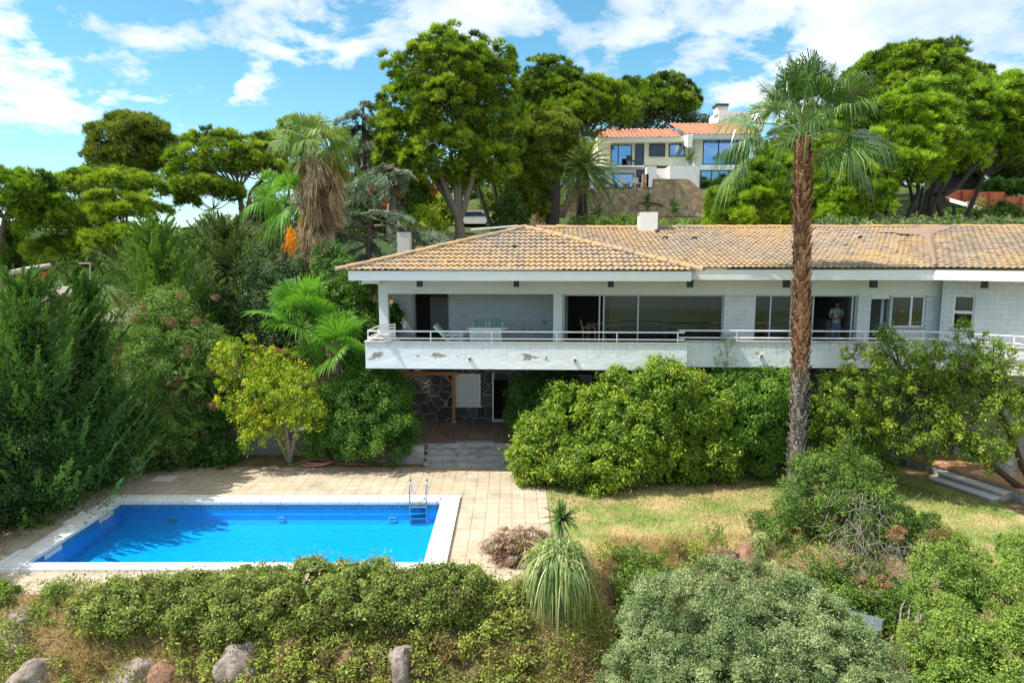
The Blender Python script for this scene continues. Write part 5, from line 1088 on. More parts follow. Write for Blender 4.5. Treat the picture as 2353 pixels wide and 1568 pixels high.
p = at(196, 760, 36); p = at(182, 620, 40); q = at(182, 598, 40); lm = thing('street_lamp', 'small dark street lamp among the conifers on the left', 'street lamp', p)
p = at(199, 600 + 40, 36); mb = MB(); mb.tube([at(207, 655, 34), at(207, 597 + 9, 34)], .04, 6); mb.build('pole', M['greyf'], lm); q = at(207, 606, 34); mb = MB(); mb.box(q.x - .5, q.y - .1, q.z, q.x + .05, q.y + .1, q.z + .06); mb.build('lamp_head', M['greyf'], lm)
# left neighbour: tiled roofs, white wall, red brick
nb = thing('neighbour_house', 'red brick house with pale tiled roof behind the left conifers', 'house', at(230, 850, 29))
def nroof(px0, px1, pye, pyr, Ye, Yr):
    a = at(px0, pye, Ye); b = at(px1, pye, Ye); z1 = at(px0, pyr, Yr).z; sl_ = math.hypot(Yr - Ye, z1 - a.z); c, s = (Yr - Ye) / sl_, (z1 - a.z) / sl_
    return tiled(lambda u, v, h: (u + v * .25, Ye + v * c - h * s, a.z + v * s + h * c), 0, sl_, lambda v: a.x, lambda v: b.x, .35, .24, .05, .04, 5, 5)
nroof(182, 300, 742, 694, 27, 30).build('roof', M['paletile'], nb); nroof(0, 70, 700, 660, 30, 33).build('roof', M['paletile'], nb)
mb = MB(); a, b = at(184, 760, 27.2), at(300, 740, 27.2); mb.box(a.x, 27.2, a.z, b.x, 30, b.z - .02); mb.build('white_band', M['white'], nb)
mb = MB(); a, b = at(184, 1000, 27.6), at(325, 760, 27.6); mb.box(a.x, 27.6, 0, b.x, 31, b.z); mb.build('brick_wall', M['redbrick'], nb)
mb = MB(); a, b = at(-60, 900, 30.4), at(80, 690, 30.4); mb.box(a.x, 30.4, 0, b.x, 34, b.z); mb.build('brick_wall', M['redbrick'], nb)
nc = thing('tiled_chimney', 'pale chimney with arched tile top above the left conifers', 'chimney', at(72, 640, 30)); a, b = at(56, 660, 30), at(90, 626, 30)
mb = MB(); mb.box(a.x, 29.7, a.z, b.x, 30.5, b.z); mb.build('shaft', M['orangewall'], nc); mb = MB(); x0, x1 = at(40, 628, 30).x, at(96, 628, 30).x
for k in range(5): xx = x0 + (x1 - x0) * (k + .5) / 5; mb.tube([(xx, 29.5, b.z + .02 + k * .03), (xx, 30.7, b.z + .16 + k * .03)], .11, 8)
mb.build('tile_cap', M['paletile'], nc)
mb = MB(); p = at(300, 688 - 3, 34); mb.box(p.x - .9, 34, p.z - .3, p.x + .9, 34.6, p.z + .25); tag(mb.build('clay_stack', M['terra'] if False else M['debris']), 'ochre stack of clay slabs behind the tiled roof on the left', 'stack')
# low wall behind the yellow tree, red wooden fence pieces
mb = MB(); a, b = gz(500, 1035, 0), gz(745, 1035, 0); mb.box(a.x, 26.0, -.1, b.x, 26.35, .95); mb.box(a.x, 25.95, .951, b.x, 26.4, 1.02); M['oldwall'] = plain('stained_concrete', (.26, .24, .23), .9, var=.4, sc=2, bmp=.4); tag(mb.build('low_wall', M['oldwall']), 'low stained grey concrete wall behind the yellow tree', 'wall')
mb = MB()
for k in range(5): a, b = at(505, 965 - k * 22, 28.5), at(640, 965 - k * 22, 28.5); mb.box(a.x, 28.5, a.z, b.x, 28.55, a.z + .22)
tag(mb.build('wooden_fence', M['wood']), 'red-brown wooden board fence behind the yellow tree', 'fence')
mb = MB(); a, b = at(575, 800, 28), at(665, 806, 28); mb.bar(a, b, .16); tag(mb.build('timber_rail', M['wood']), 'red-brown timber rail in the shade beside the fan palm', 'rail')

# ================================================================== trees beyond the house
G1 = 'pines standing on the slope behind the villa'
pine('umbrella_pine', 'umbrella pine cut off by the left edge of the photo, low branches', 'pine tree', [pxl(-110, 390, 125, 560, 42, 0, 3), pxl(30, 430, 160, 545, 42)], at(-40, 690, 42), [at(10, 500, 42)], 'pinelit', 'bark', .8, 1.2, 26, tr=.3, seed=11, group=G1, t0=.38, zmin=-.05)
pine('umbrella_pine', 'bright green layered umbrella pine below the round pine on the left', 'pine tree', [pxl(130, 392, 372, 470, 47), pxl(200, 445, 375, 530, 45), pxl(60, 480, 230, 560, 43), pxl(175, 520, 350, 590, 43), pxl(65, 545, 170, 610, 43)], at(262, 650, 44), [at(235, 570, 44), at(285, 540, 44)], 'pine', 'bark', .7, 1.25, 28, tr=.26, seed=12, group=G1, t0=.62)
pine('round_pine', 'tall dark round-headed pine standing against the sky on the left', 'pine tree', [pxl(215, 268, 400, 400, 60), pxl(207, 330, 330, 425, 60), pxl(330, 300, 415, 400, 60), pxl(260, 262, 370, 330, 60)], at(330, 500, 60), [at(320, 400, 60)], 'pinedark', 'bark', .95, 1.2, 30, L=.38, w=.06, tr=.3, seed=13, zmin=-.8, group=G1, t0=.6)
pine('umbrella_pine', 'wide umbrella pine with many spreading limbs left of the shaggy palm', 'pine tree', [pxl(405, 306, 658, 480, 52, 0, 4.5), pxl(393, 370, 480, 480, 51), pxl(560, 330, 662, 450, 53)], at(562, 522, 52), [at(548, 430, 52), at(575, 440, 52)], 'pine', 'bark', .8, 1.2, 28, tr=.32, seed=14, group=G1, t0=.5, zmin=.02, nbr=80)
pine('small_pine', 'small bright pine below the wide umbrella pine on the left', 'pine tree', [pxl(405, 405, 540, 470, 49), pxl(400, 440, 460, 490, 49), pxl(500, 430, 560, 480, 49)], at(498, 530, 49), [at(490, 480, 49)], 'pine', 'bark', .6, 1.2, 28, tr=.12, seed=15, group=G1, t0=.5)
pine('green_pine', 'green pine top peeping out left of the shaggy palm crown', 'pine tree', [pxl(618, 285, 720, 400, 56), pxl(640, 380, 740, 470, 56)], at(660, 520, 56), [at(665, 420, 56)], 'pine', 'bark', .7, 1.1, 26, tr=.2, seed=16, group=G1, t0=.5)
pine('big_aleppo_pine', 'very large pine with forked grey trunk rising behind the roof apex', 'pine tree',
     [pxl(900, 95, 1150, 250, 46), pxl(860, 165, 1010, 330, 46), pxl(1010, 130, 1190, 290, 46.5), pxl(960, 68, 1120, 160, 46), pxl(865, 250, 1000, 400, 45.5), pxl(930, 290, 1110, 425, 45), pxl(1060, 240, 1205, 370, 46), pxl(1120, 95, 1185, 200, 46), pxl(1060, 320, 1190, 425, 45.5), pxl(950, 180, 1120, 340, 45), pxl(860, 330, 960, 420, 46), pxl(1000, 380, 1100, 440, 46)],
     at(1058, 560, 45), [at(1035, 350, 45.5), at(1000, 380, 45), at(1100, 360, 45), at(965, 350, 46), at(1060, 300, 46)], 'pine', 'bark', .66, .8, 28, tr=.36, seed=17, zmin=-.85, group=G1, t0=.55, nbr=120, upb=.7, fork=at(1054, 505, 45), inner=.15)
pine('tall_pine', 'dark green pine behind the big pine, right of its crown', 'pine tree', [pxl(1190, 135, 1330, 240, 58), pxl(1225, 125, 1270, 200, 58), pxl(1180, 180, 1350, 290, 58), pxl(1180, 240, 1290, 340, 58)], at(1250, 500, 58), [at(1245, 250, 58)], 'pine', 'bark', .8, 1.1, 28, tr=.25, seed=18, zmin=-.6, group=G1, t0=.3, upb=.8)
pine('umbrella_pine', 'flat umbrella pine with bright crown above the date palm', 'pine tree', [pxl(1185, 185, 1420, 350, 60, 0, 5), pxl(1310, 190, 1465, 350, 60, 0, 4), pxl(1190, 220, 1330, 330, 59)], at(1290, 500, 59), [at(1265, 320, 59), at(1340, 310, 59), at(1190, 330, 58)], 'pine', 'bark', .85, 1.25, 28, tr=.3, seed=19, group=G1, t0=.55, nbr=60, zmin=-.2)
pine('umbrella_pine', 'flat-topped umbrella pine directly behind the upper villa roof', 'pine tree', [pxl(1392, 180, 1600, 330, 78, 0, 6), pxl(1388, 200, 1470, 310, 77), pxl(1530, 190, 1604, 310, 78)], at(1475, 420, 77), [at(1470, 290, 77), at(1530, 280, 78)], 'pine', 'barkdark', .95, 1.3, 28, L=.4, w=.07, tr=.35, seed=20, group=G1, t0=.3, nbr=60, zmin=-.1)
bushy('holm_oak', 'dark grey-green oak behind the upper villa roof', 'tree', [pxl(1470, 235, 1600, 305, 84), pxl(1560, 255, 1645, 305, 82), pxl(1400, 250, 1490, 305, 82)], at(1540, 330, 83), 'cedar', .8, 1.1, 60, .28, .12, 21, t0=.25, ck=.7)
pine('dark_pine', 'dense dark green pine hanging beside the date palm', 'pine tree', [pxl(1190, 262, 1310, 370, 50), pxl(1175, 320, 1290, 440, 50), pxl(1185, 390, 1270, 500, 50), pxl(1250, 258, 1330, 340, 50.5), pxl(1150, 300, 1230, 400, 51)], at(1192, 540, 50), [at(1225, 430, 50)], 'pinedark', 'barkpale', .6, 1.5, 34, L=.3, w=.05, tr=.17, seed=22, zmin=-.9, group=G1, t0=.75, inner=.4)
pine('umbrella_pine', 'broad domed umbrella pine on the skyline behind the tall palm crown', 'pine tree', [pxl(1920, 112, 2275, 420, 62, 0, 6), pxl(1960, 112, 2190, 240, 62), pxl(2080, 140, 2270, 280, 62)], at(2130, 400, 62), [at(2110, 260, 62)], 'pine', 'bark', .9, 1.35, 30, L=.36, w=.06, tr=.35, seed=23, group=G1, t0=.42)
for i, (lb, lobes, base, tp, sd) in enumerate((
    ('pine crown filling the gap right of the big pine, behind the thin trunks', [pxl(1090, 330, 1230, 430, 66), pxl(1120, 260, 1260, 380, 68)], (1170, 520, 66), (1170, 420, 66), 301),
    ('pine behind the orange house, left of the big pine', [pxl(800, 300, 900, 400, 70), pxl(850, 340, 960, 430, 68)], (880, 480, 68), (870, 420, 69), 302),
    ('pine crowns behind the stone wall between big pine and date palm', [pxl(1250, 300, 1400, 400, 80), pxl(1240, 350, 1330, 430, 80)], (1310, 450, 80), (1310, 400, 80), 303),
    ('pine behind the palm crown, above the villa tower', [pxl(1760, 290, 1900, 380, 60), pxl(1800, 240, 1930, 340, 61)], (1850, 430, 60), (1850, 360, 60), 304),
    ('dark pine behind the bright group at the far right', [pxl(2180, 330, 2330, 420, 66), pxl(2270, 350, 2420, 440, 64)], (2290, 470, 64), (2290, 420, 64), 305))):
    pine('background_pine', lb, 'pine tree', lobes, at(*base), [at(*tp)], 'pinedark' if i in (2, 4) else 'pine', 'bark', .9, 1.2, 26, tr=.2, seed=sd, zmin=-.8, group=G1, t0=.35)
for i, (x0, y0, x1, y1, Y, lb) in enumerate(((-40, 545, 110, 640, 90, 'leftmost far tree under the left umbrella pine'), (90, 560, 240, 650, 95, 'far tree behind the small yellowing palm'), (215, 540, 330, 640, 100, 'far tree right of the layered umbrella pine trunk'), (310, 528, 430, 620, 110, 'low far tree just under the sky gap, left half'), (410, 524, 540, 620, 105, 'low far tree just under the sky gap, right half'), (520, 505, 640, 610, 95, 'far tree behind the wide umbrella pine trunk'), (590, 440, 700, 560, 88, 'far tree left of the shaggy palm skirt'), (760, 420, 880, 540, 90, 'far tree behind the drooping cedar'))):
    sc = Y / 46; my_ = (y0 + y1) / 2; bushy('far_tree', lb, 'tree', [pxl(x0, y0, x0 + (x1 - x0) * .6, y1, Y), pxl(x0 + (x1 - x0) * .35, y0 + 6, x1, y1, Y + 2)], at((x0 + x1) / 2, y1, Y), ('shrub', 'pine', 'pinedark')[i % 3], .4 * sc, 1.4, 40, .15 * sc, .07 * sc, 400 + i, t0=.3, ck=.62, group='far trees at the left')
# the bright group on the right
G2 = 'bright pines right of the tall palm'
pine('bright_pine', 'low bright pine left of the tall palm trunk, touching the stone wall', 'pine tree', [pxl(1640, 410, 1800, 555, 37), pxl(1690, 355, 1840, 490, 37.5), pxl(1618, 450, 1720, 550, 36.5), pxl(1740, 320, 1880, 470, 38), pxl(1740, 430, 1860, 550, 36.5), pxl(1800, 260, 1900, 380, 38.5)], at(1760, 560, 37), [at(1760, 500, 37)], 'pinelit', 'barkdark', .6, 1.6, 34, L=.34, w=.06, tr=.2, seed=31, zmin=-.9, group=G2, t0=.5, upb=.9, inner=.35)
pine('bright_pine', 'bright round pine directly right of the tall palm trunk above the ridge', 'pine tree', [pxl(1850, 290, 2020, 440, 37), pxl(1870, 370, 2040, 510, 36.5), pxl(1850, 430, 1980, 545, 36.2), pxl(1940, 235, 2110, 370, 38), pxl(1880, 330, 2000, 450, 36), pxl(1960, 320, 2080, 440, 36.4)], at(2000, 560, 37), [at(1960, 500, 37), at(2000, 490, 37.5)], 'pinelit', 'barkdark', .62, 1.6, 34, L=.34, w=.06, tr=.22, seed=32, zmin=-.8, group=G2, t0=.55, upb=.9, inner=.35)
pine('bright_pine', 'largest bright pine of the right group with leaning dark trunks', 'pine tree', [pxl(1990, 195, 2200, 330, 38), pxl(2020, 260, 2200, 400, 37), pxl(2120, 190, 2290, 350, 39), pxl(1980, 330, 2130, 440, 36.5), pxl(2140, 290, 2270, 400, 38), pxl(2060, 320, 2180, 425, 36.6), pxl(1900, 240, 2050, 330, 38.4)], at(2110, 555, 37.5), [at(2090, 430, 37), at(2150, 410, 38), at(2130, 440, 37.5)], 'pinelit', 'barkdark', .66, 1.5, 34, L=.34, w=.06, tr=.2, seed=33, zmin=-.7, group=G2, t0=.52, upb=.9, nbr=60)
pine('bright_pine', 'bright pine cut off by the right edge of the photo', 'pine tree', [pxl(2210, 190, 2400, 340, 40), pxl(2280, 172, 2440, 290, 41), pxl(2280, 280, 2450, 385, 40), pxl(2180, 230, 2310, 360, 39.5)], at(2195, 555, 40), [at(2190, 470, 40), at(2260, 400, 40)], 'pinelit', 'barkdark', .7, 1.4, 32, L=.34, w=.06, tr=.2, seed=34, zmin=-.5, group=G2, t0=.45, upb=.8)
mb = MB(); rng = np.random.RandomState(77)
for i, (pts, r) in enumerate((([(1990, 545), (1982, 500), (1960, 470)], .16), ([(2040, 540), (2035, 490), (2050, 450), (2020, 420)], .15), ([(2075, 545), (2088, 490), (2110, 440), (2105, 400)], .15), ([(2135, 545), (2140, 480), (2165, 430), (2185, 395)], .15), ([(2170, 545), (2165, 500), (2150, 460), (2200, 430), (2240, 380), (2290, 345)], .17), ([(2100, 545), (2110, 480), (2120, 430)], .12))):
    P = [at(x, y, 36.2 + i * .3) for x, y in pts]; t = MB(); t.tube(P, np.linspace(r, r * .6, len(P)), 8)
    o = thing('pine_stem', ['dark leaning pine stem, leftmost in the right group', 'second dark pine stem from the left in the right group', 'third dark pine stem, forking under the bright crown', 'upright dark pine stem in the middle of the right group', 'strongly bent dark pine stem, rightmost in the group', 'thin straight dark pine stem between the thicker ones'][i], 'tree trunk', P[0], 0, 'dark pine stems of the right group'); t.build('trunk', M['barkdark'], o, smooth=True)
bushy('background_tree', 'dark tree mass behind the orange wall at the right edge', 'tree', [pxl(2240, 345, 2420, 440, 75), pxl(2150, 330, 2300, 400, 78)], at(2330, 480, 75), 'pinedark', .9, 1.2, 60, .35, .14, 41, t0=.6)
bushy('clipped_hedge', 'clipped rounded hedge behind the orange wall at the right edge', 'hedge', [pxl(2258, 412, 2340, 445, 61), pxl(2310, 410, 2420, 448, 61)], at(2330, 470, 61), 'ivy', .3, 1.6, 60, .16, .08, 42, ck=.85)
bushy('low_shrub', 'dark shrub behind the ridge beside the street lamp', 'shrub', [pxl(2225, 465, 2360, 530, 42), pxl(2140, 480, 2240, 530, 42)], at(2270, 530, 42), 'shrub', .4, 1.4, 60, .14, .07, 43, t0=.3)
bushy('low_shrub', 'long low grey-green shrub bed along the ridge at the right', 'shrub', [pxl(1840 + i * 95, 500, 1960 + i * 95, 545, 34.6) for i in range(6)], at(2100, 560, 34.6), 'olive', .3, 1.4, 50, .1, .05, 44, t0=.4)
bushy('low_shrub', 'pink-flowered oleander bed left of the white chimney', 'shrub', [pxl(1300 + i * 45, 496, 1375 + i * 45, 545, 46) for i in range(4)] + [pxl(1500, 505, 1640, 545, 46)], at(1400, 545, 46), 'shrub', .35, 1.4, 60, .12, .06, 45, t0=.45)
# oleander flowers
# understory greenery on the slope, left to right
for i, (lb, bx, Y, fm, t0, nm) in enumerate((
    ('yellow-green young tree left of the big pine trunk', (905, 400, 1010, 520), 47, 'pitto', .45, 'young_tree'),
    ('small bright green tree behind the parked car', (1100, 380, 1210, 500), 64, 'pitto', .35, 'young_tree'),
    ('orange-tinged shrub left of the pine trunk foot', (920, 470, 1030, 545), 44, 'yellow', .35, 'slope_shrub'),
    ('dark evergreen shrub right of the thin leaning trunks', (1120, 430, 1215, 545), 48, 'shrub', .25, 'slope_shrub'),
    ('yellow flowering shrub behind the big pine trunk', (975, 440, 1060, 520), 50, 'pitto', .75, 'slope_shrub'),
    ('pale green conical sapling under the cedar', (925, 400, 985, 540), 46, 'cypmid', .5, 'sapling'),
    ('green shrub under the blue cedar, leftmost of the slope', (780, 450, 900, 560), 48, 'shrub', .35, 'slope_shrub'),
    ('olive green shrub at the foot of the wide umbrella pine', (560, 420, 640, 530), 53, 'olive', .35, 'slope_shrub'),
    ('green tree mass between the orange house and the pine', (990, 350, 1110, 460), 68, 'shrub', .5, 'background_tree'),
    ('dark green tree crown left of the upper villa', (1180, 420, 1300, 510), 63, 'shrub', .3, 'background_tree'),
    ('bushy green tree beneath the small left pine', (420, 490, 570, 590), 46, 'shrub', .4, 'background_tree'),
    ('dark shrub below the shaggy palm skirt', (740, 330, 800, 480), 44, 'pinedark', .5, 'background_tree'),
    ('broad green tree in the far left gap above the conifers', (-30, 520, 90, 640), 55, 'pine', .5, 'background_tree'),
    ('dark oak under the layered umbrella pine', (240, 560, 400, 660), 40, 'shrub', .2, 'background_tree'))):
    x0, y0, x1, y1 = bx; mx, my_ = (x0 + x1) / 2, (y0 + y1) / 2; w, h = x1 - x0, y1 - y0
    sc = Y / 46
    bushy(nm, lb, 'tree' if 'tree' in nm or nm == 'sapling' else 'shrub', [pxl(x0, y0 + h * .25, mx + w * .2, y1, Y), pxl(mx - w * .25, y0, x1 - w * .15, my_ + h * .2, Y), pxl(mx - w * .1, y0 + h * .3, x1, y1, Y - .3)], at(mx, y1, Y), fm, .42 * sc, 1.3, 44, .16 * sc, .075 * sc, 60 + i, t0=t0, ck=.62, group='shrubs and young trees on the wooded slope')
for i, (pts, r, lb) in enumerate((([(1132, 530), (1110, 470), (1085, 380)], .16, 'dark leaning trunk right of the parked car'), ([(1152, 525), (1135, 430), (1105, 340)], .15, 'thin dark trunk leaning left, right of the car'), ([(1187, 530), (1195, 480), (1200, 440)], .2, 'pale short trunk beneath the dark hanging pine'), ([(1268, 525), (1272, 470), (1275, 410)], .5, 'thick ivy-wrapped trunk left of the date palm'), ([(830, 520), (825, 430), (820, 360)], .3, 'dark cedar trunk right of the shaggy palm'), ([(885, 520), (900, 450), (925, 400)], .16, 'grey slanting trunk before the orange house'), ([(912, 530), (905, 480), (870, 420)], .14, 'thin forked trunk under the cedar branches'), ([(770 - 5, 640), (755, 545), (752, 435)], .35, 'bare grey palm trunk right of the shaggy palm'))):
    Y = 50 if i != 7 else 34; P = [at(x, y, Y) for x, y in pts]; t = MB(); t.tube(P, np.linspace(r, r * .75, len(P)), 8); o = thing('tree_stem', lb, 'tree trunk', P[0], 0, 'bare trunks on the wooded slope'); t.build('trunk', M['barkpale' if i in (2, 5, 7) else 'barkdark'], o, smooth=True)

# blue cedar: drooping layered boughs
def cedar(name, label, base, top, boughs, Y, seed, wid=.3, n=900, L=.2, w=.05, t0=.5):
    rng = np.random.RandomState(seed); root = thing(name, label, 'cedar tree', base); tb = MB(); limb(tb, rng, base, top, .35, .06, 8, .03, 8); mb = MB()
    for (px0, py0, px1, py1) in boughs:
        a = np.array(tuple(at(px0, py0, Y))); b = np.array(tuple(at(px1, py1, Y - rng.uniform(.5, 3)))); Ln = np.linalg.norm(b - a); limb(tb, rng, a, b, .1, .02, 6, .05, 5, .05)
        k = 16; s = rng.uniform(.1, 1.0, k); A = a + (b - a) * s[:, None]; A[:, 2] += .05 * Ln * np.sin(s * PI); A[:, 1] += rng.normal(0, .5, k)
        D = unit((b - a)[None] / Ln + rng.normal(size=(k, 3)) * np.array((.5, .7, .15)) + np.array((0, 0, -.1))); plumes(mb, rng, A, D, np.full(k, Ln * .35) * rng.uniform(.6, 1.2, k), .42, n // 6, L, w, t0, .25, -.22, .2)
    tb.build('trunk', M['bark'], root, smooth=True); mb.build('crown', FM['cedar'], root)
cedar('blue_cedar', 'grey-green cedar with drooping layered boughs between shaggy palm and big pine', at(838, 540, 48), at(835, 238, 48), [(835, 250, 770, 285), (835, 245, 850, 240), (835, 262, 858, 290), (835, 290, 770, 330), (838, 300, 905, 345), (838, 320, 935, 400), (835, 350, 780, 395), (838, 360, 925, 420), (838, 330, 880, 350), (835, 380, 790, 440), (838, 400, 915, 470), (838, 290, 800, 300), (838, 420, 800, 480), (838, 300, 870, 330), (838, 345, 900, 380)], 48, 51, n=900, t0=.35)
cedar('blue_cedar', 'lower pale cedar boughs hanging in front of the orange house', at(900, 540, 44), at(905, 380, 44), [(905, 385, 800, 430), (905, 385, 930, 430), (905, 380, 850, 395), (905, 395, 790, 470), (905, 400, 880, 450), (905, 395, 940, 400), (905, 410, 850, 470)], 44, 52, n=700, t0=.65)
cedar('spreading_cedar', 'wide flat blue-green cedar spreading behind the left hip of the roof', at(850, 640, 38), at(850, 480, 38), [(850, 490, 740, 520), (850, 500, 980, 560), (850, 485, 930, 500), (850, 520, 620, 560), (850, 510, 700, 500), (850, 540, 600, 620), (850, 530, 960, 585), (850, 560, 700, 640), (850, 500, 790, 490), (850, 550, 880, 600), (850, 520, 1010, 545), (850, 580, 760, 650), (850, 560, 640, 520)], 38, 53, n=1100, L=.15, w=.04, t0=.5)

# date palm
def date_palm(name, label, base, top, nf, L, tr, seed, fm='phoenix', el=(-40, 80), skirt=0, ll=.42):
    rng = np.random.RandomState(seed); base, top = Vector(base), Vector(top); root = thing(name, label, 'palm tree', base); tb = MB(); s = np.linspace(0, 1, 20)
    tb.tube([base.lerp(top, k) for k in s], tr * (1 + .12 * np.sin(s * 60)), 12); tb.build('trunk', M['barkdark'], root)
    mb = MB(); o = np.array(tuple(top))
    for i in range(nf):
        q = (i + .5) / nf; e = R(el[0] + (el[1] - el[0]) * q); a = i * 2.39996; feather(mb, rng, o, (math.cos(a) * math.cos(e), math.sin(a) * math.cos(e), math.sin(e)), L * rng.uniform(.8, 1.08), .25 + .25 * math.cos(e), 44, ll, np.clip(.35 + .4 * q + rng.normal(0, .08), 0, 1))
    mb.build('crown', FM[fm], root)
    if skirt:
        mb = MB()
        for i in range(skirt): e = R(rng.uniform(-70, -35)); a = rng.uniform(0, 2 * PI); feather(mb, rng, o - np.array((0, 0, .3)), (math.cos(a) * math.cos(e), math.sin(a) * math.cos(e), math.sin(e)), L * .75, .3, 30, .35, rng.uniform(.2, .8))
        mb.build('dead_fronds', FM['deadfan'], root)
    return root
date_palm('date_palm', 'date palm with arching feather fronds left of the upper villa', at(1335, 545, 52), at(1340, 385, 52), 80, 3.5, .42, 61, skirt=22, ll=.55)
date_palm('date_palm', 'small yellowing date palm in the gap between left conifers', at(185, 680, 42), at(185, 610, 42), 30, 1.9, .3, 62, el=(-60, 30), skirt=8)
for i, (px, py, Y) in enumerate(((1373, 505, 60), (1487, 478, 60), (1547, 490, 57.5))):
    p = at(px, py, Y); rng = np.random.RandomState(i); t = thing('yucca', ['dark yucca against the stone wall, leftmost', 'spiky yucca on the wall above the white chimney', 'small green yucca right of the white chimney'][i], 'plant', p); n = 90; mb = MB(); b = np.tile(np.array(tuple(p)), (n, 1)); b[:, 2] += rng.uniform(0, 1.0, n); d = unit(rng.normal(size=(n, 3)) + np.array((0, 0, .5))); mb.blades(b, b + d * .95, .1, rng.uniform(.2, .9, n), rng); mb.build('leaves', FM['fan'], t)
    tb = MB(); tb.tube([p - Vector((0, 0, .8)), p + Vector((0, 0, .8))], .1, 6); tb.build('stem', M['bark'], t)
# shaggy fan palms
fan_palm('shaggy_fan_palm', 'tall shaggy fan palm with long brown skirt of dead fronds', 'palm tree', at(700, 660, 33), at(716, 335, 33), 14, .24, 1.1, 1.05, 'phoenix', 71, el=(-25, 72), parts=False, dead=(140, .1, 5.8, 1.05), droop=.95)
fan_palm('fan_palm', 'second fan palm with brown skirt on grey trunk, just right of the shaggy palm', 'palm tree', at(757, 560, 34), at(755, 345, 34), 10, .22, 1.05, .95, 'phoenix', 72, el=(-30, 70), parts=False, dead=(60, .1, 2.6, 1.1), droop=1.0)
fan_palm('fan_palm', 'low green fan palm left of the shaggy palm skirt', 'palm tree', at(655, 660, 35), at(655, 470, 35), 14, .18, 1.2, 1.1, 'fanlit', 73, el=(-40, 70), parts=False, droop=.9)
# orange flower cluster hanging on the skirt
mb = MB(); rng = np.random.RandomState(9); b = np.array(tuple(at(668, 548, 32))) + rng.normal(size=(260, 3)) * np.array((.12, .12, .25)); mb.blades(b, b + np.array((0, 0, -.35)) + rng.normal(0, .1, (260, 3)), .05, rng.uniform(.6, 1, 260), rng); FM['orangefruit'] = foliage('orange_palm_fruit', (.5, .16, .01), (.7, .25, .02), (.85, .38, .03)); tag(mb.build('fruit_cluster', FM['orangefruit']), 'orange fruit stalks hanging beside the palm skirt', 'fruit')

# ================================================================== conifers and shrubs left of the house
conifer('large_cypress', 'large dark green cypress in the left foreground with feathery branches', 'cypress tree', at(100, 1240, 20.5) , 8.1, 2.9, 'cypress', 230, 190, .15, .04, 81, pw=.62, rise=.55, wid=.2, t0=.5, group='feathery conifers on the left')
conifer('large_cypress', 'dark feathery cypress just right of the left foreground one', 'cypress tree', (at(225, 1100, 22.5).x, 22.5, 0), 6.9, 1.9, 'cypress', 150, 170, .15, .04, 82, pw=.6, rise=.6, wid=.2, t0=.42, group='feathery conifers on the left')
conifer('green_cypress', 'lighter green feathery cypress pointing up in the middle of the left trees', 'cypress tree', (at(390, 1000, 28).x, 28, 0), 8.9, 3.1, 'cypmid', 240, 190, .17, .04, 83, pw=.75, rise=.45, wid=.2, t0=.45, group='feathery conifers on the left')
conifer('olive_cypress', 'olive-brown feathery conifer behind the pointed green cypress', 'cypress tree', (at(540, 900, 32).x, 32, 0), 9.0, 3.6, 'olive', 220, 190, .18, .04, 84, pw=.6, rise=.35, wid=.2, t0=.2, group='feathery conifers on the left')
bushy('mottled_cypress', 'green cypress mottled with brown dead sprays, behind the yellow tree', 'cypress tree', [pxl(300, 700, 490, 880, 25.5), pxl(270, 800, 500, 1000, 25), pxl(260, 920, 460, 1060, 24.6), pxl(340, 660, 440, 760, 25.8), pxl(430, 760, 540, 900, 25.3)], (at(400, 1000, 25.3).x, 25.3, 0), 'cypmid', .32, 1.5, 110, .11, .028, 85, t0=.5, tv=.35, ck=.7, upb=.6)
rng = np.random.RandomState(4); mb = MB(); lb = [pxl(x - w, y - w, x + w, y + w, Y) for x, y, w, Y in [(rng.uniform(290, 500), rng.uniform(680, 1000), rng.uniform(5, 13), 0) for _ in range(20)] for Y in [24.0 + rng.uniform(-.2, .5)]]
P, Nn = clump_points(rng, lb, .1, .8); leafclumps(mb, rng, P, Nn, .12, 22, .10, .02, .3, .3, .3); ds = mb.build('dead_sprays', foliage('rusty_dead_sprays', (.16, .09, .04), (.30, .18, .08), (.42, .30, .14), .2))
mc = [o for o in bpy.data.objects if o.name.startswith('mottled_cypress')][0]; ds.parent = mc; ds.data.transform(Matrix.Translation(-mc.location))
bushy('dark_thicket', 'dark shaded thicket between the mottled cypress and the fan palm', 'shrub', [pxl(480, 640, 680, 860, 30), pxl(560, 700, 740, 900, 29), pxl(470, 800, 620, 960, 29), pxl(640, 640, 780, 760, 30), pxl(600, 600, 740, 700, 32)], (at(590, 900, 29.5).x, 29.5, 0), 'hedge', .4, 1.3, 70, .13, .06, 86, t0=.35, ck=.75)
bushy('dark_thicket', 'shadowy evergreen undergrowth in front of the low concrete wall', 'shrub', [pxl(330, 985, 460, 1080, 24.6), pxl(430, 1000, 545, 1075, 24.7), pxl(280, 940, 380, 1060, 24.4), pxl(460, 920, 540, 1000, 25)], gz(430, 1070), 'ivy', .26, 1.4, 80, .09, .045, 87, t0=.25, ck=.75)
bushy('cypress_hedge', 'tall dark clipped cypress hedge along the left side of the pool', 'hedge', [(np.array((-15.1, y, 1.5)), np.array((1.45, 1.5, 2.5 + .12 * math.sin(y * 3)))) for y in (15.4, 16.8, 18.2, 19.6, 21.0, 22.4, 23.4)], (-15, 20, 0), 'hedge', .35, 1.9, 190, .085, .03, 88, t0=.5, ck=.8, upb=.7, zmin=-.9)
bushy('low_creeper', 'bright leafy creeper at the foot of the dark hedge near the pool corner', 'shrub', [pxl(50, 1180, 110, 1240, 19.0)], (at(220, 1150, 21.8).x, 21.8, 0), 'shrub', .15, 1.1, 50, .06, .03, 89, ck=.5, t0=.35)
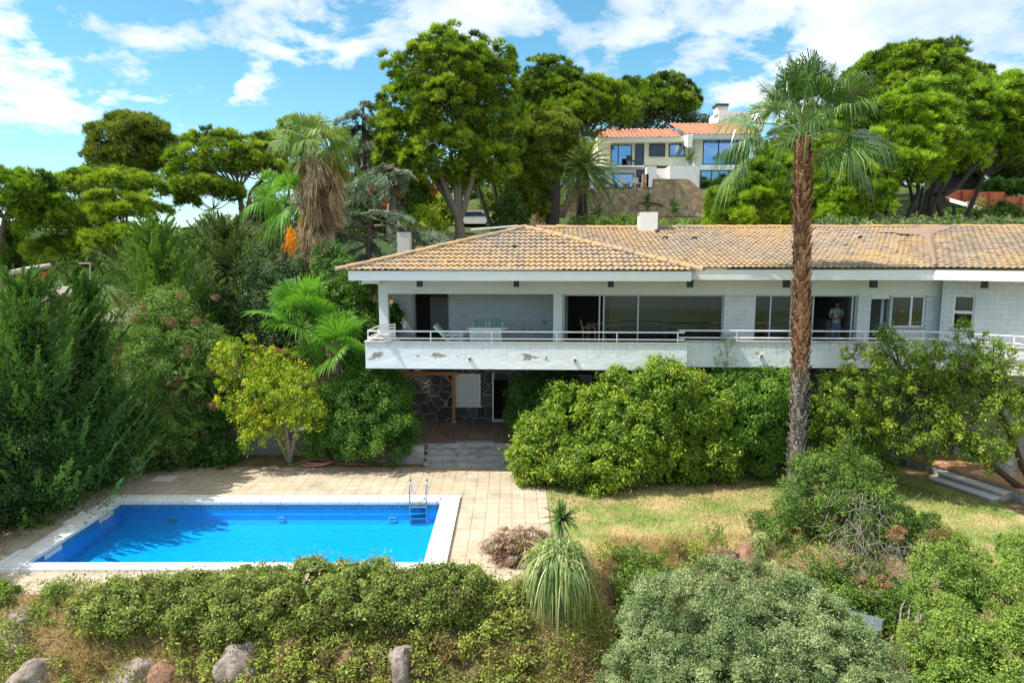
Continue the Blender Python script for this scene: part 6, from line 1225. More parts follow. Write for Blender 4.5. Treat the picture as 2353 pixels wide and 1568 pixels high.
conifer('slim_cypress', 'slim dark columnar cypress at the far left behind the conifers', 'cypress tree', at(38, 690, 44), 4.9, 1.0, 'cypmid', 90, 110, .16, .05, 90, pw=.3, rise=1.3, wid=.3, t0=.4, group='feathery conifers on the left')
date_palm('young_palm', 'small dark palm growing out of the left thicket', at(425, 900, 24.6), at(425, 880, 24.2), 16, 1.0, .08, 63, 'fan', el=(-10, 80), ll=.2)

# fan palms in front of the creeper
fan_palm('bright_fan_palm', 'bright green fan palm with stiff leaves left of the balcony', 'palm tree', (at(690, 1000, 26.5).x, 26.5, 0), at(694, 752, 26), 18, .14, 1.3, .95, 'fanlit', 91, el=(-5, 88), droop=.35, parts=True, arc=120, group='fan palms left of the balcony')
fan_palm('bright_fan_palm', 'second bright fan palm, lower and nearer the balcony corner', 'palm tree', (at(775, 1000, 25.6).x, 25.4, 0), at(775, 812, 25.2), 15, .13, 1.1, .8, 'fanlit', 92, el=(-20, 88), droop=.35, parts=True, arc=120, group='fan palms left of the balcony')
# creeper mass left of the stairs and up the house corner
bushy('creeper', 'mass of glossy green creeper left of the terrace stairs', 'creeper', [pxl(745, 850, 940, 990, 25.0), pxl(750, 920, 950, 1055, 24.9), pxl(700, 940, 840, 1050, 25), pxl(840, 855, 945, 960, 25.2), pxl(790, 780, 880, 870, 25.6)], gz(850, 1050), 'ivy', .3, 1.7, 150, .085, .045, 93, t0=.5, ck=.8, droop=.8)
bushy('creeper', 'creeper climbing the house corner beneath the left eave', 'creeper', [pxl(720, 560, 800, 700, 27.5), pxl(750, 600, 862, 740, 27), pxl(790, 690, 880, 800, 26.6), pxl(815, 740, 870, 860, 26), pxl(890, 700, 925, 770, 27.2)], (at(800, 900, 26.8).x, 26.8, 0), 'ivy', .28, 1.5, 120, .085, .045, 94, t0=.45, ck=.78)
bushy('creeper', 'dark fern-like creeper hanging under the balcony right of the door', 'creeper', [pxl(1168, 852, 1330, 950, 25.4), pxl(1165, 900, 1260, 1010, 25.2)], (at(1250, 950, 25.5).x, 25.6, 0), 'ivy', .25, 1.7, 140, .08, .03, 95, t0=.2, ck=.8, droop=1.2)
# yellow tree
bushy('yellow_tree', 'small tree with yellow autumn leaves beside the pool deck', 'tree', [pxl(495, 775, 600, 880, 24.6), pxl(500, 850, 640, 960, 24.3), pxl(590, 830, 730, 960, 24.3), pxl(640, 900, 750, 1000, 24), pxl(545, 940, 660, 1030, 24), pxl(600, 800, 690, 880, 24.6)], gz(665, 1062), 'yellow', .24, 1.5, 44, .085, .045, 96, t0=.36, tv=.4, ck=0, top=[at(655, 965, 24.2), at(600, 930, 24.4), at(690, 930, 24.2)], bark='barkpale', stemr=.085, nbr=60, inner=.4, rag=.5)
# ================================================================== planting in front of the house
bushy('front_hedge', 'tall yellow-green leafy hedge in front of the balcony, right of the stairs', 'hedge', [pxl(1182, 950, 1300, 1108, 23.0), pxl(1215, 895, 1400, 1112, 23.2), pxl(1330, 850, 1520, 1112, 23.0), pxl(1450, 835, 1600, 1000, 22.7), pxl(1450, 950, 1600, 1114, 22.6), pxl(1545, 865, 1680, 1000, 23.0), pxl(1255, 990, 1480, 1116, 22.6), pxl(1560, 960, 1700, 1110, 22.9), pxl(1380, 900, 1560, 1080, 22.5), pxl(1180, 1000, 1300, 1112, 22.8)], (at(1420, 1080, 23.2).x, 23.2, 0), 'pitto', .27, 1.8, 140, .12, .055, 101, t0=.5, ck=.8, rag=.7, upb=.5)
bushy('vine_bush', 'bright green drooping vine bush between the big hedge and the tall palm', 'shrub', [pxl(1600, 850, 1730, 960, 23.5), pxl(1670, 850, 1850, 970, 23.2), pxl(1690, 920, 1800, 1095, 23.2), pxl(1770, 880, 1880, 1020, 23.2), pxl(1640, 900, 1760, 1040, 23.0), pxl(1580, 930, 1680, 1060, 23.8)], (at(1720, 1080, 23.9).x, 23.9, 0), 'ivy', .27, 1.7, 150, .095, .042, 102, t0=.7, tv=.3, ck=.75, droop=1.0, rag=.6)
bushy('feathery_sapling', 'wispy feathery sapling rising in front of the parapet', 'sapling', [pxl(1640, 780, 1695, 850, 23.1), pxl(1655, 765, 1700, 800, 23.1)], (at(1665, 1080, 23.1).x, 23.1, 0), 'cypmid', .16, .8, 30, .12, .007, 103, ck=0, top=[at(1665, 840, 23.1)], stemr=.02, nbr=16, t0=.4)
bushy('feathery_sapling', 'pale leafy twigs sticking up right of the palm before the parapet', 'sapling', [pxl(1930, 795, 1960, 830, 22.5), pxl(1975, 790, 2010, 815, 22.5), pxl(1925, 835, 1965, 860, 22.5)], (at(1960, 1080, 22.5).x, 22.5, 0), 'yellow', .09, .8, 14, .10, .035, 104, ck=0, top=[at(1957, 870, 22.5)], stemr=.02, nbr=8, t0=.5, bark='twig')
bushy('loose_tree', 'loose leafy tree with arching branches in front of the right wing', 'tree', [pxl(1880, 850, 2050, 960, 21.6), pxl(1985, 770, 2160, 900, 21.4), pxl(2100, 775, 2240, 910, 21.2), pxl(2210, 760, 2330, 900, 20.8), pxl(1870, 930, 2040, 1070, 21.8), pxl(2010, 880, 2200, 1040, 21.2), pxl(2150, 870, 2352, 1060, 20.6), pxl(2290, 840, 2420, 960, 20.2), pxl(2010, 740, 2060, 800, 21.4), pxl(2195, 735, 2240, 790, 21)], gz(2385, 1150), 'pitto', .24, 1.15, 75, .085, .04, 105, t0=.42, tv=.3, ck=0, top=[at(2200, 1000, 20.8), at(2080, 940, 21.3), at(2290, 930, 20.6)], stemr=.11, nbr=130, inner=.5, rag=.9, bark='barkdark', zmin=-1)
bushy('loose_tree', 'leafy branches spreading from behind the tall palm trunk', 'tree', [pxl(1862, 900, 1960, 1010, 22.6), pxl(1870, 980, 2010, 1080, 22.6), pxl(1950, 930, 2080, 1060, 22.8), pxl(1890, 1040, 2050, 1100, 22.8)], (at(1935, 1090, 22.8).x, 22.9, 0), 'pitto', .24, 1.2, 70, .085, .04, 106, t0=.35, tv=.3, ck=0, top=[at(1945, 1000, 22.8), at(1960, 950, 22.8)], stemr=.08, nbr=70, inner=.5, rag=.8, bark='barkpale')
# the tall palm
fan_palm('tall_fan_palm', 'very tall fan palm with rough red-brown trunk in front of the villa', 'palm tree', (at(1836, 1085, 21.6).x - .08, 21.6, 0), at(1847, 318, 21.6), 30, .235, 1.15, 1.65, 'fan', 111, boots=True, el=(-24, 88), droop=.85, trunkmat='boots', lean=.05)
# shrub with dead twigs, right foreground
SH = [pxl(1800, 1035, 2030, 1210, 19.2), pxl(1720, 1150, 1900, 1350, 18.2), pxl(1850, 1110, 2090, 1330, 18.2), pxl(1980, 1210, 2160, 1380, 17.6), pxl(1820, 1270, 2060, 1440, 17.0), pxl(1960, 1320, 2130, 1440, 16.6), pxl(1740, 1270, 1880, 1390, 17.2), pxl(2060, 1180, 2170, 1290, 17.8), pxl(1880, 1380, 2080, 1470, 16), pxl(1800, 1300, 1960, 1450, 15.9), pxl(1860, 1340, 2030, 1465, 15.5), pxl(1970, 1340, 2120, 1450, 15.6)]
sh = bushy('tangled_shrub', 'large tangled evergreen shrub with bare grey dead twigs on its front', 'shrub', SH, (at(1920, 1250, 18.3).x, 18.3, 0), 'shrub', .26, 1.6, 120, .07, .034, 112, t0=.28, tv=.3, ck=.78, rag=.6)
rng = np.random.RandomState(12); tw = MB()
for i in range(260):
    px = rng.normal(1975, 38) if i % 3 else rng.normal(2065, 28); py = rng.uniform(1125, 1330) if i % 3 else rng.uniform(1235, 1340)
    Y = np.interp(py, [1120, 1230, 1340], [17.6, 16.9, 16.1]) - rng.uniform(-.2, .3); a = np.array(tuple(at(px, py, Y))); d = unit(rng.normal(size=3) * np.array((1, .5, .8)) + np.array(((px - 1985) / 60 * .6, -.3, -.9))); P = [a]
    for k in range(6): d = unit(d + rng.normal(size=3) * .3 + np.array((0, 0, -.12))); P.append(P[-1] + d * rng.uniform(.06, .13))
    tw.tube(P, np.linspace(.007, .0022, 7), 4, cap=False)
tw.build('dead_twigs', M['twig'], sh)
mb = MB(); lb = [pxl(1955, 1325, 2000, 1360, 15.8), pxl(2010, 1322, 2045, 1352, 15.7), pxl(2000, 1360, 2035, 1385, 15.6), pxl(1925, 1285, 1945, 1300, 16.2), pxl(2040, 1210, 2080, 1245, 16.8)]; P, Nn = clump_points(rng, lb, .1, 1.4); leafclumps(mb, rng, P, Nn, .1, 40, .06, .02, t0 if False else .5); mb.build('withered_leaves', foliage('withered_orange_leaves', (.2, .10, .05), (.36, .20, .11), (.48, .32, .19), .2), sh)
bushy('dark_bush', 'low dark glossy bush under the tangled shrub', 'shrub', [pxl(1890, 1385, 2010, 1450, 15.6), pxl(2010, 1360, 2110, 1470, 15.4), pxl(1930, 1350, 2060, 1420, 15.9)], at(2000, 1450, 15.5), 'ivy', .2, 1.5, 110, .06, .03, 113, t0=.45, ck=.75)
bushy('olive_bush', 'big grey-green small-leaved bush filling the bottom right foreground', 'shrub', [pxl(1440, 1330, 1650, 1500, 12.6), pxl(1590, 1290, 1800, 1470, 12.8), pxl(1760, 1330, 1900, 1480, 12.6), pxl(1400, 1440, 1640, 1640, 12.0), pxl(1590, 1400, 1860, 1620, 11.9), pxl(1820, 1385, 2010, 1600, 12.0), pxl(1500, 1490, 1800, 1740, 11.4), pxl(1750, 1480, 2070, 1740, 11.4), pxl(1930, 1480, 2070, 1600, 11.7), pxl(1700, 1400, 1850, 1520, 12.3)], at(1720, 1900, 12), 'olive', .17, 2.0, 210, .058, .016, 114, t0=.5, tv=.3, ck=.82, rag=.8, upb=.9)
bushy('green_bush', 'fresh green fine-leaved bush in the bottom right corner', 'shrub', [pxl(2085, 1250, 2260, 1430, 13.2), pxl(2190, 1270, 2400, 1470, 13.0), pxl(2075, 1380, 2280, 1600, 12.3), pxl(2230, 1400, 2460, 1660, 12.0), pxl(2120, 1500, 2350, 1700, 11.7)], at(2240, 1800, 12.4), 'shrub', .2, 1.9, 150, .055, .024, 115, t0=.62, tv=.25, ck=.8, rag=.6, upb=.7)
bushy('green_bush', 'small fine-leaved bush at the right edge above the green bush', 'shrub', [pxl(2290, 1230, 2420, 1300, 15)], at(2350, 1300, 15), 'shrub', .18, 1.6, 110, .055, .024, 116, t0=.65, ck=.7, rag=.5)
bushy('brown_tangle', 'tangle of brown dry stems between the two foreground bushes', 'shrub', [pxl(2035, 1440, 2120, 1600, 13.1), pxl(2110, 1215, 2220, 1290, 16.4)], at(2080, 1590, 13.1), 'cover', .16, 1.4, 70, .06, .02, 117, t0=.25, ck=.7, bark='twig')
mb = MB(); a = at(1985, 1428, 14.3); Mx = Matrix.Translation(a) @ Matrix.Rotation(R(-32), 4, 'Z') @ Matrix.Rotation(R(12), 4, 'X'); mb.box(-.5, -.22, -.05, .35, .22, .05, Mx); M['slab'] = plain('blue_grey_slab', (.09, .115, .125), .8, var=.3); tag(mb.build('concrete_slab', M['slab']), 'blue-grey slab lying in the shade below the tangled shrub', 'slab')
bushy('mixed_shrub', 'shrub with green top and brown stems right of the long grass clump', 'shrub', [pxl(1390, 1255, 1510, 1360, 16.6), pxl(1440, 1275, 1545, 1390, 16.4), pxl(1400, 1320, 1520, 1410, 16.0)], at(1465, 1400, 16.4), 'shrub', .2, 1.3, 75, .06, .028, 118, t0=.5, tv=.35, ck=.45, rag=.6, bark='twig')
bushy('dried_bush', 'rounded bush of dry pinkish-brown leaves beside the paving', 'shrub', [pxl(1115, 1228, 1240, 1340, 16.9), pxl(1150, 1222, 1290, 1330, 17.1)], (at(1190, 1300, 17.2).x, 17.2, 0), 'brown', .15, 1.9, 90, .075, .02, 119, t0=.5, tv=.35, ck=.8, upb=.9)
bushy('leafy_weed', 'dark green weed growing out of the dry brown bush', 'plant', [pxl(1180, 1260, 1235, 1330, 16.7), pxl(1130, 1240, 1160, 1270, 17)], at(1205, 1330, 16.7), 'ivy', .1, 1.2, 36, .07, .04, 120, ck=0, t0=.5)
bushy('poolside_hedge', 'long leafy weathered hedge between the pool and the rocky bank', 'hedge', [pxl(190, 1342, 380, 1435, 14.75), pxl(320, 1330, 520, 1440, 14.75), pxl(470, 1318, 690, 1435, 14.75), pxl(620, 1306, 810, 1430, 14.75), pxl(740, 1300, 930, 1435, 14.75), pxl(850, 1312, 1010, 1440, 14.7), pxl(950, 1302, 1118, 1445, 14.7), pxl(1010, 1320, 1135, 1430, 14.75)], at(650, 1420, 14.75), 'boug', .19, 1.9, 130, .072, .034, 121, t0=.5, tv=.35, ck=.78, rag=.9, upb=.6)
bushy('small_shrub', 'small bright green shrub left of the poolside hedge', 'shrub', [pxl(65, 1375, 180, 1435, 14.9), pxl(100, 1342, 165, 1400, 15.0)], at(125, 1430, 14.9), 'shrub', .15, 1.4, 80, .065, .03, 122, t0=.6, ck=.6, rag=.5)
bushy('small_shrub', 'bright green shrub cut off by the left edge below the pool', 'shrub', [pxl(-60, 1340, 35, 1430, 14.9)], at(0, 1430, 14.9), 'shrub', .15, 1.5, 90, .065, .03, 123, t0=.62, ck=.6, rag=.5)
bushy('sapling', 'thin leafy sapling beside the brown boulders', 'sapling', [pxl(1610, 1205, 1670, 1260, 17)], at(1645, 1300, 17), 'shrub', .12, .9, 22, .08, .025, 124, ck=0, top=[at(1643, 1250, 17)], stemr=.02, nbr=10, t0=.6)
bushy('strappy_plant', 'clump of strappy pale leaves against the left side of the tangled shrub', 'plant', [pxl(1722, 1225, 1765, 1290, 17.3)], at(1745, 1300, 17.3), 'grass', .14, 1.5, 50, .16, .018, 125, ck=0, t0=.6, droop=1)
# ground-hugging plants and grasses of the bank (nobody could count them)
def on_ground(x, y, dz=0): return np.stack([x, y, hgt(x, y) + dz], -1)
rng = np.random.RandomState(33); n = 130000; x = rng.uniform(-12, 5.0, n); y = rng.uniform(12.9, 17.4, n); e = 15.45 + 2.9 * sm(1.4, 3.2, x)
den = np.array([noise.noise(Vector((a * .9, b * .9, 3))) for a, b in zip(x, y)]); keep = (y < e + .1) & (den + rng.normal(0, .18, n) > np.where(x < -5, .08, np.where((x > 1) & (y > 15.3), .35, -.15))); x, y = x[keep], y[keep]; hh = (np.abs(rng.normal(0, .14, len(x))) + np.clip(den[keep] + .15, 0, 1) * .75 * rng.random(len(x))) * (.4 + .9 * np.array([abs(noise.noise(Vector((a * 3.1, b * 3.1, 9)))) for a, b in zip(x, y)]) * 2); hh = np.minimum(hh, .6)
mb = MB(); nr = unit(rng.normal(size=(len(x), 3)) * .8 + np.array((0, -.5, 1.0))); d = rng.normal(size=nr.shape); d = d - nr * (d * nr).sum(1, keepdims=True); mb.leaves(on_ground(x, y, hh), d, nr, rng.uniform(.05, .11, len(x)), rng.uniform(.022, .05, len(x)), np.clip(.45 + den[keep] * .5 + rng.normal(0, .22, len(x)), .02, .98))
nb_ = 1800; X = rng.uniform(-11.5, 11, nb_); Y_ = rng.uniform(13.0, 17.4, nb_); dn = np.array([noise.noise(Vector((a * .8, b * .8, 3))) for a, b in zip(X, Y_)]); kk = (Y_ < edge(X)) & (dn > np.where(X < -5.5, .12, -.22)) & (np.hypot(X - 1.1, (Y_ - 14.2) * .6) > .75) & ~((X > 1.0) & (Y_ > 15.4) & (rng.random(nb_) < .85))  & ~((np.abs(X + 8.6) < 1.6) & (rng.random(nb_) < .7)) & ((X < 4.4) | (rng.random(nb_) < .6)); X, Y_ = X[kk], Y_[kk]; P = on_ground(X, Y_, .08); P[:, 2] += rng.uniform(0, .3, len(P)); leafclumps(mb, rng, P, np.tile(np.array((0, -.3, .9)), (len(P), 1)), .26, 150, .085, .038, .5, .5, .45, 0, .8, .3, rag=.8)
tag(mb.build('ground_cover', FM['cover']), 'green and brown creeping ground cover over the rocky bank', 'ground cover', kind='stuff')
n = 90000; x = np.concatenate([rng.uniform(-13, 10, n // 3), rng.normal(-8.5, 1.6, n // 3), rng.normal(3.0, 1.8, n // 3)]); y = rng.uniform(12.9, 18.4, len(x)); e = edge(x); keep = (y < e + .6) & ~((x > -13) & (x < 1.2) & (y > 15.0)); x, y = x[keep], y[keep]; b = on_ground(x, y, 0); l = rng.uniform(.08, .3, len(x)); d = unit(rng.normal(size=b.shape) * .75 + np.array((0, -.3, .6)))
mb = MB(); mb.blades(b, b + d * l[:, None] * 1.2, .018, rng.uniform(.1, .95, len(x)), rng); tag(mb.build('dry_grass', FM['straw']), 'dry straw-coloured grass on the bank below the pool', 'grass', kind='stuff')
n = 120000; x = rng.uniform(1.2, 15, n); e = edge(x) - .8; y = e + (23.6 - e) * rng.random(n) ** 1.0; keep = y > np.maximum(e, 15.0); x, y = x[keep], y[keep]; b = on_ground(x, y, 0); l = rng.uniform(.03, .12, len(x)); d = unit(rng.normal(size=b.shape) * .7 + np.array((0, 0, .6)))
gn = np.array([noise.noise(Vector((a * .5, c * .8, 7))) + .5 * noise.noise(Vector((a * 2, c * 2, 7))) for a, c in zip(x, y)]); gt = np.clip(.62 - gn * .9 - sm(19.5, 22.5, y) * .14 + sm(20, 18.5, y) * .3 + rng.normal(0, .2, len(x)), .02, .98)
mb = MB(); mb.blades(b, b + d * l[:, None], .026, gt, rng); tag(mb.build('grass', FM['lawn']), 'short half-dry grass blades of the lawn', 'grass', kind='stuff')
# leaf litter along the hedges
n = 5000; x = np.concatenate([rng.uniform(.9, 12, n // 2), rng.uniform(-13.5, -.6, n // 4), rng.normal(-14.2, .25, n // 4)]); y = np.concatenate([22.7 + np.abs(rng.normal(0, .5, n // 2)) - .9, 24.3 - np.abs(rng.normal(0, .45, n // 4)), rng.uniform(16, 24.8, n // 4)]); mb = MB(); b = np.stack([x, y, np.full(len(x), .03)], -1); nr = unit(rng.normal(size=b.shape) * .4 + np.array((0, 0, 1.0))); d = rng.normal(size=b.shape); mb.leaves(b, d, nr, .06, .03, rng.uniform(.05, .9, len(x))); tag(mb.build('leaf_litter', FM['brown']), 'fallen brown leaves scattered along the foot of the hedges', 'leaf litter', kind='stuff')
# long drooping grass clump and the spiky little palm above it
def strips(mb, rng, o, n, L, w, spread, el, droop, t0=.5, tv=.2, seg=6):
    a = rng.uniform(0, 2 * PI, n); e = R(1) * rng.uniform(el[0], el[1], n); l = L * rng.uniform(.6, 1.1, n); D = np.stack([np.cos(a) * np.cos(e), np.sin(a) * np.cos(e), np.sin(e)], -1); sd = np.stack([-np.sin(a), np.cos(a), np.zeros(n)], -1)
    O = np.array(tuple(o)) + rng.normal(0, spread, (n, 3)) * np.array((1, 1, .6)); s = np.linspace(0, 1, seg + 1); dk = droop * rng.uniform(.6, 1.3, n)
    P = O[:, None] + D[:, None] * (l[:, None] * s)[:, :, None]; P[:, :, 2] -= (dk * l)[:, None] * s[None] ** 2; P[:, :, :2] -= (D[:, None, :2] * ((dk * l * .35)[:, None] * s ** 2)[:, :, None])
    ww = w * np.sin(np.clip(s * .9 + .1, 0, 1) * PI) ** .6 * .5; A = P - sd[:, None] * ww[None, :, None]; B = P + sd[:, None] * ww[None, :, None]; V = np.stack([A, B], 2).reshape(-1, 3)
    b = np.arange(n)[:, None] * (seg + 1) * 2 + np.arange(seg)[None] * 2; f = np.stack([b, b + 1, b + 3, b + 2], -1).reshape(-1, 4); mb.add(V, f, np.repeat(np.clip(rng.normal(t0, tv, n), .02, .98), seg))
rng = np.random.RandomState(44); o = at(1285, 1285, 14.9); gcl = thing('grass_clump', 'large clump of long arching grey-green grass on the edge of the bank', 'grass clump', at(1285, 1420, 14.9)); mb = MB()
strips(mb, rng, o, 2600, 1.5, .026, .16, (15, 85), 1.35, .5, .28); strips(mb, rng, at(1270, 1290, 15.7), 350, .8, .02, .2, (30, 88), .5, .6, .25); strips(mb, rng, at(1235, 1330, 15.6), 350, .8, .02, .2, (10, 80), .9, .6, .25); mb.build('leaves', FM['grass'], gcl)
p = at(1290, 1190, 15.6); q = at(1290, 1300, 15.6); cp = thing('cordyline', 'small spiky cabbage palm on a thin bare stem above the grass clump', 'palm tree', q); mb = MB(); mb.tube([q, (p + q) / 2 + Vector((.02, 0, 0)), p], [.05, .038, .035], 8); mb.build('trunk', M['barkpale'], cp)
mb = MB(); strips(mb, rng, p, 130, .62, .045, .03, (-35, 88), .3, .5, .2); mb.build('leaves', FM['fan'], cp)
# rocks
def onto(px, py):
    d = ray(px, py); k = 8.0
    while k < 40:
        p = Vector((0, 0, H)) + d * k
        if p.z <= float(hgt(p.x, p.y)): break
        k += .02
    return p
for i, (x0, y0, x1, y1, Y, mt, lb) in enumerate(((262, 1528, 342, 1600, 14.3, 'rock', 'pale pink rounded rock at the bottom edge, under the dry grass'), (515, 1482, 610, 1600, 14.3, 'rock', 'pale slanting rock at the bottom edge, left of the reddish rock'), (876, 1488, 972, 1610, 14.2, 'rock', 'large pale creased rock at the bottom of the photo'), (762, 1478, 838, 1570, 14.5, 'rockred', 'reddish rock half covered by creepers'), (-30, 1448, 48, 1505, 14.9, 'rock', 'pale boulder at the left edge below the small shrub'), (30, 1520, 130, 1600, 14.3, 'rock', 'flat pale rock in the bottom left corner'), (440, 1528, 500, 1580, 14.3, 'rockred', 'small grey-brown rock between the two pale ones at the bottom'), (345, 1535, 420, 1590, 14.3, 'rockred', 'small reddish rock beside the pale pink one'), (20, 1400, 80, 1440, 15.1, 'rock', 'small pale rock between the two left shrubs'), (225, 1560, 262, 1600, 14.2, 'rock', 'tiny pale rock left of the pale pink rock'), (570, 1400, 640, 1450, 15.0, 'rockred', 'grey rock peeking out below the poolside hedge'), (620, 1468, 700, 1530, 14.7, 'rockred', 'brown rock in the middle of the bank'),
        (1635, 1268, 1690, 1305, 17.2, 'rockred', 'smaller tan boulder beside the thin sapling'), (1683, 1243, 1768, 1300, 17.1, 'rockred', 'larger tan boulder left of the tangled shrub'), (1010, 1460, 1060, 1500, 14.9, 'rockred', 'small brown rock right of the hedge foot'), (680, 1560, 750, 1610, 14.1, 'rock', 'pale stone cut by the bottom edge in the middle'))):
    c_ = onto((x0 + x1) / 2, (y0 * .45 + y1 * .55)); a = at(x0, y1, c_.y); b = at(x1, y0, c_.y); rock('rock', lb, (c_.x, c_.y + .12, c_.z - .02), ((b.x - a.x) / 1.45, .5, (b.z - a.z) / 1.35), 200 + i, mt, i * .8)['group'] = 'rocks of the bank'
# small things on the deck
p = gz(727, 1064, .04); hs = MB(); rng = np.random.RandomState(6)
P = []
for k in range(150): a = k * .27; r = .42 + .12 * math.sin(k * .23) ; P.append((p.x + 1.15 * r * math.cos(a) + .03 * math.sin(k * .7), p.y + .85 * r * math.sin(a), .04 + .02 * (k // 24) + .01 * math.sin(k)))
P += [(p.x + .6 + .12 * k, p.y + .1 - .02 * k + .05 * math.sin(k), .035) for k in range(1, 12)]; hs.tube(P, .019, 6); tag(hs.build('garden_hose', M['hose'], smooth=True), 'coiled faded pink garden hose beside the yellow tree', 'hose')
a, b = gz(345, 1106), gz(405, 1094); mb = MB(); mb.box(a.x, a.y, .013, b.x + .1, b.y, .03); tag(mb.build('manhole_cover', M['tread']), 'pale rounded inspection cover in the shaded paving', 'cover')
a = gz(328, 1098, .02); mb = MB(); mb.tube([a, at(292, 1035, a.y - .5), at(256, 968, a.y - 1.0)], .017, 6); tag(mb.build('pool_pole', M['greenpole']), 'thin light green pole leaning against the dark hedge', 'pole')
# ================================================================== balcony furniture
def at_h(px, py, yl, dz=0): x, z = hl(px, py, yl); return hw(x, yl, FZ + dz)
def armchair(name, label, px, yl, rz, cushion=None, group=None, mat='upvc', slats=5, H_=.88):
    t = thing(name, label, 'chair', at_h(px, 780, yl), HR + rz, group)
    for sx in (-.25, .25):
        for sy, hh in ((-.24, .62), (.22, .62)): mb = MB(); mb.box(sx - .02, sy - .02, 0, sx + .02, sy + .02, hh); mb.build('leg', M[mat], t, world=False)
        mb = MB(); mb.box(sx - .03, -.28, .621, sx + .03, .27, .65); mb.build('armrest', M[mat], t, world=False)
    mb = MB(); mb.box(-.23, -.24, .40, .23, .22, .44); mb.build('seat', M[mat], t, world=False)
    mb = MB(); mb.bar((-.25, .24, .42), (-.25, .33, H_), .035); mb.bar((.25, .24, .42), (.25, .33, H_), .035)
    for k in range(slats): z = .5 + k * (H_ - .54) / (slats - 1); y = .24 + .09 * (z - .42) / (H_ - .42); mb.box(-.235, y - .01, z - .025, .235, y + .015, z + .025)
    mb.build('backrest', M[mat], t, world=False)
    if cushion:
        mb = MB(); mb.box(-.22, -.25, .442, .22, .2, .50); c = mb.build('cushion', M[cushion], t, world=False); mb = MB(); mb.add(np.array([(x, y + .24 - .05 + (z - .42) * .19, z) for x in (-.22, .22) for y in (-.0, .04) for z in (.5, H_ + .05)]), [(0, 1, 3, 2), (4, 6, 7, 5), (0, 2, 6, 4), (1, 5, 7, 3), (0, 4, 5, 1), (2, 3, 7, 6)]); mb.build('back_cushion', M[cushion], c, world=False)
    return t
g = 'chairs around the balcony table'
armchair('garden_chair', 'white slatted chair at the balcony table, front left with its back to the pool', 1098, 1.05, PI, 'cushion' if False else None, g); armchair('garden_chair', 'white slatted chair at the balcony table, front right with its back to the pool', 1134, 1.05, PI, None, g)
armchair('garden_chair', 'garden chair with green back cushion behind the balcony table, left one', 1100, 2.6, 0, 'cushion', g); armchair('garden_chair', 'garden chair with green back cushion behind the balcony table, right one', 1138, 2.6, 0, 'cushion', g)
t = thing('garden_table', 'white oval table on the balcony between the slatted chairs', 'table', at_h(1118, 780, 1.85), HR); mb = MB(); an = np.arange(24) * 2 * PI / 24; mb.prism([(.78 * math.copysign(abs(math.cos(q)) ** .7, math.cos(q)), .42 * math.sin(q)) for q in an], .72, .755); mb.build('tabletop', M['upvc'], t, world=False)
for sx in (-.5, .5):
    for sy in (-.25, .25): mb = MB(); mb.box(sx - .025, sy - .025, 0, sx + .025, sy + .025, .719); mb.build('leg', M['upvc'], t, world=False)
t = thing('reclining_chair', 'white reclining garden chair with green cushion, facing right on the balcony', 'chair', at_h(1038, 780, 1.1), HR + PI / 2)
mb = MB(); [mb.bar((s, .05, .3), (s, .62, .92), .045) for s in (-.27, .27)]; mb.build('backrest', M['upvc'], t, world=False)
mb = MB(); mb.box(-.27, -.5, .30, .27, .1, .34); mb.build('seat', M['upvc'], t, world=False)
for s in (-.29, .29):
    mb = MB(); mb.bar((s, .45, .0), (s, -.1, .58), .04); mb.build('leg', M['upvc'], t, world=False); mb = MB(); mb.bar((s, -.5, .0), (s, -.3, .58), .04); mb.build('leg', M['upvc'], t, world=False); mb = MB(); mb.box(s - .03, -.45, .581, s + .03, .35, .61); mb.build('armrest', M['upvc'], t, world=False)
mb = MB(); mb.box(-.24, -.5, .341, .24, .05, .42); c = mb.build('cushion', M['cushion'], t, world=False); mb = MB(); Mx = Matrix.Translation((0, .1, .42)) @ Matrix.Rotation(R(-42), 4, 'X'); mb.box(-.24, -.04, 0, .24, .05, .72, Mx); mb.build('back_cushion', M['cushion'], c, world=False)
ch = armchair('plastic_chair', 'white plastic armchair with a patterned cloth in the balcony corner', 889, .95, PI + .35, None, None, 'upvc', 6, 1.02)
mb = MB(); mb.box(-.22, -.1, .445, .22, .22, .62); c = mb.build('cloth', M['towel'], ch, world=False)
t = thing('low_table', 'low white plastic side table beside the balcony column', 'table', at_h(900, 780, .55), HR); mb = MB(); mb.prism([(.3 * math.cos(q), .22 * math.sin(q)) for q in an], .40, .43); mb.build('tabletop', M['upvc'], t, world=False)
for sx, sy in ((-.2, -.12), (.2, -.12), (-.2, .12), (.2, .12)): mb = MB(); mb.box(sx - .02, sy - .02, 0, sx + .02, sy + .02, .399); mb.build('leg', M['upvc'], t, world=False)
armchair('dining_chair', 'pale wooden dining chair inside the open sliding door', 1352, 3.3, PI / 2, None, 'wooden dining chairs', 'pinewood', 3, .95); armchair('dining_chair', 'pale wooden dining chair behind the sliding glass', 1404, 3.3, PI, None, 'wooden dining chairs', 'pinewood', 3, .95)
t = thing('dining_table', 'dark dining table inside the living room by the open door', 'table', at_h(1385, 780, 3.9), HR); mb = MB(); mb.box(-.7, -.4, .70, .7, .4, .74); mb.build('tabletop', M['pinewood'], t, world=False)
for sx in (-.6, .6):
    for sy in (-.3, .3): mb = MB(); mb.box(sx - .04, sy - .04, 0, sx + .04, sy + .04, .699); mb.build('leg', M['pinewood'], t, world=False)
for px, py in ((1203, 757), (1220, 757)): x, z = hl(px, py, YB); mb = MB(); mb.box(x - .05, YB - .02, z - .05, x + .05, YB - .001, z + .05); vp('wall_socket', mb, 'greyf')
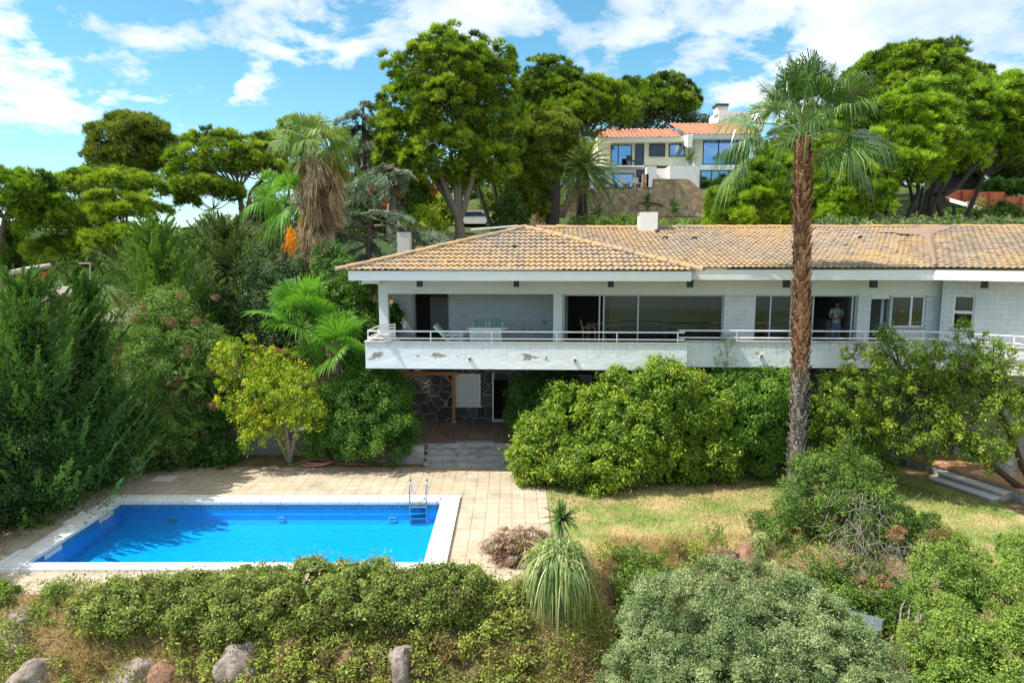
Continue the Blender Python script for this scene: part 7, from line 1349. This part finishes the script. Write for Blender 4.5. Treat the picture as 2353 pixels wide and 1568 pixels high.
x, z = hl(1250, 737, YB); mb = MB(); mb.bar((x, YB - .12, z), (x, YB, z), .03); mb.bar((x, YB - .12, z), (x - .08, YB - .12, z + .03), .03); mb.bar((x + .03, YB - .11, z), (x + .03, YB - .11, z - .1), .03); vp('wall_tap', mb, 'black')

# ================================================================== the man with the phone
pl = at_h(1918, 780, YW + .75); man = thing('person', 'man in leaf-print short-sleeved shirt and blue jeans looking down at a phone in the doorway', 'person', pl, HR)
def skin(name, V, E, Rr, mat, parent, root=0, sub=2):
    me = bpy.data.meshes.new(name); me.from_pydata(V, E, []); o = bpy.data.objects.new(name, me); C.objects.link(o); o.parent = parent;
    m_ = o.modifiers.new('Skin', 'SKIN'); m_.use_smooth_shade = True
    for i, r in enumerate(Rr): me.skin_vertices[0].data[i].radius = (r, r) if np.isscalar(r) else r
    me.skin_vertices[0].data[root].use_root = True; s = o.modifiers.new('Sub', 'SUBSURF'); s.levels = sub; s.render_levels = sub; me.materials.append(mat); return o
V = [(0, 0, .95), (0, .01, 1.15), (0, .02, 1.36), (0, .0, 1.47), (0, -.035, 1.53), (0, -.05, 1.60), (0, -.045, 1.68)]; E = [(0, 1), (1, 2), (2, 3), (3, 4), (4, 5), (5, 6)]; Rr = [(.13, .10), (.12, .09), (.14, .09), .05, .055, (.075, .09), (.07, .08)]
def addv(v, r, p): V.append(v); Rr.append(r); E.append((p, len(V) - 1)); return len(V) - 1
for s in (-1, 1):
    a = addv((s * .17, .02, 1.41), .055, 2); b = addv((s * .25, .03, 1.15), .042, a); c = addv((s * .16, -.18, 1.10), .034, b); d = addv((s * .075, -.28, 1.14), .025, c); h = addv((s * .05, -.33, 1.16), (.035, .018), d)
    for k in range(4): f1 = addv((s * (.045 - .0), -.355 + .004 * k, 1.135 + .018 * k), .008, h); f2 = addv((s * (.015 - .003 * k), -.375 + .004 * k, 1.13 + .02 * k), .007, f1)
    f1 = addv((s * .035, -.33, 1.20), .009, h); addv((s * .01, -.345, 1.215), .008, f1)
    a = addv((s * .095, 0, .88), .085, 0); b = addv((s * .105, -.02, .50), .055, a); c = addv((s * .11, .0, .10), .035, b); d = addv((s * .125, -.12, .04), (.04, .03), c)
skin('body', V, E, Rr, M['skin'], man)
skin('shirt', [(0, 0, .86), (0, .0, 1.0), (0, .01, 1.2), (0, .02, 1.38), (0, .015, 1.45), (-.18, .02, 1.40), (-.235, .03, 1.20), (.18, .02, 1.40), (.235, .03, 1.20)], [(0, 1), (1, 2), (2, 3), (3, 4), (3, 5), (5, 6), (3, 7), (7, 8)], [(.185, .135), (.17, .125), (.16, .12), (.165, .115), (.07, .07), .078, .07, .078, .07], M['shirt'], man)
skin('trousers', [(0, 0, .97), (0, 0, .88), (-.1, 0, .80), (-.108, -.02, .48), (-.112, 0, .10), (.1, 0, .80), (.108, -.02, .48), (.112, 0, .10)], [(0, 1), (1, 2), (2, 3), (3, 4), (1, 5), (5, 6), (6, 7)], [(.16, .115), (.165, .12), .105, .085, .07, .105, .085, .07], M['jeans'], man)
mb = MB(); mb.sphere((0, -.035, 1.685), (.088, .10, .085), 10); mb.sphere((0, -.01, 1.64), (.09, .09, .09), 10); mb.build('hair', M['hair'], man, world=False, smooth=True)
fc = MB(); 
for s in (-1, 1): fc.sphere((s * .03, -.135, 1.625), .010, 6)
fc.build('eyes', M['hair'], man, world=False); nz = MB(); nz.sphere((0, -.148, 1.60), (.013, .02, .02), 6); nz.sphere((-.082, -.05, 1.61), (.012, .02, .03), 6); nz.sphere((.082, -.05, 1.61), (.012, .02, .03), 6); nz.build('nose_and_ears', M['skin'], man, world=False)
bd = MB(); bd.sphere((0, -.115, 1.555), (.05, .04, .035), 8); bd.build('beard', M['hair'], man, world=False)
q = man.matrix_basis @ Vector((0, -.37, 1.17)); ph = thing('phone', 'black phone held in both hands by the man in the patterned shirt', 'phone', q, HR); mb = MB(); mb.box(-.075, -.004, -.035, .075, .004, .035, Matrix.Rotation(R(-40), 4, 'X')); mb.build('case', M['black'], ph, world=False)
print('POLYS', sum(len(o.data.polygons) for o in bpy.data.objects if o.type == 'MESH'))
